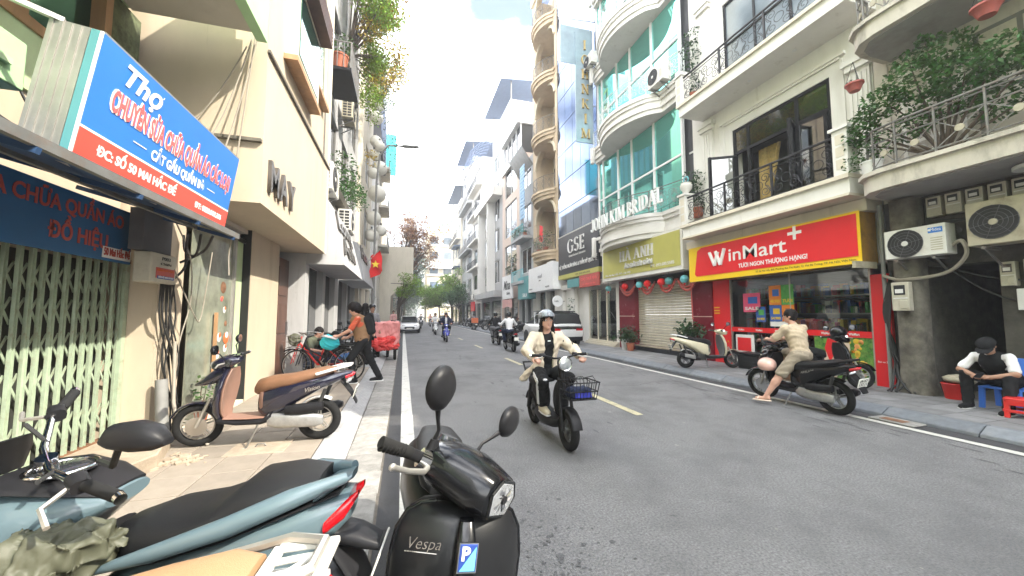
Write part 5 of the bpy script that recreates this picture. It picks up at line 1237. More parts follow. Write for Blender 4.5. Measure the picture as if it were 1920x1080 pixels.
MB().add([(X-.9,26.0,14.2),(X-.9,29.4,14.2),(X-.02,29.4,12.9),(X-.02,26.0,12.9),(X-.9,26.0,14.3),(X-.9,29.4,14.3),(X-.02,29.4,13.0),(X-.02,26.0,13.0)],[(0,3,2,1),(4,5,6,7),(0,1,5,4),(1,2,6,5),(2,3,7,6),(3,0,4,7)]).build('canopy', M['iron_grey'], b)
for i in range(16): MB().box(X-.7,X-.64,26.05,27.1,8.8+.26*i,9.0+.26*i).build('louvre', M['blue_stripe'], b)
t = thing('balcony_bush', 'mixed balcony plants above the turquoise rail', 'plant', (8.7,27.6,7.6)); crown([((0,-.9+.45*i,.35+.15*(i%2)),.42) for i in range(5)]+[((-.2,1.5,-1.5),.45),((-.2,1.7,-2.4),.5)], 500, .14).build('foliage', M['leaf_dark'], t, angle=0); MB().box(-.2,.2,-1,1.2,-.1,.2).build('trough', M['terracotta'], t)
sg = thing('shop_sign', 'teal shop sign box beside the plain white sign', 'sign', (8.6,26.4,2.7), world=True)
MB().box(8.5,X,25.3,27.6,2.7,4.35).build('box', M['teal'], sg); text('SALA', (8.49,26.4,2.85), RT, UP, .38, M['sign_white'], sg, .003, .006, fit=1.0)
b = house('pink cream house with tall curtain windows and a black glass rooftop room', 29.4, 35.0, 15.4, X, 1, 'pink_wall', 3, 1, ww=.7, wh=.8, pm='pane_dark', fh=3.8)
MB().box(X+.2,X+5,29.5,34.9,15.45,17.9).build('roof_room', M['glass_dark'], b); 
for i in range(5): MB().bar((X+.17,29.5+1.35*i,15.4),(X+.17,29.5+1.35*i,18),.09).build('roof_room_post', M['white_clean'], b)
MB().box(X-.2,X+5.2,29.4,35,17.95,18.15).build('roof', M['white_clean'], b); MB().box(X-.15,X+.1,29.4,35,15.0,15.4).build('cornice', M['white_wall'], b)
sg = thing('shop_sign', 'white hanging shop sign with black brush script', 'sign', (8.6,30.7,2.8), world=True)
MB().box(8.5,8.62,29.3,32.4,2.9,4.9).build('board', M['white_clean'], sg)
text('Mina', (8.49,31.9,3.7), RT, UP, 1.1, M['ink_black'], sg, .003, .02, shear=.3, fit=2.0); text('fashion', (8.49,30.9,3.25), RT, UP, .35, M['ink_black'], sg, .003, fit=1.0)
MB().prism([(29.4,2.1),(29.4,2.8),(32.3,2.9),(32.3,2.1),(30.8,2.25)], 'x', 8.52, 8.55).build('cloth_banner', M['cloth_pink'], None, label='pink cloth banner hung below the script sign', cat='banner')
b = house('white tower house set back with a blue metal roof on top', 36, 44, 24, X+1.1, 1, 'white_wall', 5, 2, roof='blue_roof', depth=5, balc=(3,))
b = house('grey white modern house with deep slanted window boxes', 35.0, 45.0, 14.2, X, 1, 'grey_wall', 3, 2, ww=.5, wh=.72, fh=3.3, pm='glass_dark', depth=1.05)
for y in (38.2, 43): MB().prism([(X-.9,4.0),(X-.01,3.6),(X-.01,14.1),(X-.9,13.4)], 'y', y-.2, y+.05).build('fin', M['white_wall'], b)
MB().prism([(X-1.0,13.4),(X-.9,14.3),(X-.01,14.3),(X-.01,13.4)], 'y', 35.1, 45).build('hood', M['white_wall'], b); MB().box(X-.9,X-.01,35.1,45,3.3,3.9).build('lower_box', M['grey_wall'], b)
b = house('tall white house with dark balcony windows and a curved steel canopy', 45.0, 52, 21.5, X, 1, 'white_wall', 5, 1, balc=(1,2,3,4), railm='iron_black', fh=3.5, pm='glass_dark')
mb = MB()
for i in range(8): mb.tube([(X-1.6+.0*k, 45+i, 21.6+2.6*math.sin(math.pi/2*k/6)) if False else (X-1.6+3.2*k/6, 45+i, 21.8+2.4*math.sin(math.pi/2*k/6)) for k in range(7)], .07, 5)
for k in range(7): mb.bar((X-1.6+3.2*k/6,45,21.8+2.4*math.sin(math.pi/2*k/6)),(X-1.6+3.2*k/6,52,21.8+2.4*math.sin(math.pi/2*k/6)),.07)
mb.build('canopy_frame', M['blue_roof'], b)
b = house('tall pale house with blue metal roof eaves at the end of the right row', 52, 61, 24.5, X, 1, 'old_white' if False else 'grey_wall', 6, 2, roof='blue_roof', balc=(2,4), pm='glass_dark')
b = house('lower cream house at the far end of the right row', 61, 72, 21, X-.3, 1, 'cream_pale', 5, 3, balc=(1,3), roof='blue_roof')
for i, z in enumerate((9.5,13)): MB().box(X-1.3,X-.02,61.5,66,z,z+.12).build('eave', M['blue_roof'], b)
for k, (y, z) in enumerate(((46,3.4),(48,3.6),(50.5,3.5),(54,4.6))): ac_unit(['first','second','third','fourth'][k]+' air conditioner in the far row above the shop fronts', (X-.25,y,z), math.pi, .9, .7, .35, group='far air conditioners')
sg = MB().box(8.6,8.75,47,49.2,2.0,3.2).build('shop_sign', M['wm_red'], None, label='far red square shop sign above the parked row', cat='sign')
MB().prism([(X-2.2,2.7),(X-.05,3.2),(X-.05,3.3),(X-2.2,2.8)], 'y', 52.5, 60).build('awning', M['black_sign'], None, label='dark awning over the far pavement', cat='awning')
# end of the street
def block(label, x0, x1, y0, y1, H, wall, rows, cols, pm='glass_far', name='apartment_building'):
    b = thing(name, label, 'building', ((x0+x1)/2, y0, 0), world=True)
    MB().box(x0,x1,y0,y1,0,H).build('wall', M[wall], b); w = (x1-x0)/cols
    for r in range(rows):
        for c in range(cols):
            xa = x0+w*(c+.2); za = 4+(H-5)*r/rows; hh = (H-5)/rows*.5
            f = MB().box(xa-.1,xa+w*.6+.1,y0-.08,y0-.002,za-.1,za+hh+.1).build('window', M['white_clean'], b); MB().box(xa,xa+w*.6,y0-.1,y0-.081,za,za+hh).build('pane', M[pm], f)
        MB().box(x0-.15,x1+.15,y0-.3,y0-.002,4+(H-5)*r/rows-.45,4+(H-5)*r/rows-.2).build('ledge', M['white_wall'], b)
    return b
b = block('pale yellow apartment block closing the street in the distance', 5.0, 14, 86, 96, 22, 'yellow_pale', 5, 3)
MB().box(4.6,12,85,86,12,13.5).build('balcony_band', M['white_clean'], b); MB().box(6,10,85.2,85.9,5.5,8.5).build('window_bay', M['blue_roof'], b); MB().cyl((9,89,22),1.4,2.6).build('roof_tank', M['tank'], b); MB().cyl((11.5,90,22),1.2,2.4).build('roof_tank', M['tank'], b)
block('white tower far behind the yellow block', 4.2, 8, 112, 120, 24, 'white_clean', 7, 2)
block('thin pale tower at the far left bend of the street', -.5, 3.6, 128, 140, 34, 'grey_wall', 9, 2)
block('low pale house at the far bend', -7, .2, 100, 112, 14, 'cream_pale', 4, 3)
block('pale block far behind the left row', -16, -3, 92, 99, 17, 'white_wall', 5, 4)
# left row
XL = -2.2
b = house('grey house with dark windows and script sign right after the MAY building', 9.45, 13.6, 16, XL, -1, 'grey_wall', 4, 1, ww=.8, wh=.72, pm='glass_dark', z0=4.6, ground='glass_dark', fm='iron_grey')
d = thing('wooden_door', 'dark reddish wooden double door behind the crouching men', 'door', (-2.5,9.4,.15), world=True)
for y in (8.62, 9.5):
    l = MB().box(-2.56,-2.50,y,y+.84,.15,2.75).build('door_leaf', M['wood_dark'], d)
    for z in (.35,1.15,1.95): MB().box(-2.502,-2.485,y+.14,y+.70,z,z+.62).build('panel', M['wood_dark'], l, bevel=.01)
    MB().box(-2.5,-2.46,y+.74,y+.77,1.1,1.4).build('handle', M['steel'], l)
MB().box(-2.6,-2.45,10.36,10.7,.13,3).build('door_pillar', M['grey_wall'], b); MB().box(-2.6,-2.4,11.2,11.6,.13,3).build('door_pillar', M['cream_pale'], b)
for i in range(14): MB().box(-2.44,-2.42,11.62+.13*i,11.72+.13*i,.15,2.8).build('shutter_slat', M['shutter'], b)
MB().box(-2.5,-2.3,9.46,13.5,2.75,2.95).build('soffit_beam', M['white_wall'], b)
def tilt_sign(label, y0, y1, words, zb, zt, xb, xt, fit, size):
    sg = thing('shop_sign', label, 'sign', (xb,(y0+y1)/2,zb), world=True)
    MB().prism([(xb,zb),(xt,zt),(xt-.35,zt+.05),(XL-.02,zb+.35),(XL-.02,zb)], 'y', y0, y1).build('box', M['grey_wall'], sg)
    up = (Vector((xt,0,zt))-Vector((xb,0,zb))).normalized(); n = Vector((0,1,0)).cross(up)
    for i, w_ in enumerate(words):
        o = Vector((xb,y0+.35,zb))+up*((zt-zb)*(.62-.42*i)/up.z)+n*.03
        text(w_, o, (0,1,0), up, size, M['letter_dark'], sg, .022, .012, shear=.35, fit=fit[i])
    return sg
tilt_sign('grey tilted shop sign with raised dark script letters next to the MAY box', 9.5, 13.4, ('Long','Anh'), 2.72, 4.25, -1.35, -1.75, (2.6,2.3), .75)
tilt_sign('second grey tilted script sign before the flag', 14.0, 18.4, ('Hoa',), 2.75, 4.1, -1.35, -1.6, (2.2,), .8)
b = house('grey house with tall dark windows and black plant balcony on the left', 13.6, 18.4, 22, XL, -1, 'grey_wall', 5, 2, ww=.7, wh=.75, pm='glass_dark', z0=4.6, fm='iron_grey')
t = thing('plant_balcony', 'black steel balcony box with a terracotta pot high on the left', 'balcony', (-1.9,11.2,8.1), world=True)
MB().box(-2.2,-1.5,10.6,12.2,8.2,8.28).build('floor', M['black_metal'], t)
mb = MB()
for i in range(12): mb.bar((-1.5,10.6+.145*i,8.28),(-1.5,10.6+.145*i,9.0),.02)
for i in range(5): mb.bar((-2.2+.17*i,10.6,8.28),(-2.2+.17*i,10.6,9.0),.02)
mb.bar((-1.5,10.6,9),(-1.5,12.2,9),.03); mb.bar((-2.2,10.6,9),(-1.5,10.6,9),.03); mb.build('railing', M['iron_grey'], t)
potted('terracotta pot standing in the black steel balcony box', (-1.85,10.95,8.29), 'terracotta', .22, .5, [((0,.1,.8),.3),((.1,.3,1.1),.3)], 'leaf', 700, .1)
t = thing('climbing_plant', 'yellow green cascading creeper high on the left facades', 'plant', (-1.6,13.5,9), world=True)
cl = []
for i in range(84):
    u = rnd.random(); y = 11.6+5.6*u+rnd.gauss(0,.5); z = 13.4-3.2*u*rnd.random()+rnd.gauss(0,1.0); cl.append(((-1.6+abs(rnd.gauss(0,.55)), y, min(z,15)), rnd.uniform(.3,.55)))
crown(cl[:58], 1300, .11, drop=.4).build('foliage', M['leaf_lime'], t, angle=0); crown(cl[58:], 900, .11, drop=.4).build('golden_foliage', M['leaf_gold'], t, angle=0)
mb = MB()
for i in range(26):
    y = rnd.uniform(13,18); x = rnd.uniform(-1.2,-.5); z = rnd.uniform(9,12); P = [(x,y,z),(x+.2,y+.2,z-.8),(x+.35+rnd.uniform(-.1,.2),y+.3,z-1.8)]
    leaves(mb, P[1], (.18,.18,.7), 22, .09); leaves(mb, P[2], (.14,.14,.5), 14, .08)
mb.build('hanging_foliage', M['leaf_grey'], t, angle=0); twigs((-2.0,13.5,10.5), [c for c,r in cl[::3]], .03, 5).build('stem', M['bark'], t)
ac_unit('pale slatted air conditioner at the corner after the MAY box', (-1.92,10.15,4.55), 0, .95, .72, .42)
ac_unit('second air conditioner on the left above the script sign', (-1.85,13.1,4.2), 0, .9, .7, .4)
ac_unit('black bracketed air conditioner below the creeper', (-1.9,13.3,8.0), 0, .85, .65, .35, 'ac_old')
t = thing('balcony_plants', 'leafy balcony plants above the corner air conditioner', 'plant', (-1.9,13,5.3), world=True)
crown([((-1.75+.1*rnd.random(),11+.42*i,5.5+.3*rnd.random()),.38) for i in range(10)], 900, .10).build('foliage', M['leaf'], t, angle=0); MB().box(-2.19,-1.9,10.8,15.2,5.05,5.3).build('trough', M['concrete'], t)
b = house('cream house with a tall blank pier and hanging globe lamps', 18.4, 24.5, 24, XL+.15, -1, 'cream_pale', 5, 1, ww=.35, pm='glass_dark', z0=4.6)
for i, (y, z, r, dx) in enumerate(((20.6,6.6,.38,.4),(20.9,5.75,.36,.3),(21.2,6.1,.30,.75),(20.5,7.9,.46,.55),(20.8,9.1,.30,.3),(21.3,9.6,.40,.6),(21,10.2,.30,.35),(20.7,10.6,.28,.6),(21.3,11.1,.32,.35),(20.8,12.2,.36,.4),(21.2,13.1,.30,.5),(20.9,13.8,.42,.5),(21.3,14.6,.34,.35),(20.8,15.2,.3,.45))):
    t = thing('globe_lamp', ['','first','second','third','fourth','fifth','sixth','seventh','eighth','ninth','tenth','eleventh','twelfth','thirteenth','fourteenth'][14-sorted((6.6,5.75,6.1,7.9,9.1,9.6,10.2,10.6,11.1,12.2,13.1,13.8,14.6,15.2)).index(z)]+' white globe lamp from the top of the chain on the left', 'lamp', (XL+.2+dx,y,z), 0, 'chain of globe lamps')
    MB().ell((0,0,0), r, 18, 11).build('globe', M['globe'], t, angle=60); MB().cyl((0,0,r*.96),.05,.12).build('cap', M['iron_grey'], t)
b = house('white grey house behind the red flag', 24.5, 33, 13.2, XL, -1, 'white_wall', 3, 2, ww=.4, pm='glass_dark', ground='grey_wall')
for z in (13.4,): MB().box(XL-4,XL+.5,26,33,z,z+4.4).build('dark_screen', M['dark_wall'], b)
for i in range(9): MB().box(XL+.5,XL+.54,26+.8*i,26.5+.8*i,14,17).build('slit', M['blue_roof'], b)
b = house('weathered house with a turquoise net on its upper floors', 33, 37, 17, XL, -1, 'old_white', 4, 1, pm='glass_dark', balc=(1,2,3))
mb = MB(); mb.box(XL-.3,XL+1.25,37.0,37.2,15,19); mb.build('safety_net', M['cyan_net'], None, label='turquoise safety net hung high at the far left', cat='net')
b = thing('overhanging_building', 'cream building whose blank upper box juts over the left pavement', 'building', (-1.5,40,0), world=True)
MB().box(-6,.85,37.3,47,4.55,8.1).build('upper_box', M['cream_pale'], b); MB().box(-6,-1.2,37.3,47,.1,4.55).build('lower_wall', M['cream_pale'], b); MB().prism([(-1.2,3.3),(-1.2,4.55),(.2,4.55)], 'y', 37.32, 37.8).build('bracket', M['cream_pale'], b)
MB().box(-6,-2.2,37.4,47,8.1,15).build('set_back_floor', M['old_white'], b); MB().box(-1.2,.8,37.28,37.3,4.5,4.56).build('edge', M['joint'], b)
house('far pale house beyond the overhanging building', 47, 60, 14, XL-.4, -1, 'white_wall', 3, 3, balc=(1,))
house('far cream house near the left bend', 60, 78, 15, XL-1.2, -1, 'cream_pale', 3, 4, balc=(0,2))
house('last house before the left bend', 78, 98, 16, XL-4, -1, 'pink_wall', 4, 4)
# houses standing behind and beside the viewer (they close the street and shade the road)
house('low house on the right behind the viewer', -14.0, -1.05, 9.7, X, 1, 'cream_pale', 2, 3, name='tube_house')
house('tall house on the right further behind the viewer', -30, -14.0, 17, X, 1, 'white_wall', 4, 4)
house('green house on the left behind the viewer', -12, -3.05, 12, -2.9, -1, 'green_pale', 3, 2)
house('pale house on the left further behind the viewer', -30, -12.05, 15, -2.7, -1, 'white_wall', 4, 4)
# flag, street lamp, trees
t = thing('flag', 'red flag with a yellow star on a leaning pole at the left facade', 'flag', (-1.9,17.6,3.8), world=True)
MB().tube([(-2.2,17.0,2.9),(-1.05,17.7,4.55)], .02, 6).build('pole', M['steel'], t)
v = []; 
fo = Vector((-1.10,17.68,4.48)); ed = (Vector((-2.2,17.0,2.9))-Vector((-1.05,17.7,4.55))).normalized()
NU, NV = 8, 8
for i in range(NU+1):
    for j in range(NV+1):
        a, c = i/NU, j/NV; p = fo+ed*.62*a*(1-.15*c)+Vector((.20*c*(1-a)-.05*a,.15*c,-.95*c))+Vector((.05,.10,0))*math.sin(c*5+a*7); v.append(p)
mb = MB().add(v, [(i*(NV+1)+j,(i+1)*(NV+1)+j,(i+1)*(NV+1)+j+1,i*(NV+1)+j+1) for i in range(NU) for j in range(NV)])
mb.build('cloth', M['flag_red'], t, angle=180)
cen = v[4*(NV+1)+4]; n = Vector((.15,-1,0)).normalized(); u_ = Vector((1,.15,0)).normalized()
mb = MB(); pts = [cen+n*.09+(u_*math.sin(a)+Vector((0,0,math.cos(a))))*(.19 if k%2==0 else .08) for k, a in enumerate([math.pi*k/5 for k in range(10)])]
mb.add([cen+n*.09]+pts, [(0,k+1,(k+1)%10+1) for k in range(10)]); mb.build('star', M['flag_gold'], t, angle=0)
t = thing('street_lamp', 'grey street lamp arm reaching over the road from the left facades', 'street lamp', (-1.3,19.5,0), world=True)
MB().tube([(-1.45,19.6,4.0),(-1.42,19.5,8.2),(-1.3,19.5,9.6),(-.9,19.5,10.15),(-.2,19.5,10.2)], .05, 8).build('pole', M['pipe_grey'], t); MB().tube([(-1.46,19.6,.15),(-1.45,19.6,4.0)], .08, 8).build('base_pole', M['pipe_grey'], t)
MB().se([((-.25,19.5,10.2),(0,.08,0),(0,0,.05)),((-.1,19.5,10.21),(0,.15,0),(0,0,.07)),((.55,19.5,10.25),(0,.14,0),(0,0,.06)),((.62,19.5,10.25),(0,.08,0),(0,0,.03))], 12).build('head', M['pipe_grey'], t)
def tree(label, c, h, clumps, leaf, dens, size, r0=.18, sizek=0, group='street trees'):
    t = thing('street_tree', label, 'tree', c, 0, group)
    P = [(0,0,0),(.05,.1,h*.3),(-.05,.2,h*.6),(.1,.1,h)]
    MB().tube(P, [r0,r0*.85,r0*.7,r0*.4], 9).build('trunk', M['bark'], t); twigs((0,.15,h*.55), [k[0] for k in clumps], r0*.45, 5).build('limb', M['bark'], t)
    crown(clumps, dens, size).build('crown', M[leaf], t, angle=0); return t
def blob(n, c, s, r): return [((c[0]+rnd.gauss(0,s[0]),c[1]+rnd.gauss(0,s[1]),c[2]+rnd.gauss(0,s[2])), rnd.uniform(*r)) for _ in range(n)]
tree('rusty leaved street tree above the cream overhanging box', (-.6,49,0), 9, blob(60,(1.7,0,10.6),(1.7,1.3,1.6),(.6,1.2)), 'leaf_rust', 210, .24)
tree('small green street tree below the cream overhanging box', (-.5,36,.1), 3.6, blob(14,(.7,0,3.9),(.6,.5,.45),(.4,.75)), 'leaf_lime', 450, .17, .1)
tree('lime green street tree before the pale yellow block', (7.4,60,.1), 5, blob(26,(-.4,0,5.8),(1.1,1,1.1),(.7,1.3)), 'leaf_lime', 220, .28, .15)
tree('green street tree left of the lime one', (6.0,66,.1), 5, blob(26,(-.7,0,4.7),(1.2,1,1.1),(.8,1.3)), 'leaf_lime', 200, .32, .15)
tree('dark street tree on the far right kerb', (7.6,53,.1), 4, blob(16,(-.2,0,4.2),(.7,.8,.7),(.6,1.0)), 'leaf', 300, .24, .12)
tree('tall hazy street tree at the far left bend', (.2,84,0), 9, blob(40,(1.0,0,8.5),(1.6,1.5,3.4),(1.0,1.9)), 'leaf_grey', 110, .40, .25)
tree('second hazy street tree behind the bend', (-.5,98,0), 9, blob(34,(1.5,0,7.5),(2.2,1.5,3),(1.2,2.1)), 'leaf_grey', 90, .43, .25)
# ---------------------------------------------------------------- air
hz = MB().box(-60,60,-40,175,-1.2,48).build('haze', None, None, angle=0, kind='stuff')
hm = bpy.data.materials.new('haze'); hm.use_nodes = True; hn = hm.node_tree; hn.nodes.clear()
pv_ = hn.nodes.new('ShaderNodeVolumePrincipled'); pv_.inputs['Color'].default_value = (.92,.95,1,1); pv_.inputs['Density'].default_value = .003; pv_.inputs['Anisotropy'].default_value = .3
hn.links.new(pv_.outputs[0], hn.nodes.new('ShaderNodeOutputMaterial').inputs['Volume']); hz.data.materials.append(hm)
# ---------------------------------------------------------------- people: one skin surface each, clothes over it
def V3(p): return Vector(p)
def ik(a, b, l1, l2, pole):
    a, b = V3(a), V3(b); d = b-a; L_ = min(d.length, (l1+l2)*.999); n = d.normalized()
    x = (l1*l1-l2*l2+L_*L_)/(2*L_); h = math.sqrt(max(l1*l1-x*x, 0)); p = V3(pole); p = p-n*p.dot(n)
    if p.length < 1e-4: p = n.orthogonal()
    return a+n*x+p.normalized()*h, a+n*L_
def person(label, loc, rz, pelvis, chest, hands, feet, look=(1,0,0), top='cloth_black', bottom='cloth_black', shoe='cloth_black', sleeve='long', leg='long', skin='skin',
           hair='short', head=None, cell=.012, group=None, build=1.0, jacket=None, fingers=True, mask=None, toe=None, wob=.004, hem=.10, strap=None):
    t = thing('person', label, 'person', loc, rz, group)
    pv, ch = V3(pelvis), V3(chest); u = (ch-pv).normalized(); f = V3((1,0,0)); f = (f-u*f.dot(u)).normalized(); l = u.cross(f)
    B3 = np.array([[f[i], l[i], u[i]] for i in range(3)]); s = build
    sh = {1: ch+l*.172*s, -1: ch-l*.172*s}; hp = {1: pv+l*.085, -1: pv-l*.085}
    el, wr, kn, an = {}, {}, {}, {}
    for i, k in ((0,1),(1,-1)):
        el[k], wr[k] = ik(sh[k], hands[i][0], .275, .25, hands[i][1])
        kn[k], an[k] = ik(hp[k], feet[i][0], .43, .42, feet[i][1])
    lk = V3(look).normalized(); hu = (V3((0,0,1))-lk*lk.z).normalized(); hu = (hu*.75+u*.25).normalized(); lk = (lk-hu*lk.dot(hu)).normalized(); hl = hu.cross(lk)
    nb = ch+u*.035; hc = nb+u*.06+V3((0,0,.075))+lk*.03+hu*.035
    HB = np.array([[lk[i], hl[i], hu[i]] for i in range(3)])
    def torso(g): return [('e', pv+u*.02, (.105*s+g,.150*s+g,.135+g), B3), ('e', pv*.55+ch*.45, (.108*s+g,.135*s+g,.19+g), B3), ('e', pv*.25+ch*.75, (.118*s+g,.160*s+g,.17+g), B3), ('c', sh[1]-u*.018, sh[-1]-u*.018, .052*s+g*.8, .052*s+g*.8)]
    pr = torso(0) + [('c', ch+u*.0, hc-hu*.04, .058, .052), ('e', hc+hu*.018-lk*.008, (.095,.076,.105), HB), ('e', hc-hu*.045+lk*.022, (.064,.058,.062), HB), ('c', hc+lk*.083+hu*.012, hc+lk*.104-hu*.024, .008, .014, {'k':.012}),
                     ('e', hc-hu*.085+lk*.062, (.022,.026,.018), HB)]
    for k in (1,-1):
        pr += [('c', sh[k], el[k], .050*s, .039*s), ('c', el[k], wr[k], .040*s, .027), ('c', hp[k], kn[k], .082*s, .055*s), ('c', kn[k], kn[k].lerp(an[k],.35), .053*s, .055*s), ('c', kn[k].lerp(an[k],.3), an[k], .053*s, .036),
               ('e', hc+hl*.076*k-lk*.01-hu*.005, (.022,.012,.032), HB, {'k':.008})]
        fa = (wr[k]-el[k]).normalized(); hd = V3(hands[0 if k==1 else 1][2]).normalized() if len(hands[0]) > 2 else fa
        pn = V3((0,0,-1)); pn = (pn-hd*pn.dot(hd)).normalized() if abs(hd.z) < .95 else V3((0,-k,0)); sd = hd.cross(pn)*k
        pr += [('c', wr[k], wr[k]+hd*.075, .028, .034, {'k':.015})]
        if fingers:
            for q, ln in enumerate((.034,.040,.037,.028)):
                b0 = wr[k]+hd*.085+sd*(.027-.018*q); m = b0+hd*ln*.8+pn*ln*.35; e_ = m-hd*ln*.1+pn*ln*.75
                pr += [('c', b0, m, .0095, .009, {'k':.006}), ('c', m, e_, .009, .008, {'k':.006})]
            b0 = wr[k]+hd*.03+sd*.028; pr += [('c', b0, b0+sd*.028+hd*.03+pn*.01, .012, .010, {'k':.01}), ('c', b0+sd*.028+hd*.03+pn*.01, b0+sd*.018+hd*.055+pn*.03, .010, .009, {'k':.006})]
        else: pr += [('e', wr[k]+hd*.10+pn*.02, (.045,.045,.03))]
        td = V3(toe[0 if k==1 else 1]).normalized() if toe else V3((1,0,0)); pr += [('c', an[k]-V3((0,0,.035))-td*.03, an[k]-V3((0,0,.055))+td*.14, .036, .026)]
    sdf_obj('body', pr, M[skin], t, cell, .022)
    tp = torso(.014)
    if jacket: sleeve = 'short'
    for k in (1,-1):
        tp.append(('c', sh[k], el[k] if sleeve == 'long' else sh[k].lerp(el[k],.80), .050*s+.006, (.046 if sleeve == 'long' else .056)*s+.006))
        if sleeve == 'long': tp.append(('c', el[k], el[k].lerp(wr[k],.93), .050*s+.006, .036))
    tp += [('c', ch+u*.01, ch+u*.055, .075, .062)]
    tp.append(('clip', tuple(pv-u*hem), tuple(-u)))
    sdf_obj('shirt', tp, M[top], t, cell, .028, (wob, 26, 1.3), (.009, 11, (1,1,.55)) if cell < .0135 else None)
    bp = [('e', pv+u*.0, (.115*s+.012,.155*s+.014,.125), B3)]
    for k in (1,-1):
        if leg == 'long': bp += [('c', hp[k], kn[k], .094*s+.008, .078*s), ('c', kn[k], an[k]+V3((0,0,.01)), .078*s, .064*s)]
        else: bp += [('c', hp[k], hp[k].lerp(kn[k],.9), .094*s+.008, .084*s)]
    sdf_obj('trousers', bp, M[bottom], t, cell, .02, (wob*.9, 21, 2.1), (.006, 12, (.6,1,1)) if cell < .0135 else None)
    if jacket:
        jp = torso(.038); 
        for k in (1,-1): jp += [('c', sh[k], el[k], .080*s, .072*s), ('c', el[k], el[k].lerp(wr[k],.92), .070*s, .052)]
        jp += [('c', ch+u*.01-f*.01, ch+u*.06-f*.01, .086, .074), ('b', pv+u*.28+f*.14, (.14,.058,.55), B3, {'sub':True,'round':.02}), ('clip', tuple(pv-u*.13), tuple(-u)), ('clip', tuple(ch+u*.065), tuple(u))]
        sdf_obj('jacket', jp, M[jacket], t, cell, .03, (wob*1.4, 22, .7), (.013, 10, (1,1,.6)) if cell < .0135 else None)
    if strap:
        mb = MB(); P = [ch+l*.1+f*.06+u*.05, ch*.7+pv*.3+f*.145+l*.02, ch*.35+pv*.65+f*.13-l*.09, pv-l*.17+u*.05]; mb.tube(P, .018, 5); mb.build('strap', M[strap], t)
    for i, k in ((0,1),(1,-1)):
        td = V3(toe[i]).normalized() if toe else V3((1,0,0)); a = an[k]; sd = td.cross(V3((0,0,1)))
        if shoe in ('sandal',):
            q = MB().se([(a-td*.07-V3((0,0,.082)), sd*.03, V3((0,0,.012))),(a+td*.02-V3((0,0,.082)), sd*.045, V3((0,0,.014))),(a+td*.14-V3((0,0,.082)), sd*.05, V3((0,0,.014))),(a+td*.2-V3((0,0,.08)), sd*.03, V3((0,0,.012)))], 14).build('shoe', M[shoe], t)
            MB().tube([a+td*.13-V3((0,0,.06))+sd*.045, a+td*.11-V3((0,0,.025)), a+td*.13-V3((0,0,.06))-sd*.045], .012, 6).build('strap', M[shoe], q)
        else:
            sdf_obj('shoe', [('c', a-td*.035-V3((0,0,.04)), a+td*.15-V3((0,0,.062)), .050, .040), ('c', a, a-V3((0,0,.03)), .046, .05), ('clip', tuple(a-V3((0,0,.096))), (0,0,-1))], M[shoe], t, min(cell,.012), .02)
            if cell < .013: MB().se([(a-td*.09-V3((0,0,.088)), sd*.035, V3((0,0,.012))),(a+td*.05-V3((0,0,.088)), sd*.05, V3((0,0,.014))),(a+td*.18-V3((0,0,.088)), sd*.035, V3((0,0,.012)))], 12).build('sole', M['pot_white'], t)
    # face and hair
    if cell < .0135:
        for k in (1,-1):
            e = hc+lk*.081+hl*.031*k+hu*.014
            o = MB().ell(tuple(e), (.0125,.0125,.0085), 8, 6).build('eye', M['eye_white'], t); MB().ell(tuple(e+lk*.0085), (.006,.006,.006), 7, 5).build('iris', M['eye_dark'], o)
            MB().tube([e+hu*.020-hl*.016*k+lk*.006, e+hu*.025+lk*.008, e+hu*.020+hl*.018*k-lk*.002], .0032, 4).build('brow', M['hair'], t)
        MB().tube([hc-hu*.052+hl*.022+lk*.074, hc-hu*.050+lk*.087, hc-hu*.052-hl*.022+lk*.074], [.002,.0055,.002], 5).build('mouth', M['lips'], t)
    if hair:
        hp_ = [('e', hc+hu*.034-lk*.016, (.102,.086,.098), HB), ('e', hc-lk*.035-hu*.01, (.074,.082,.082), HB)]
        if hair == 'long': hp_ += [('c', hc-lk*.05-hu*.03, ch-f*.09-u*.03, .065, .055), ('c', hc+hl*.07-hu*.02-lk*.01, ch+l*.10+u*.0+f*.03, .026, .026), ('c', hc-hl*.07-hu*.02-lk*.01, ch-l*.10+u*.0+f*.03, .026, .026)]
        if hair == 'curly': hp_ += [('e', hc+hu*.05-lk*.02, (.125,.12,.11), HB), ('e', hc-lk*.06, (.10,.11,.12), HB)]
        hp_ += [('e', hc+lk*.115-hu*.028, (.062,.068,.092), HB, {'sub':True})]
        sdf_obj('hair', hp_, M['hair'], t, min(cell,.012), .02, (.006, 60, 4.0))
    if head in ('helmet','helmet_pink','helmet_black','helmet_face'):
        m_ = {'helmet':'helmet_grey','helmet_pink':'helmet_pink','helmet_black':'paint_black','helmet_face':'paint_black'}[head]
        q = [('e', hc+hu*.055-lk*.016, (.126,.110,.104), HB), ('clip', tuple(hc+hu*.040-lk*.0), tuple(-hu+lk*.25))]
        if head == 'helmet_face': q = [('e', hc+hu*.02-lk*.005, (.135,.118,.135), HB), ('clip', tuple(hc-hu*.075), tuple(-hu))]
        h_ = sdf_obj('helmet', q, M[m_], t, min(cell,.011), .01)
        MB().se([(hc+hu*.062+lk*.085, hl*.085, hu*.006),(hc+hu*.068+lk*.12, hl*.075, hu*.005),(hc+hu*.066+lk*.14, hl*.045, hu*.004)], 14).build('peak', M['plastic_black'], h_)
        MB().tube([hc+hl*.098+hu*.02, hc+hl*.075-hu*.06+lk*.02, hc-hu*.105+lk*.05, hc-hl*.075-hu*.06+lk*.02, hc-hl*.098+hu*.02], .006, 5).build('chin_strap', M['plastic_black'], h_)
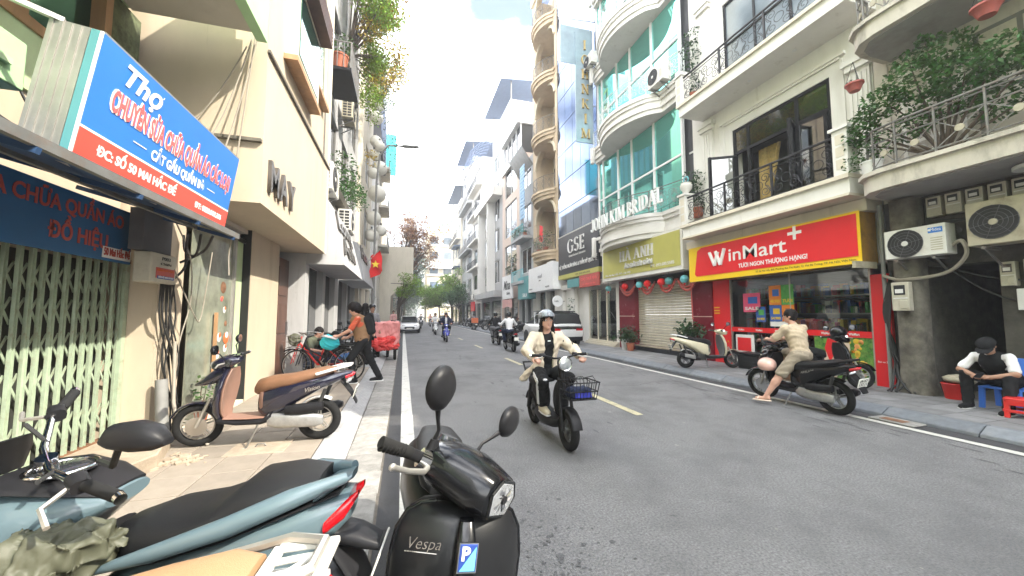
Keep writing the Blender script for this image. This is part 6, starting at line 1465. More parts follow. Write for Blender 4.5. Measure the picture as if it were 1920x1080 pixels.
    if head == 'cap':
        h_ = sdf_obj('cap', [('e', hc+hu*.045-lk*.008, (.118,.104,.088), HB), ('clip', tuple(hc+hu*.03), tuple(-hu))], M['cloth_black'], t, min(cell,.011), .01)
        MB().se([(hc+hu*.035+lk*.08, hl*.09, hu*.005),(hc+hu*.038+lk*.13, hl*.085, hu*.005),(hc+hu*.03+lk*.185, hl*.05, hu*.004)], 14).build('brim', M['cloth_black'], h_)
    if mask: sdf_obj('face_mask', [('e', hc-hu*.05+lk*.045, (.066,.066,.055), HB)], M[mask], t, min(cell,.011), .01)
    t['_'] = 0; del t['_']
    return t, dict(hc=hc, lk=lk, hu=hu, hl=hl, wr=wr, el=el, kn=kn, an=an, ch=ch, pv=pv)
def world_pt(t, p):
    return Matrix.Translation(t.location) @ t.rotation_euler.to_matrix().to_4x4() @ V3(p)
SEATED = dict(pelvis=(0,0,.86), chest=(.08,0,1.33), hands=[((.40,.31,1.06),(-.3,.8,-.6),(.6,-.5,-.1)),((.40,-.31,1.06),(-.3,-.8,-.6),(.6,.5,-.1))], feet=[((.28,.14,.44),(1,.25,.5)),((.28,-.14,.44),(1,-.25,.5))], look=(1,0,-.05))
# woman on the e-bike
W1, j = person('woman in cream jacket and striped track pants riding the black e-bike', (1.84,4.72,0), R(-90),
    (-.02,0,.80), (.02,0,1.26), [((.40,.31,1.02),(-.3,.9,-.5),(.7,-.2,-.1)),((.40,-.31,1.02),(-.3,-.9,-.5),(.7,.2,-.1))], [((.20,.10,.40),(1,.2,.4)),((.16,-.10,.40),(1,-.3,.4))],
    look=(1,-.12,-.02), top='cloth_black', bottom='cloth_black', shoe='shoe_beige', hair='long', head='helmet', jacket='cloth_cream', cell=.010, build=.95)
for k in (1,-1):                                                    # white stripes down the track pants
    h_, n_, a_ = j['pv']+V3((0,.085*k,0)), j['kn'][k], j['an'][k]
    for q in (-.022,0,.022):
        P = [h_.lerp(n_,u)+V3((q*.3,k*(.100-.026*u),q)) for u in (.25,.5,.75,.92)]+[n_+V3((q*.8+.01,k*.077,q*.5))]+[n_.lerp(a_,u)+V3((q,k*(.079-.012*u),0)) for u in (.15,.4,.7,.93)]
        MB().tube(P, .0075, 5).build('stripe', M['cloth_white'], W1)
MB().box(.128,.131,-.02,.02,1.20,1.215).build('shirt_print', M['cloth_white'], W1)
sdf_obj('jacket_tail', [('c',(-.05,-.15,.86),(-.14,-.27,.70),.04,.06)], M['cloth_cream'], W1, .012, .02, (.006,24,1), (.02,9,(1,1,.5)))
# man on the black scooter
W2, j = person('man in beige T-shirt and khaki shorts sitting on the black scooter', (6.52,4.86,0), R(88),
    (-.08,.02,.86), (.02,.02,1.32), [((.40,.14,1.10),(-.3,.8,-.7),(.8,-.4,.1)),((.42,-.06,1.12),(-.3,-.8,-.7),(.8,.5,.1))], [((.26,.46,.10),(.9,.7,.2)),((.26,-.14,.45),(1,-.2,.4))],
    look=(.9,.45,-.05), top='cloth_beige', bottom='cloth_khaki', shoe='sandal', sleeve='short', leg='short', hair='short', cell=.010, build=1.12, toe=[(.8,.6,0),(1,0,0)])
for k in (1,-1): MB().box(-.004,.004,-.018,.018,-.013,.013, Matrix.Translation(j['hc']+j['lk']*.098+j['hl']*.03*k+j['hu']*.014) @ Matrix(HBm := np.column_stack([j['lk'],j['hl'],j['hu']]).tolist()).to_4x4()).build('lens', M['glass_dark'], W2)
MB().tube([j['hc']-j['hl']*.08+j['hu']*.014, j['hc']+j['lk']*.1-j['hl']*.05+j['hu']*.018, j['hc']+j['lk']*.1+j['hl']*.05+j['hu']*.018, j['hc']+j['hl']*.08+j['hu']*.014], .004, 4).build('spectacles', M['plastic_black'], W2)
p = world_pt(W2, (.50,.05,1.14)); MB().box(-.004,.004,-.036,.036,-.07,.07, Matrix.Translation(p) @ Matrix.Rotation(R(60),4,'Z') @ Matrix.Rotation(R(-40),4,'Y')).build('phone', M['paint_black'], None, bevel=.003, label='dark phone held by the man on the black scooter', cat='phone')
# seated man with cap
W3, j = person('man in black cap and waistcoat with white sleeves on a blue chair', (8.72,3.40,.135), R(178),
    (0,0,.42), (.27,0,.79), [((.50,.06,.50),(.2,.9,-.6),(.7,-.5,.1)),((.50,-.08,.50),(.2,-.9,-.6),(.7,.5,.1))], [((.50,.22,.09),(.8,.3,.6)),((.42,-.22,.09),(.8,-.3,.6))],
    look=(.75,.1,-.75), top='cloth_white', bottom='cloth_black', shoe='cloth_black', sleeve='short', hair='short', head='cap', skin='skin_tan', cell=.011)
vp = [('e',(0.02,0,.48),(.14,.18,.15)),('c',(.04,0,.52),(.23,0,.73),.15,.155),('clip',(.0,0,.37),(0,0,-1))]
sdf_obj('waistcoat', vp, M['cloth_black'], W3, .012, .03, (.004,24,1))
p = world_pt(W3, (.59,.0,.53)); MB().box(-.075,.075,-.036,.036,-.004,.004, Matrix.Translation(p) @ Matrix.Rotation(R(-25),4,'Y')).build('phone', M['paint_black'], None, bevel=.003, label='dark phone in the hands of the seated man', cat='phone')
# standing man by the bicycle
W4, j = person('man with bushy black hair, orange sleeves and tan vest stooping beside the bicycle', (-.80,8.42,.15), R(186),
    (0,0,.87), (.12,0,1.32), [((.46,.12,.97),(-.4,.7,-.7),(.9,-.1,-.1)),((.30,-.10,.92),(-.8,-.6,-.2),(.8,.5,.0))], [((.16,.05,.09),(1,.1,.2)),((-.34,-.08,.09),(1,-.1,.1))],
    look=(.85,.2,-.45), top='cloth_orange', bottom='cloth_black', shoe='cloth_black', sleeve='short', hair='curly', cell=.0125, skin='skin')
sdf_obj('vest', [('c',(.02,0,.98),(.10,0,1.26),.155,.158),('e',(.02,0,.9),(.15,.175,.14)),('clip',(0,0,.84),(0,0,-1))], M['cloth_tan'], W4, .013, .03, (.005,22,2))
sdf_obj('backpack', [('b',(-.12,0,1.18),(.09,.14,.2),basis((.95,0,-.30)),{'round':.06})], M['cloth_black'], W4, .014, .02)
p = world_pt(W4, (.60,.10,.95)); t = MB().box(-.12,.12,-.1,.1,-.012,.012, Matrix.Translation(p) @ Matrix.Rotation(R(15),4,'Y')).build('paper_bundle', M['cloth_white'], None, label='white paper bundle held out by the stooping man', cat='papers')
sdf_obj('plastic_bag', [('e',(-1.42,8.36,.98),(.18,.13,.14)),('c',(-1.42,8.36,1.0),(-1.45,8.36,1.14),.06,.02)], M['cloth_cyan'], None, .015, .03, (.015,26,2), label='turquoise plastic bag on the rear bicycle carrier', cat='bag')
# two crouching men
SQ = dict(pelvis=(-.12,0,.34), chest=(.16,0,.72), feet=[((.02,.14,.09),(1,.3,.8)),((.02,-.14,.09),(1,-.3,.8))])
person('man in black T-shirt squatting with his back turned behind the bicycle', (-1.62,9.55,.15), R(75), hands=[((.45,.18,.42),(0,.8,-.5)),((.45,-.1,.40),(0,-.8,-.5))], look=(.8,0,-.5), top='cloth_black', bottom='cloth_navy', sleeve='short', cell=.0145, fingers=False, wob=.005, **SQ)
person('man in olive shirt sitting low by the dark wooden door', (-2.12,9.75,.25), R(-20), hands=[((.42,.16,.5),(0,.8,-.5)),((.42,-.12,.46),(0,-.8,-.5))], look=(.85,.2,-.4), top='cloth_olive', bottom='cloth_denim', sleeve='short', cell=.0145, fingers=False, **SQ)
sdf_obj('plastic_bag', [('c',(-1.32,9.1,.62),(-1.02,9.05,.66),.07,.06)], M['plastic_bluebag'], None, .014, .02, (.008,30,1), label='rolled blue plastic sheet between the bicycle and the stooping man', cat='bag')
# riders and people further along
def rider(label, loc, rz, **k):
    a = dict(SEATED); a.update(fingers=False, cell=.019, wob=.004); a.update(k); return person(label, loc, rz, **a)
rider('rider in white shirt and black helmet seen from behind on the black scooter', (4.42,15.6,0), R(90), top='cloth_white', head='helmet_face', bottom='cloth_navy')
rider('rider in black shirt and black helmet seen from behind beside the white shirted rider', (4.7,19.2,0), R(90), top='cloth_black', head='helmet_face', bottom='cloth_grey')
rider('long haired woman in dark jacket riding the blue scooter towards us', (2.38,22.0,0), R(-90), top='cloth_white', hair='long', jacket='cloth_navy', bottom='cloth_black', head='helmet_black')
rider('masked rider in pale lilac shirt on the white scooter in the distance', (2.42,30,0), R(-90), top='cloth_white', hair='short', head='helmet_black', bottom='cloth_grey', mask='cloth_grey')
rider('distant rider in grey on the far left of the road', (1.9,43,0), R(-90), top='cloth_grey', head='helmet_black', cell=.03)
rider('distant rider in pink far along the road', (3.4,50,0), R(-90), top='cloth_pink', head='helmet_pink', cell=.03)
rider('distant rider in blue far along the road', (4.4,55,0), R(90), top='cloth_denim', head='helmet_black', cell=.03)
rider('street seller in grey seated on the bike with the orange box', (7.0,38.3,.0), R(95), top='cloth_grey', head='helmet_black', cell=.025)
ST = dict(pelvis=(0,0,.90), chest=(.02,0,1.40), hands=[((.15,.22,.9),(-.5,.5,0)),((.15,-.22,.9),(-.5,-.5,0))], feet=[((.03,.1,.09),(1,0,.1)),((-.03,-.1,.09),(1,0,.1))], fingers=False, cell=.02)
person('woman in dark clothes with long black hair standing behind the stooping man', (-1.05,11.4,.15), R(80), top='cloth_black', hair='long', look=(1,0,0), **ST)
person('person in grey jacket and brown helmet beside the red covered delivery bike', (-1.0,13.2,.15), R(-70), top='cloth_grey', head='helmet_black', look=(1,0,0), skin='skin_tan', **ST)
person('person in pale pink at the foot of the far left tree', (-.75,31,.15), R(-80), top='cloth_pink', look=(1,0,0), **ST)
# ---------------------------------------------------------------- scooters
def wheel(t, x, z, Rr, w, m='engine', spokes=5, name='wheel', M4=None, thin=.012, disc=False):
    def P(mb): 
        if M4 is not None: mb.v = [tuple(M4 @ Vector(p)) for p in mb.v]
        return mb
    r = w/2; mb = MB(); mb.tube([(x+(Rr-2*r)*math.cos(a), 0, z+(Rr-2*r)*math.sin(a)) for a in [2*math.pi*i/28 for i in range(28)]], thin, 6, True)
    for i in range(spokes):
        a = 2*math.pi*i/spokes+.3
        for s in (-.28,.28): mb.bar((x+.03*math.cos(a+s*2),0,z+.03*math.sin(a+s*2)),(x+(Rr-2*r)*math.cos(a+s*.4),0,z+(Rr-2*r)*math.sin(a+s*.4)),.02,.016)
    mb.cyl((x,-.05,z),.04,.10,(0,1,0),14)
    o = P(mb).build(name, M[m], t)
    P(MB().tube([(x+(Rr-r)*math.cos(a),0,z+(Rr-r)*math.sin(a)) for a in [2*math.pi*i/32 for i in range(32)]], r, 10, True)).build('tyre', M['tyre'], o)
    if disc: P(MB().lathe([(.05,0),(.105,0),(.105,.004),(.05,.004)], (x,.055,z), (0,1,0), 22)).build('brake_disc', M['steel'], o)
    return o
def fender(t, x, z, Rf, hw, a0, a1, m, name='fender', th=.012, M4=None):
    rings = [((x+Rf*math.cos(R(a)),0,z+Rf*math.sin(R(a))), (0,hw,0), (th*math.cos(R(a)),0,th*math.sin(R(a)))) for a in [a0+(a1-a0)*i/10 for i in range(11)]]
    return MB().se(rings, 12, 2.6, M4).build(name, M[m], t)
def sx(st, n=20, e=2.6): return MB().se([((x,0,z),(0,hy,0),(0,0,hz)) for x,z,hz,hy in st], n, e)
def apron_rings(st, bend=.25, n=24, e=2.4, dx=0):
    rings = []
    for z, xc, hx, hy in st:
        ring = []
        for k in range(n):
            a = 2*math.pi*k/n; ca, sa = math.cos(a), math.sin(a)
            y = hy*math.copysign(abs(ca)**(2/e), ca); x = xc+dx+hx*math.copysign(abs(sa)**(2/e), sa)-bend*(y*y)/max(hy,.05)
            ring.append((x,y,z))
        rings.append(ring)
    return rings
def steer4(px, pz, rake, ang):
    ax = Vector((-math.sin(rake),0,math.cos(rake))); return Matrix.Translation((px,0,pz)) @ Matrix.Rotation(ang,4,ax) @ Matrix.Translation((-px,0,-pz))
def bars(t, hx, hz, S4, spread=.34, cov='paint_black', mirror=True, cover=None, grip='rubber', stem='plastic_black', back=.06, mh=.19, round_m=False, light=True, sweep=.02):
    def T(mb): mb.v = [tuple(S4 @ Vector(p)) for p in mb.v]; return mb
    h = T(MB().tube([(hx-back-.03,spread,hz+.02),(hx-back*.4,spread*.55,hz+.015),(hx,.08,hz-.02),(hx,-.08,hz-.02),(hx-back*.4,-spread*.55,hz+.015),(hx-back-.03,-spread,hz+.02)], .012, 8)).build('handlebar', M[stem], t)
    if cover:
        T(sx(cover, 22)).build('handlebar_cover', M[cov], t)
        if light: T(MB().se([((hx+.145,0,hz-.045),(0,.085,0),(0,0,.045)),((hx+.168,0,hz-.045),(0,.065,0),(0,0,.034)),((hx+.175,0,hz-.045),(0,.03,0),(0,0,.015))], 16)).build('headlight', M['lens'], t)
        T(MB().box(hx-.10,hx-.02,-.06,.06,hz+.052,hz+.06)).build('instrument', M['glass_dark'], t)
    for s in (1,-1):
        T(MB().tube([(hx-back*.75,s*(spread-.12),hz+.018),(hx-back-.03,s*spread,hz+.02)], .019, 10)).build('grip', M[grip], t)
        T(MB().cyl((hx-back-.03,s*spread,hz+.02),.017,.022,(-.2,s,0),10)).build('bar_end', M['chrome'], t)
        T(MB().tube([(hx-.02,s*(spread-.14),hz+.01),(hx+.035,s*(spread-.10),hz+.0),(hx+.03,s*(spread-.02),hz-.012)], .008, 6)).build('lever', M['alu'], t)
        T(MB().se([((hx-.045,s*(spread-.17),hz+.018),(.028,0,0),(0,0,.026)),((hx-.05,s*(spread-.115),hz+.018),(.026,0,0),(0,0,.024))], 10)).build('switch_block', M['plastic_black'], t)
        if mirror:
            m0 = Vector((hx-.02,s*(spread-.15),hz+.03)); m1 = Vector((hx+.02,s*(spread+.01),hz+mh))
            st = T(MB().tube([m0, m0.lerp(m1,.4)+Vector((.02,0,.03)), m1-Vector((0,0,.04))], .007, 6)).build('mirror_stem', M['plastic_black'], t)
            w, hh = (.055,.055) if round_m else (.076,.050)
            T(MB().se([(m1+Vector((.028,s*.02,0)),(0,w*.5,0),(0,0,hh*.5)),(m1+Vector((.012,s*.02,0)),(0,w*.92,0),(0,0,hh*.92)),(m1+Vector((-.012,s*.02,0)),(0,w,0),(0,0,hh))], 18, 2.3)).build('mirror', M['plastic_black'], t)
            T(MB().se([(m1+Vector((-.0125,s*.02,0)),(0,w*.9,0),(0,0,hh*.9)),(m1+Vector((-.0135,s*.02,0)),(0,w*.9,0),(0,0,hh*.9))], 18, 2.3)).build('mirror_glass', M['mirror'], t)
    return h
def plate(t, c, tilt, txt, w=.19, h=.14, y2=None):
    M4 = Matrix.Translation(c) @ Matrix.Rotation(tilt,4,'Y')
    o = MB().box(-.004,.004,-w/2,w/2,-h/2,h/2,M4).build('licence_plate', M['plate_white'], t, bevel=.004)
    for i, s in enumerate(txt):
        me, v = text_mesh(s, .06, .0006, .001); me.transform(Matrix.Translation((-(v[:,0].max()+v[:,0].min())/2,0,0)))
        me.transform(M4 @ frame_mat((-.0055,0,.012-.055*i),(0,-1,0),(0,0,1))); link('lettering', me, M['ink_black'], o, 0)
PLATES = [('29-X1','481.25'),('30-H3','117.62'),('29-T2','638.04'),('29-E1','905.71'),('29-K7','226.38')]; pk = [0]
def scooter(label, loc, rz, body='paint_black', inner='plastic_black', seat='seat_black', Rr=.265, steer=0, lean=0, name='motor_scooter', cat='scooter', group=None, rack=None, fend=None, low='plastic_black', nose=False, detail=True, rimm='engine', side=None, stand=True, txt=None):
    t = thing(name, label, cat, loc, rz, group, rot=(lean,0,rz)); S4 = steer4(.44, .7, R(26), steer); fa = (.63,Rr)
    def T(mb): mb.v = [tuple(S4 @ Vector(p)) for p in mb.v]; return mb
    wheel(t, *fa, Rr, .085, rimm, M4=S4, name='front_wheel', disc=True); wheel(t, -.63, Rr, Rr, .10, rimm, name='rear_wheel')
    for s in (1,-1): T(MB().tube([(fa[0],s*.075,fa[1]),(.49,s*.075,.56)], .018, 8)).build('fork', M['alu'], t)
    fender(t, *fa, Rr+.018, .062, 25, 150, fend or body, 'front_fender', M4=S4)
    ap = [(.31,.40,.035,.09),(.40,.425,.05,.14),(.52,.42,.055,.19),(.66,.40,.055,.205),(.78,.37,.05,.17),(.88,.335,.04,.10)]
    MB().loft(apron_rings(ap)).build('front_apron', M[body], t); MB().loft(apron_rings([(z,x-.045,h*.5,w*.93) for z,x,h,w in ap])).build('leg_shield', M[inner], t)
    sx([(.40,.30,.03,.12),(.2,.28,.035,.16),(-.05,.28,.04,.16),(-.16,.33,.06,.15)]).build('floorboard', M[low], t); sx([(.34,.325,.012,.12),(.1,.322,.012,.14),(-.08,.322,.012,.13)]).build('floor_mat', M[inner], t)
    sx([(.0,.46,.10,.085),(-.08,.48,.19,.125),(-.25,.545,.185,.155),(-.45,.62,.13,.165),(-.68,.70,.085,.145),(-.90,.765,.05,.09),(-1.0,.79,.022,.05)], 24, 2.8).build('body_panel', M[body], t)
    sx([(-.01,.5,.15,.09),(-.03,.52,.18,.11),(-.06,.52,.18,.12)]).build('under_seat_panel', M[inner], t)
    sx([(.05,.63,.045,.06),(.01,.655,.085,.115),(-.13,.695,.083,.14),(-.34,.722,.075,.15),(-.52,.77,.064,.15),(-.70,.812,.054,.135),(-.80,.83,.03,.085)], 24, 2.6).build('seat', M[seat], t)
    bars(t, .33, .97, S4, cov=body, cover=[(.49,.92,.03,.05),(.46,.925,.06,.095),(.38,.95,.078,.125),(.30,.965,.07,.12),(.22,.975,.03,.08)])
    if nose: sx([(.66,.70,.015,.03),(.56,.74,.05,.10),(.44,.80,.09,.15),(.34,.84,.08,.14)], 20).build('nose_fairing', M[body], t)
    for s in (1,-1):
        MB().se([((.475,s*.10,.70),(0,.035,0),(0,0,.03)),((.462,s*.15,.70),(0,.03,0),(0,0,.025)),((.43,s*.185,.69),(0,.012,0),(0,0,.012))], 10).build('indicator', M['light_amber' if side == 'a' else 'lens'], t)
        MB().se([((-.98,s*.06,.715),(.02,0,0),(0,0,.02)),((-.96,s*.12,.70),(.015,0,0),(0,0,.015))], 8).build('rear_indicator', M['lens'], t)
    MB().se([((-.93,0,.745),(0,.085,0),(0,0,.028)),((-1.0,0,.765),(0,.06,0),(0,0,.026)),((-1.025,0,.775),(0,.03,0),(0,0,.012))], 14).build('tail_light', M['light_red'], t)
    mb = MB(); mb.tube([(-.62,.145,.80),(-.86,.12,.865),(-.98,.06,.885),(-.98,-.06,.885),(-.86,-.12,.865),(-.62,-.145,.80)], .016, 7); mb.build('grab_rail', M[rack or low], t)
    sx([(-.88,.70,.03,.08),(-.99,.55,.03,.075),(-1.05,.42,.012,.06)]).build('rear_mudguard', M['plastic_black'], t); fender(t, -.63, Rr, Rr+.02, .055, 20, 120, 'plastic_black' if rack is None else rack, 'rear_fender')
    if detail: plate(t, (-1.035,0,.56), R(-18), txt or PLATES[pk[0] % 5]); pk[0] += 1
    else: MB().box(-1.04,-1.03,-.09,.09,.5,.63).build('licence_plate', M['plate_white'], t)
    MB().se([((-.30,-.13,.25),(0,.035,0),(0,0,.035)),((-.42,-.15,.27),(0,.055,0),(0,0,.06)),((-.80,-.165,.35),(0,.055,0),(0,0,.062)),((-.86,-.165,.36),(0,.03,0),(0,0,.03))], 16).build('exhaust', M['plastic_black'], t); MB().se([((-.46,-.20,.29),(0,.012,0),(0,0,.05)),((-.74,-.215,.35),(0,.012,0),(0,0,.05))], 12).build('heat_shield', M['engine'], t)
    MB().se([((-.12,.10,.29),(0,.05,0),(0,0,.07)),((-.22,.12,.28),(0,.045,0),(0,0,.085)),((-.62,.12,.27),(0,.045,0),(0,0,.08)),((-.70,.12,.27),(0,.02,0),(0,0,.05))], 16).build('belt_case', M['engine'], t)
    MB().se([((-.30,.13,.40),(0,.04,0),(0,0,.05)),((-.45,.14,.41),(0,.05,0),(0,0,.06)),((-.70,.13,.43),(0,.04,0),(0,0,.05))], 12).build('air_cleaner', M['plastic_black'], t)
    MB().box(-.35,-.12,-.1,.1,.22,.42).build('engine', M['engine_dark'], t, bevel=.02)
    for s in (.12,-.12): MB().tube([(-.60,s,.30),(-.72,s*1.05,.62)], .022, 8).build('shock', M['engine_dark'], t)
    if stand: MB().tube([(-.02,.11,.26),(.06,.20,.02),(.10,.22,.01)], .011, 6).build('side_stand', M['steel'], t)
    return t
BR = scooter('dark navy scooter with brown seat and leg shield parked on the left pavement', (-1.48,4.81,.15), R(176.5), 'paint_navy', 'brown_plastic', 'seat_brown', Rr=.245, steer=R(8), lean=R(-3), rack='paint_white', fend='paint_navy', rimm='alu', nose=True)
BR.scale = (.94,.94,.94)
text('Vision', (-.50,.172,.60), (-1,0,.25), UP, .07, M['chrome'], BR, .001, .001, shear=.3)
T_ = scooter('scooter with wide tan seat and white rear carrier at the bottom edge', (-1.10,1.355,.08), R(173), 'paint_white', 'plastic_black', 'seat_tan', lean=R(-4), rack='alu')
T_.scale = (.92,.92,.92)
mb = MB()
for s in (1,-1): mb.bar((-.83,s*.10,.845),(-1.0,s*.085,.862),.032,.02); mb.bar((-.84,s*.03,.847),(-.99,s*.028,.864),.018,.018)
mb.bar((-1.0,-.10,.862),(-1.0,.10,.862),.032,.022); mb.bar((-.83,-.11,.84),(-.83,.11,.84),.035,.02); mb.bar((-.84,.09,.85),(-.97,-.04,.862),.014,.016); mb.build('rear_carrier', M['ac_white'], T_, bevel=.006)
WH = scooter('cream white scooter with black seat parked by the shutter step', (7.88,8.22,.135), R(-16), 'paint_cream', 'plastic_grey', 'seat_black', Rr=.235, lean=R(-2), rack='paint_white', rimm='plastic_grey', side='a')
B2 = scooter('black scooter under the man in the beige T-shirt', (6.52,4.9,0), R(88), 'paint_black', 'plastic_black', 'seat_black', Rr=.275, steer=R(14), lean=R(-5), nose=True, txt=('29-X7','137.11'))
text('AIRBLADE', (-.25,.158,.60), (-1,0,.28), UP, .05, M['alu'], B2, .001)
sdf_obj('helmet', [('e',(6.27,5.22,.66),(.15,.14,.13)),('clip',(0,0,.56),(0,0,-1))], M['helmet_pink'], None, .012, .01, label='pale pink helmet hung low on the front of the black scooter', cat='helmet')
B3_ = scooter('black scooter with round mirror parked behind the beige shirted man', (7.85,5.35,.135), R(-25), 'paint_black', 'plastic_black', 'seat_black', Rr=.24, lean=R(-4), side='a')
sdf_obj('helmet', [('e',(8.16,5.26,1.21),(.14,.13,.125)),('clip',(0,0,1.13),(0,0,-1))], M['paint_black'], None, .012, .01, label='black helmet resting on the handlebar of the parked black scooter', cat='helmet')
# scooters of the riders
def dd(src, label, loc, rz, m, group=None, seat=None, lean=0):
    sw = {M['paint_navy']: M[m], M['brown_plastic']: M['plastic_black'], M['seat_brown']: M['seat_black'], M['paint_white']: M['plastic_black']}
    return dup(src, loc, 0, label, group, swap=sw, rot=(lean,0,rz))
RS = scooter('black scooter with red tail light under the white shirted rider', (4.42,15.6,0), R(90), 'paint_navy', 'brown_plastic', 'seat_brown', rack='paint_white', detail=False, stand=False)
dd(RS, 'black scooter under the black shirted rider', (4.7,19.2,0), R(90), 'paint_black'); dd(RS, 'blue scooter ridden towards us by the long haired woman', (2.38,22,0), R(-90), 'paint_royal')
dd(RS, 'white scooter ridden towards us in the distance', (2.42,30,0), R(-90), 'paint_white'); dd(RS, 'distant dark scooter under the grey rider', (1.9,43,0), R(-90), 'paint_black'); dd(RS, 'distant dark scooter under the pink rider', (3.4,50,0), R(-90), 'paint_grey'); dd(RS, 'distant scooter under the blue shirted rider', (4.4,55,0), R(90), 'paint_black')
dd(RS, 'bike carrying an orange delivery box on the right', (7.0,38.3,0), R(95), 'paint_grey')
for o in RS.children:
    if o.name.startswith(('front_apron','body_panel','front_fender','handlebar_cover')): o.data.materials[0] = M['paint_black']
    elif o.data.materials and o.data.materials[0] == M['seat_brown']: o.data.materials[0] = M['seat_black']
    elif o.data.materials and o.data.materials[0] in (M['brown_plastic'], M['paint_white']): o.data.materials[0] = M['plastic_black']
MB().box(-.32,.32,-.24,.24,0,.5).build('delivery_box', M['sign_orange'], None, bevel=.04, label='orange delivery box on the seller bike at the right kerb', cat='box').location = (6.95,37.4,.72)
G = 'scooters parked on the right pavement'
for i, (x, y, a, m, l) in enumerate(((7.75,25.0,200,'paint_black','black scooter parked right behind the riders beside the SUV'),(7.9,27.4,205,'paint_grey','grey scooter parked under the teal sign'),(7.7,29.6,195,'paint_red','red scooter parked below the script sign'),(7.8,31.4,200,'paint_red','second red scooter parked beyond the first red one'),(7.8,33.2,160,'paint_black','black scooter parked beyond the red pair'),(7.9,35.2,205,'paint_grey','grey scooter parked before the orange box'),(7.8,40.5,195,'paint_black','dark scooter parked beyond the orange box'),(7.9,42.2,200,'paint_white','white scooter parked far along the right kerb'),(7.8,44,198,'paint_navy','navy scooter parked far along the right kerb'),(7.8,46,203,'paint_black','black scooter parked far before the red sign'),(7.8,48.5,197,'paint_grey','grey scooter parked far under the dark awning'))):
    dd(RS, l, (x,y,.135), R(a), m, G, lean=R(-4))
G = 'scooters parked by the left facades'
for i, (x, y, a, m, l) in enumerate(((-1.75,10.9,-25,'paint_black','black scooter parked behind the squatting man'),(-1.7,11.8,-20,'paint_grey','grey scooter parked second behind the squatting man'),(-1.8,12.8,-25,'paint_black','black scooter parked third behind the squatting man'))):
    dd(RS, l, (x,y,.152), R(a), m, G, lean=R(-4))
# ---------------------------------------------------------------- black front scooter (facing the viewer)
t = thing('motor_scooter', 'black scooter with hexagonal headlight and chrome script facing us in the foreground', 'scooter', (.135,1.95,.015), 0, None, rot=(R(-8),0,R(-91)))
S4 = steer4(.42, .8, R(24), R(53))
def T(mb): mb.v = [tuple(S4 @ Vector(p)) for p in mb.v]; return mb
wheel(t, .64, .235, .235, .11, 'plastic_grey', M4=S4, name='front_wheel', disc=True); wheel(t, -.66, .235, .235, .12, 'plastic_grey', name='rear_wheel')
T(sx([(.90,.30,.02,.05),(.86,.38,.07,.095),(.72,.42,.10,.11),(.52,.40,.10,.11),(.44,.34,.06,.08)])).build('front_fender', M['paint_black_matt'], t)
ap = [(.19,.36,.03,.10),(.26,.47,.05,.17),(.36,.53,.055,.215),(.50,.54,.055,.240),(.63,.525,.055,.246),(.72,.505,.052,.236),(.775,.485,.046,.205),(.803,.47,.035,.155),(.812,.46,.02,.10)]
MB().loft(apron_rings(ap, .30, 36, 2.3)).build('leg_shield', M['paint_black_matt'], t)
MB().loft(apron_rings([(z,x-.05,h*.5,w*.96) for z,x,h,w in ap], .30, 28)).build('inner_shield', M['plastic_black'], t)
for s in (1,-1): MB().tube([(x-.30*w+.0,s*w*1.0,z) for z,x,h,w in ap], .010, 8).build('shield_trim', M['paint_black'], t)
MB().se([((.545,0,.80),(0,.026,0),(.02,0,.0)),((.585,0,.745),(0,.037,0),(.026,0,0)),((.605,0,.70),(0,.040,0),(.026,0,0)),((.620,0,.60),(0,.043,0),(.030,0,0)),((.618,0,.46),(0,.040,0),(.030,0,0)),((.60,0,.34),(0,.030,0),(.02,0,0))], 18, 3).build('horn_cover', M['paint_black'], t)
def fm(x, y, z, sl=.08): return frame_mat((x,y,z),(0,1,0),(-.10,0,1))
bd = MB().box(-.030,.030,-.042,.042,0,.004,fm(.640,0,.725)).build('badge', M['ink_blue'], t, bevel=.002)
MB().add([fm(.6405,0,.725) @ Vector(p) for p in ((-.026,-.038,.0048),(.026,-.038,.0048),(.026,.036,.0048))],[(0,1,2)]).build('badge_half', M['turq'], bd)
me, v = text_mesh('P', .058, .0005, .002); me.transform(fm(.6405,-.024,.725) @ Matrix.Translation((0,-.005,.0055))); link('lettering', me, M['sign_white'], bd, 0)
MB().box(-.033,.033,-.046,.046,-.002,.003,fm(.639,0,.725)).build('badge_rim', M['chrome'], bd)
me, v = text_mesh('Vespa', .052, .002, -.0005, shear=.4); me.transform(frame_mat((.560,-.205,.715),(.36,1,0),(-.14,0,1)) @ Matrix.Rotation(R(6),4,'Z')); link('script_badge', me, M['chrome'], t, 0)
MB().bar((.558,-.205,.705),(.60,-.10,.716),.003).build('script_underline', M['chrome'], t)
sx([(.36,.24,.03,.15),(.0,.22,.04,.17),(-.15,.30,.08,.16)]).build('floorboard', M['plastic_black'], t)
sx([(-.12,.45,.14,.10),(-.25,.50,.20,.17),(-.5,.53,.20,.215),(-.75,.55,.16,.20),(-.95,.58,.09,.12),(-1.03,.60,.03,.05)], 24).build('body_panel', M['paint_black_matt'], t)
sx([(-.05,.64,.03,.08),(-.10,.665,.05,.13),(-.3,.68,.05,.15),(-.6,.71,.05,.15),(-.82,.72,.035,.11),(-.88,.72,.02,.06)], 24).build('seat', M['seat_black'], t)
T(MB().tube([(.47,0,.72),(.40,0,.96)], .06, 12)).build('steering_column', M['paint_black'], t)
T0 = T
def T(mb): mb.v = [(.27+(p[0]-.27)*.80+.03,p[1]*1.12,p[2]-.13+.16*max(0,p[0]-.3)) for p in mb.v]; return T0(mb)
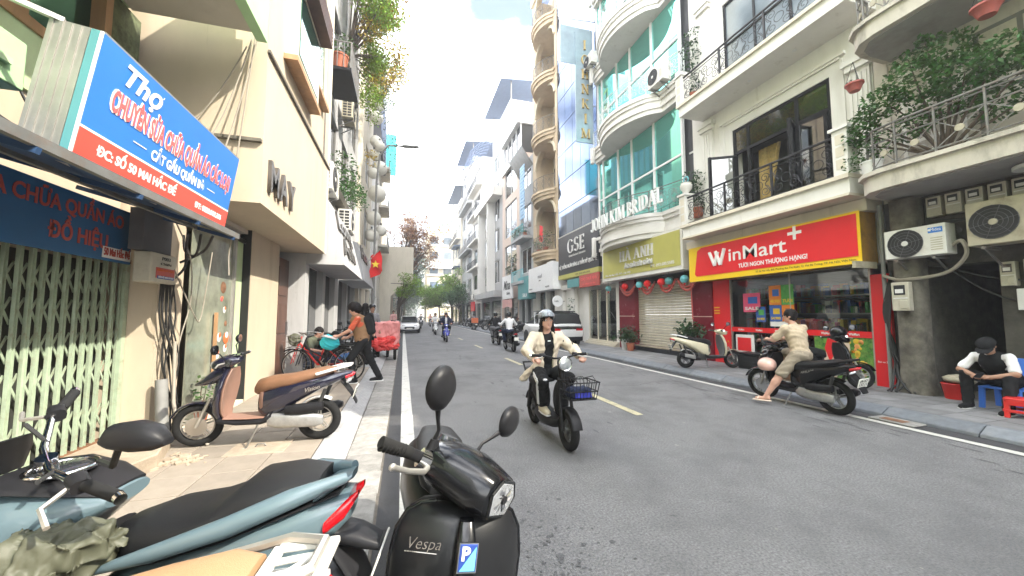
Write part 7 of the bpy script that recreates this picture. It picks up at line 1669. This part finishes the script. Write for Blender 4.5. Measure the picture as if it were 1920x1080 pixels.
# headset with six sided lamp
T(MB().se([((.15,0,1.035),(0,.06,0),(0,0,.03),2.4),((.22,0,1.04),(0,.15,0),(0,0,.075),2.5),((.30,0,1.03),(0,.195,0),(0,0,.095),2.4),((.40,0,1.012),(0,.17,0),(0,0,.098),2.6),((.50,0,.985),(0,.135,0),(0,0,.092),3),((.585,0,.965),(0,.108,0),(0,0,.080),3.2),((.60,0,.962),(0,.098,0),(0,0,.072),3.2)], 28)).build('headset', M['paint_black'], t)
hexa = [(-.052,.064),(.052,.064),(.100,.014),(.070,-.062),(-.070,-.062),(-.100,.014)]
hl = T(MB().prism([(y*.96,z*.96) for y,z in hexa], 'x', .598, .612, Matrix.Translation((0,0,.962)))).build('headlight', M['lens'], t, bevel=.006)
rim = MB()
for (a,b_) in zip(hexa, hexa[1:]+hexa[:1]): rim.tube([(.606,a[0],.962+a[1]),(.606,b_[0],.962+b_[1])], .007, 6)
T(rim).build('headlight_rim', M['paint_black'], hl)
for k in range(9):
    a = 2*math.pi*k/9; T(MB().add([(.6125,.012*math.cos(a),.962+.012*math.sin(a)),(.620,.040*math.cos(a),.962+.034*math.sin(a)),(.6125,.072*math.cos(a+.3),.962+.050*math.sin(a+.3)),(.613,.055*math.cos(a+.6),.962+.042*math.sin(a+.6))],[(0,1,2),(0,2,3)])).build('reflector_facet', M['chrome' if k % 2 else 'lens'], hl, angle=0)
T(MB().cyl((.612,.0,.962),.016,.010,(1,0,0),12)).build('bulb_shield', M['plastic_black'], hl)
T(MB().se([((.21,0,1.095),(0,.06,0),(.05,0,0)),((.20,0,1.125),(0,.05,0),(.035,0,0))], 18)).build('speedometer', M['glass_dark'], t)
for s in (1,-1):
    T(MB().tube([(.29,s*.17,1.03),(.265,s*.21,1.035)], .036, 12)).build('switch_housing', M['chrome'], t)
    T(MB().tube([(.265,s*.21,1.035),(.245,s*.27,1.04)], .021, 12)).build('switch_block', M['plastic_black'], t)
    T(MB().tube([(.25,s*.255,1.04),(.215,s*.385,1.05)], [.022,.0205], 14)).build('grip', M['rubber'], t)
    for i in range(7): T(MB().tube([(.243-.0045*i,s*(.285+.0145*i),1.042),(.2415-.0045*i,s*(.290+.0145*i),1.042)], .0235, 12)).build('grip_ring', M['rubber'], t)
    T(MB().tube([(.31,s*.19,1.01),(.345,s*.24,1.0),(.33,s*.31,.995),(.32,s*.375,1.0)], [.013,.012,.010,.009], 8)).build('lever', M['alu'], t); T(MB().ell((.319,s*.38,1.0),.013,10,7)).build('lever_ball', M['alu'], t)
    T(MB().tube([(.27,s*.165,1.075),(.27,s*.175,1.11)], [.028,.018], 10)).build('mirror_base', M['plastic_black'], t)
    st = T(MB().tube([(.27,s*.175,1.105),(.275,s*.185,1.145),(.285,s*.23,1.18),(.295,s*.275,1.22)], [.010,.008,.0085,.013], 8)).build('mirror_stem', M['plastic_black'], t)
    c = Vector((.30,s*.315,1.285)); e1 = Vector((0,.070,.038*s)) ; e2 = Vector((-.01,-.03*s,.07))
    T(MB().se([(c+Vector((.045,0,0)),e1*.25,e2*.25),(c+Vector((.037,0,0)),e1*.68,e2*.68),(c+Vector((.018,0,0)),e1*.95,e2*.95),(c-Vector((.004,0,0)),e1,e2),(c-Vector((.012,0,0)),e1*.95,e2*.95)], 24, 2.2)).build('mirror', M['plastic_black'], t)
    T(MB().se([(c-Vector((.0125,0,0)),e1*.9,e2*.9),(c-Vector((.0135,0,0)),e1*.9,e2*.9)], 24, 2.2)).build('mirror_glass', M['mirror'], t)
# ---------------------------------------------------------------- grey-blue scooter seen from above
t = thing('motor_scooter', 'large grey blue scooter with stepped black seat and bare handlebar at lower left', 'scooter', (-.925,1.775,.045), 0, None, rot=(R(-2),0,R(170)))
S4 = steer4(.27, .85, R(20), R(52))
wheel(t, .62, .27, .27, .1, 'plastic_grey', M4=steer4(.5,.8,R(26),R(40)), name='front_wheel'); wheel(t, -.60, .27, .27, .12, 'plastic_grey', name='rear_wheel')
fender(t, -.60, .27, .295, .06, 60, 170, 'plastic_grey', 'rear_fender')
sx([(.05,.45,.14,.09),(-.1,.52,.18,.15),(-.3,.60,.16,.18),(-.5,.67,.135,.168),(-.66,.735,.105,.125),(-.77,.79,.05,.07)], 26, 2.9).build('body_panel', M['paint_blue'], t)
sx([(-.02,.672,.007,.15),(-.2,.707,.007,.178),(-.4,.758,.008,.172),(-.58,.812,.009,.140),(-.74,.850,.007,.078)], 24, 3).build('side_trim', M['plastic_black'], t)
for s in (1,-1):
    MB().tube([(.0,s*.155,.68),(-.2,s*.180,.742),(-.42,s*.172,.808),(-.60,s*.128,.868),(-.76,s*.05,.90)], [.012,.026,.034,.034,.02], 10).build('grab_handle', M['paint_blue'], t)
    MB().se([((-.70,s*.085,.745),(0,.03,0),(0,0,.025)),((-.76,s*.06,.79),(0,.026,0),(0,0,.032)),((-.80,s*.04,.835),(0,.015,0),(0,0,.012))], 12).build('tail_light', M['light_red'], t)
    MB().tube([(-.45,s*.165,.60),(-.62,s*.13,.66),(-.70,s*.11,.72)], [.01,.03,.012], 8).build('lower_fin', M['paint_blue'], t)
    me, v = text_mesh('PCX', .07, .001, .003, shear=.2)
    me.transform(frame_mat((-.34 if s > 0 else -.52, s*.185, .64 if s>0 else .68),(-s,0,.24*s),UP)); link('lettering', me, M['ink_black'], t, 0)
sx([(-.66,.84,.02,.10),(-.70,.865,.02,.085),(-.775,.895,.014,.04)], 18).build('tail_deck', M['paint_blue'], t)
sx([(.04,.66,.04,.05),(.0,.70,.075,.10),(-.12,.735,.075,.145),(-.26,.755,.065,.168),(-.34,.775,.07,.170),(-.42,.828,.08,.162),(-.56,.866,.062,.135),(-.67,.882,.034,.09)], 28, 2.7).build('seat', M['seat_black'], t)
sx([(-.66,.70,.03,.07),(-.80,.66,.035,.06),(-.88,.63,.02,.05)], 16).build('mudguard_bracket', M['plastic_black'], t); sx([(-.72,.64,.04,.08),(-.80,.52,.03,.085),(-.86,.40,.012,.07)], 16).build('rear_mudguard', M['plastic_black'], t)
plate(t, (-.865,0,.56), R(-20), ('29-G1','720.56'))
sx([(.02,.86,.025,.09),(.10,.84,.075,.15),(.26,.78,.16,.19),(.44,.72,.20,.205),(.62,.66,.18,.15),(.72,.62,.08,.07)], 26, 2.5).build('front_fairing', M['paint_blue'], t)
sx([(.03,.885,.012,.085),(.14,.915,.014,.135),(.28,.94,.016,.16),(.42,.93,.012,.15)], 20).build('dash_panel', M['plastic_black'], t)
sx([(.10,.68,.06,.152),(.24,.60,.08,.185),(.40,.55,.08,.19)], 20).build('inner_panel', M['plastic_black'], t)
sx([(.12,.40,.14,.12),(.3,.36,.12,.16),(.5,.38,.12,.14)], 18).build('lower_fairing', M['plastic_black'], t)
MB().tube([(.24+.088*math.cos(a),.088*math.sin(a),.955) for a in [2*math.pi*i/24 for i in range(24)]], .009, 8, True).build('instrument_ring', M['chrome'], t)
MB().lathe([(.08,0),(.06,.012)], (.24,0,.952), (0,0,1), 20).build('instrument', M['glass_dark'], t)
MB().se([((.50,0,.92),(0,.13,0),(.02,0,0)),((.46,0,1.0),(0,.12,0),(.012,0,0)),((.42,0,1.06),(0,.08,0),(.008,0,0))], 16).build('windscreen', M['plastic_black'], t)
def T(mb): mb.v = [tuple(S4 @ Vector(p)) for p in mb.v]; return mb
T(MB().tube([(.27,0,.90),(.27,0,1.02)], .028, 10)).build('handlebar_clamp', M['chrome'], t)
bars(t, .27, 1.03, S4, .40, 'paint_black', False, None, stem='chrome', back=.08)
I_ = (Matrix.Translation(t.location) @ t.rotation_euler.to_matrix().to_4x4()).inverted()
e0 = Vector((.96,-.28,0)); c0 = Vector((-.70,1.31,1.215))
mb = MB().se([(c0-e0*.085+Vector((0,0,-.012)),(-.01,-.02,0),(0,0,.012)),(c0-e0*.06,(-.015,-.032,0),(0,0,.034)),(c0,(-.016,-.036,0),(0,0,.042)),(c0+e0*.05-Vector((0,0,.004)),(-.014,-.032,0),(0,0,.034)),(c0+e0*.085-Vector((0,0,.014)),(-.006,-.014,0),(0,0,.010))], 18, 2.4)
mb.v = [tuple(I_ @ Vector(p)) for p in mb.v]; mb.build('mirror', M['plastic_black'], t)
mb = MB().tube([c0-e0*.05-Vector((0,0,.03)), c0-e0*.10-Vector((.0,-.05,.10)), Vector((-.93,1.56,1.08))], .009, 6); mb.v = [tuple(I_ @ Vector(p)) for p in mb.v]; mb.build('mirror_stem', M['plastic_black'], t)
for s in (1,-1): T(MB().tube([(.30,s*.20,1.06),(.26,s*.10,1.02),(.30,s*.03,.96),(.36,0,.93)], .007, 6)).build('brake_hose', M['cable'], t)
MB().box(-.3,.05,-.1,.1,.2,.45).build('engine', M['engine_dark'], t, bevel=.03); MB().se([((-.2,.13,.28),(0,.04,0),(0,0,.09)),((-.62,.13,.28),(0,.04,0),(0,0,.08))], 14).build('belt_case', M['engine_dark'], t)
sdf_obj('raincoat_bundle', [('e',(-1.10,1.55,.72),(.17,.13,.17)),('e',(-1.02,1.58,.82),(.15,.10,.07)),('c',(-1.18,1.52,.62),(-.98,1.60,.60),.11,.10),('c',(-1.05,1.56,.84),(-.9,1.62,.80),.05,.03)], M['tarp'], None, .009, .05, (.008,30,2.2), (.040, 9, (1.6,.7,.8)), label='crumpled olive raincoat bundle stuffed on the floor of the grey blue scooter', cat='raincoat')
# ---------------------------------------------------------------- e-bike
t = thing('electric_bike', 'black electric bike with round headlight and front wire basket', 'e-bike', (1.85,4.62,0), R(-90))
wheel(t, .585, .225, .225, .10, 'plastic_grey', 6, 'front_wheel', disc=True); wheel(t, -.57, .225, .225, .10, 'plastic_grey', 6, 'rear_wheel')
for s in (1,-1): MB().tube([(.585,s*.075,.225),(.50,s*.07,.55),(.42,s*.05,.80)], .02, 8).build('fork', M['black_metal'], t)
MB().tube([(.44,0,.60),(.36,0,.98)], .035, 10).build('steering_column', M['plastic_black'], t)
fender(t, .585, .225, .25, .06, 15, 140, 'plastic_black', 'front_fender'); fender(t, -.57, .225, .25, .06, 40, 160, 'plastic_black', 'rear_fender')
sx([(.42,.30,.03,.06),(.30,.24,.06,.12),(.0,.22,.085,.14),(-.22,.26,.09,.12)]).build('battery_floor', M['plastic_black'], t)
sx([(.42,.55,.16,.06),(.38,.55,.22,.10),(.34,.55,.18,.09)]).build('leg_shield', M['plastic_black'], t)
sx([(-.14,.45,.16,.07),(-.25,.50,.16,.10),(-.5,.58,.09,.10),(-.72,.66,.03,.05)]).build('body_panel', M['plastic_black'], t); sx([(-.02,.70,.03,.09),(-.1,.72,.05,.13),(-.35,.73,.05,.14),(-.65,.76,.045,.12),(-.74,.76,.02,.06)]).build('seat', M['seat_black'], t)
MB().tube([(-.6,.12,.72),(-.8,.1,.84),(-.8,-.1,.84),(-.6,-.12,.72)], .014, 6).build('rear_rack', M['black_metal'], t)
for s in (1,-1): MB().tube([(-.57,s*.1,.24),(-.42,s*.11,.60)], .024, 8).build('shock', M['engine_dark'], t); MB().tube([(.40,s*.12,.78),(.42,s*.20,.78)], .01,6).build('indicator_stem', M['black_metal'], t); MB().ell((.42,s*.22,.78),(.03,.03,.018),10,7).build('indicator', M['lens'], t)
bars(t, .36, 1.04, Matrix.Identity(4), .36, mirror=False, back=.0, stem='black_metal')
h = MB().lathe([(.03,-.10),(.075,-.06),(.085,0),(.085,.012),(.078,.014)], (.50,0,.97), (1,0,0), 24).build('headlight', M['plastic_black'], t); MB().lathe([(.078,0),(.05,.012),(.01,.016)], (.512,0,.97), (1,0,0), 22).build('lens', M['lens'], h); MB().tube([(.515,.08*math.cos(a),.97+.08*math.sin(a)) for a in [2*math.pi*i/24 for i in range(24)]], .007, 6, True).build('rim', M['chrome'], h)
bk = thing('wire_basket', 'black wire basket on the front of the e-bike with a dark blue bag inside', 'basket', (1.95,3.97,.60), R(-90))
mb = MB()
def rr(k, z): return [(k*.15,.19*k,z),(k*.15,-.19*k,z),(-k*.13,-.19*k,z),(-k*.13,.19*k,z)]
for k, z in ((.82,0),(.9,.09),(1.0,.19)): mb.tube(rr(k,z), .007, 5, True)
for i in range(9):
    u = -1+2*i/8
    for a in (1,-1): mb.tube([(.123*a,.156*u,0),(.15*a,.19*u,.19)], .0035, 4); 
for i in range(6):
    u = -1+2*i/5
    for a in (1,-1): mb.tube([(.12*u,.156*a,0),(.14*u,.19*a,.19)], .0035, 4)
for i in range(5): mb.tube([(-.13,-.15+.075*i,.20),(.0,-.15+.075*i+.03*(-1)**i,.24),(.14,-.15+.075*i,.20)], .005, 4)
mb.build('wires', M['black_metal'], bk); MB().box(-.1,.12,-.15,.15,.002,.01).build('base', M['black_metal'], bk)
sdf_obj('cloth_bag', [('b',(1.95,3.97,.66),(.13,.10,.06),None,{'round':.04})], M['cloth_navy'], None, .012, .02, (.006,40,1), label='dark navy bag with violet edge inside the wire basket', cat='bag'); MB().box(-.10,.10,-.004,.0,-.03,.03).build('paper_packet', M['paint_royal'], None, label='violet packet at the front of the wire basket', cat='packet').location = (1.95,3.85,.655)
# ---------------------------------------------------------------- bicycles
def bicycle(label, loc, rz, fm, tag_='bicycle', lean=0, basket=True, group='bicycles on the left pavement'):
    t = thing('bicycle', label, 'bicycle', loc, rz, group, rot=(lean,0,rz)); Rw = .33
    for x, nm in ((.55,'front_wheel'),(-.55,'rear_wheel')):
        w = MB(); w.tube([(x+.30*math.cos(a),0,Rw+.30*math.sin(a)) for a in [2*math.pi*i/36 for i in range(36)]], .008, 5, True)
        for i in range(18): a = 2*math.pi*i/18; w.tube([(x,.02*(-1)**i,Rw),(x+.30*math.cos(a),0,Rw+.30*math.sin(a))], .0022, 3)
        w.cyl((x,-.04,Rw),.018,.08,(0,1,0),8); w = w.build(nm, M['alu'], t); MB().tube([(x+.315*math.cos(a),0,Rw+.315*math.sin(a)) for a in [2*math.pi*i/36 for i in range(36)]], .016, 7, True).build('tyre', M['tyre'], w)
    mb = MB()
    for a, b, r in (((.40,0,.78),(.0,0,.30),.02),((.0,0,.30),(-.16,0,.78),.017),((-.55,.04,Rw),(.0,.02,.30),.010),((-.55,-.04,Rw),(.0,-.02,.30),.010),((-.55,.04,Rw),(-.14,.01,.70),.009),((-.55,-.04,Rw),(-.14,-.01,.70),.009),((.36,0,.92),(.45,0,.66),.02),((.55,.05,Rw),(.45,.04,.66),.011),((.55,-.05,Rw),(.45,-.04,.66),.011),((.39,0,.70),(-.06,0,.48),.016)): mb.tube([a,b], r, 7)
    mb.build('frame', M[fm], t); MB().tube([(.20,.28,1.0),(.32,.22,1.02),(.36,0,.96),(.32,-.22,1.02),(.20,-.28,1.0)], .011, 7).build('handlebar', M['steel'], t)
    sx([(.02,.84,.02,.03),(-.1,.85,.03,.07),(-.24,.87,.035,.10),(-.28,.87,.02,.08)], 14).build('saddle', M['seat_black'], t)
    for x in (.55,-.55): fender(t, x, Rw, .355, .028, 40, 170 if x < 0 else 130, 'black_metal', 'mudguard', .004)
    mb = MB(); mb.bar((-.25,0,.74),(-.85,0,.74),.10,.02); mb.bar((-.55,.06,Rw),(-.6,.05,.73),.012); mb.bar((-.55,-.06,Rw),(-.6,-.05,.73),.012); mb.build('rear_carrier', M['black_metal'], t)
    mb = MB(); mb.lathe([(.09,-.004),(.09,.004)], (0,-.05,.30), (0,1,0), 20); mb.build('chain_ring', M['steel'], t); MB().tube([(0,.06,.30),(.1,.07,.16),(.1,.12,.16)], .009, 6).build('crank', M['steel'], t); MB().tube([(0,-.06,.30),(-.1,-.07,.44),(-.1,-.12,.44)], .009, 6).build('crank', M['steel'], t)
    MB().tube([(-.5,.08,.30),(-.46,.14,.01)], .008, 5).build('kick_stand', M['steel'], t)
    if basket:
        mb = MB()
        for k, z in ((.75,.72),(.88,.83),(1,.95)): mb.tube([(.62+.12*k,.15*k,z),(.62+.12*k,-.15*k,z),(.62-.12*k,-.15*k,z),(.62-.12*k,.15*k,z)], .006, 4, True)
        for i in range(8):
            a = 2*math.pi*i/8+.2; mb.tube([(.62+.1*math.cos(a),.12*math.sin(a),.72),(.62+.13*math.cos(a),.16*math.sin(a),.95)], .004, 4)
        mb.build('basket', M['iron_grey'], t)
    return t
bicycle('dark bicycle with a wire basket standing in front of the squatting men', (-1.60,8.75,.152), R(164), 'black_metal')
bicycle('bright red bicycle behind the dark one', (-1.78,9.15,.152), R(168), 'plastic_red', basket=False)
sdf_obj('plastic_bag', [('e',(-2.2,8.92,1.02),(.12,.11,.13))], M['tarp'], None, .014, .02, (.014,30,3), label='grey plastic bag in the basket of the dark bicycle', cat='bag')
# ---------------------------------------------------------------- red covered delivery bike
t = thing('delivery_tricycle', 'delivery tricycle under a red and faded pink tarpaulin at the left kerb', 'tricycle', (-.52,13.7,.02), R(-90))
for y in (.27,-.27): wheel(t, .3, .22, .22, .1, 'plastic_grey', 5, 'front_wheel', M4=Matrix.Translation((0,y,0)))
wheel(t, -.7, .25, .25, .1, 'plastic_grey', 5, 'rear_wheel'); MB().box(-.2,.55,-.38,.38,.36,.44).build('cargo_bed', M['black_metal'], t); MB().bar((-.7,0,.25),(-.2,0,.5),.06).build('frame', M['black_metal'], t)
sdf_obj('tarpaulin', [('b',(.2,0,.88),(.42,.42,.42),None,{'round':.08}),('c',(.5,.25,.55),(.55,-.2,.5),.14,.16)], M['tarp_pink'], t, .02, .06, (.012,11,2.0), (.05,4,(1,1,.5))); sdf_obj('red_fold', [('c',(.60,.2,.72),(.60,-.28,.60),.12,.20),('c',(.55,.3,.5),(.58,-.25,.42),.14,.13),('c',(.1,-.44,1.1),(.25,-.44,.5),.05,.09)], M['tarp_red'], t, .018, .06, (.012,18,1), (.06,5,(1,1,1.4)))
MB().tube([(-.5,.3,1.05),(-.45,0,1.0),(-.5,-.3,1.05)], .014, 6).build('handlebar', M['black_metal'], t); MB().tube([(-.7,0,.3),(-.6,0,.75)], .02, 6).build('seat_post', M['black_metal'], t); sx([(-.5,.78,.03,.08),(-.7,.8,.04,.12),(-.8,.8,.02,.08)],12).build('seat', M['seat_black'], t)
# ---------------------------------------------------------------- cars
def car(label, loc, rz, L_, W_, H_, m, suv=False, name='parked_car'):
    t = thing(name, label, 'car', loc, rz); h = L_/2; w = W_/2
    if suv:
        low = [(-h,.75,.30,w*.88),(-h+.12,.72,.42,w*.97),(-1.2,.70,.44,w),(1.2,.70,.42,w),(h-.35,.68,.38,w*.98),(h,.62,.28,w*.86)]
        cab = [(-h+.15,1.10,.10,w*.86),(-h+.35,1.30,.34,w*.86),(-.9,1.32,.38,w*.86),(.3,1.32,.37,w*.86),(.85,1.18,.2,w*.86),(1.25,1.08,.05,w*.86)]
    else:
        low = [(-h,.66,.16,w*.8),(-h+.2,.64,.30,w*.95),(-1.2,.60,.34,w),(1.1,.58,.32,w),(h-.5,.55,.28,w*.98),(h-.08,.50,.22,w*.88),(h,.46,.14,w*.7)]
        cab = [(-1.7,.92,.03,w*.74),(-1.1,1.08,.26,w*.76),(-.3,1.14,.30,w*.77),(.35,1.12,.27,w*.77),(.9,.98,.13,w*.79),(1.25,.90,.02,w*.8)]
    sx(low, 28, 3.6).build('body', M[m], t); g = sx(cab, 26, 3.8).build('windows', M['glass_dark'], t)
    top = max(c[1]+c[2] for c in cab)
    sx([(c[0]*.86,top+.005-.03*(abs(c[0])>.8),.025,c[3]*.90) for c in cab[1:5]], 20, 3.4).build('roof', M['paint_black' if suv else m], t)
    for s in (1,-1):
        for a in ((cab[1][0],cab[2][0]*.9),(.25,.30),(-.35,-.33)): MB().bar((a[0],s*w*.865 if suv else s*w*.79,.98 if suv else .88),(a[1],s*w*.83 if suv else s*w*.74,top-.06),.06,.02).build('roof_pillar', M[m], t)
        for x in (h-.85,-h+.85):
            wh = wheel(t, 0, 0, .34, .2, 'engine', 5, 'wheel', M4=Matrix.Translation((x,s*(w-.10),.34))); MB().lathe([(.37,0),(.37,.01)], (x,s*(w-.005),.36), (0,s,0), 22).build('wheel_arch', M['plastic_black'], t)
        MB().se([((h-.20,s*w*.55,.66 if not suv else .78),(0,.18,0),(0,0,.06)),((h-.02,s*w*.52,.63 if not suv else .78),(0,.15,0),(0,0,.05))], 12).build('headlight', M['lens'], t)
        MB().box(-h-.02,-h+.1,s*w*.45,s*w*.85,.78,.92).build('tail_light', M['light_red'], t, bevel=.02)
        MB().se([((.95,s*(w-.02),.98),(.06,0,0),(0,0,.05)),((.92,s*(w+.16),1.0),(.05,0,0),(0,0,.06))], 10).build('wing_mirror', M[m], t)
    MB().se([((h-.06,0,.48),(0,w*.5,0),(0,0,.12)),((h+.02,0,.46),(0,w*.46,0),(0,0,.10))], 14, 4).build('grille', M['grille'], t); MB().box(h-.03,h+.03,-w*.8,w*.8,.2,.32).build('lower_intake', M['plastic_black'], t, bevel=.03)
    MB().box(h+.02,h+.04,-.24,.24,.36,.46).build('licence_plate', M['plate_white'], t)
    MB().box(-h-.03,-h+.2,-w*.85,w*.85,.30,.5).build('rear_bumper', M['plastic_black'], t, bevel=.04)
    return t
SV = car('white SUV with black roof and dark rear window parked half on the right pavement', (7.28,18.0,.03), R(92), 4.1, 1.75, 1.65, 'paint_white', True)
MB().box(-2.07,-2.03,-.72,.72,.84,.98).build('rear_lamp_bar', M['grille'], SV, bevel=.02); MB().box(-1.98,-1.86,-.62,.62,1.08,1.52).build('rear_window', M['glass_dark'], SV, bevel=.02); MB().lathe([(.05,0),(.05,.01)], (-2.08,0,.91), (-1,0,0), 12).build('emblem', M['chrome'], SV)
for s in (1,-1): MB().bar((-2.075,s*.5,.91),(-2.075,s*.06,.87),.03,.02).build('light_strip', M['chrome'], SV)
car('white sedan with grey grille parked facing us at the left kerb', (.52,34.3,0), R(-90), 4.5, 1.75, 1.45, 'paint_white')
car('dark car parked far along on the right', (6.1,58,0), R(90), 4.2, 1.7, 1.5, 'paint_black')
# ---------------------------------------------------------------- stools, chair, pots on the pavements
def stool(label, loc, rz, m, h=.26, w=.28):
    t = thing('plastic_stool', label, 'stool', loc, rz); MB().box(-w/2,w/2,-w/2,w/2,h-.035,h).build('seat', M[m], t, bevel=.012)
    for a in (1,-1):
        for b in (1,-1): MB().prism([(a*(w/2-.02),h-.03),(a*(w/2-.075),h-.03),(a*(w/2-.04),0),(a*(w/2+.02),0)], 'y', b*(w/2-.05)-.025+b*.02, b*(w/2-.05)+.025+b*.02).build('leg', M[m], t, bevel=.006)
    for k in range(4):
        A = Matrix.Rotation(k*math.pi/2,4,'Z'); MB().box(-w/2+.03,w/2-.03,w/2-.012,w/2,h-.10,h-.03,A).build('apron', M[m], t, bevel=.004); MB().box(-w/2+.02,w/2-.02,w/2-.002,w/2+.01,h*.28,h*.42,A).build('stretcher', M[m], t, bevel=.004)
    return t
stool('low red plastic stool in front of the seated man', (8.20,3.06,.135), R(12), 'plastic_red', .27, .30)
t = thing('plastic_chair', 'blue plastic chair under the man with the cap', 'chair', (8.74,3.40,.135), R(178))
MB().box(-.2,.22,-.21,.21,.30,.33).build('seat', M['plastic_blue'], t, bevel=.012)
MB().loft([[(-.2-.10*u,-.21,.33+.42*u),(-.2-.10*u,.21,.33+.42*u),(-.225-.10*u,.21,.33+.42*u),(-.225-.10*u,-.21,.33+.42*u)] for u in (0,.5,1)]).build('backrest', M['plastic_blue'], t, bevel=.01)
for a in (.18,-.18):
    for b in (.18,-.18): MB().prism([(a-.025,.31),(a+.025,.31),(a+.035+.1*a,0),(a-.005+.1*a,0)], 'y', b-.03, b+.03).build('leg', M['plastic_blue'], t, bevel=.006)
t = thing('bucket', 'red plastic bucket beside the alley mouth', 'bucket', (8.95,4.08,.135)); MB().lathe([(.10,0),(.135,.24),(.145,.25),(.135,.26),(.12,.25),(.09,.02)], n=18).build('body', M['plastic_red'], t); MB().tube([(0,.135*math.cos(a),.25-.12*math.sin(a)) for a in [math.pi*i/10 for i in range(11)]], .005, 5).build('handle', M['steel'], t)
sdf_obj('bread_sack', [('e',(9.0,4.02,.46),(.16,.2,.08))], M['ac_old'], None, .02, .02, (.008,30,1), label='pale cloth bundle lying on the red bucket', cat='bundle')
potted('bushy dark plant in a white pot left of the shutter', (8.72,13.45,.135), 'pot_white', .17, .42, [((rnd.gauss(0,.14),rnd.gauss(0,.22),.62+rnd.gauss(0,.12)),.24) for _ in range(9)], 'leaf_dark', 900, .11)
potted('smaller plant in a terracotta pot beside the white pot', (8.62,12.95,.135), 'terracotta', .15, .3, [((rnd.gauss(0,.12),rnd.gauss(0,.2),.58+rnd.gauss(0,.12)),.22) for _ in range(7)], 'leaf_dark', 900, .11)
potted('dark broad leaved plant at the right end of the shutter step', (8.75,9.9,.135), 'black_sign', .18, .4, [((rnd.gauss(0,.13),rnd.gauss(0,.16),.75+.3*rnd.random()),.24) for _ in range(9)], 'leaf_dark', 800, .14)
t = thing('potted_plant', 'thin reddish plant on a dark stand by the house number', 'plant', (8.8,18.7,.135)); MB().lathe([(.12,0),(.1,1.0),(.16,1.02),(.16,1.2)], n=12).build('stand', M['black_sign'], t); crown([((0,0,1.5),.25),((.05,.05,1.9),.25),((0,-.05,2.2),.2)], 400, .14).build('foliage', M['leaf_dark'], t, angle=0)
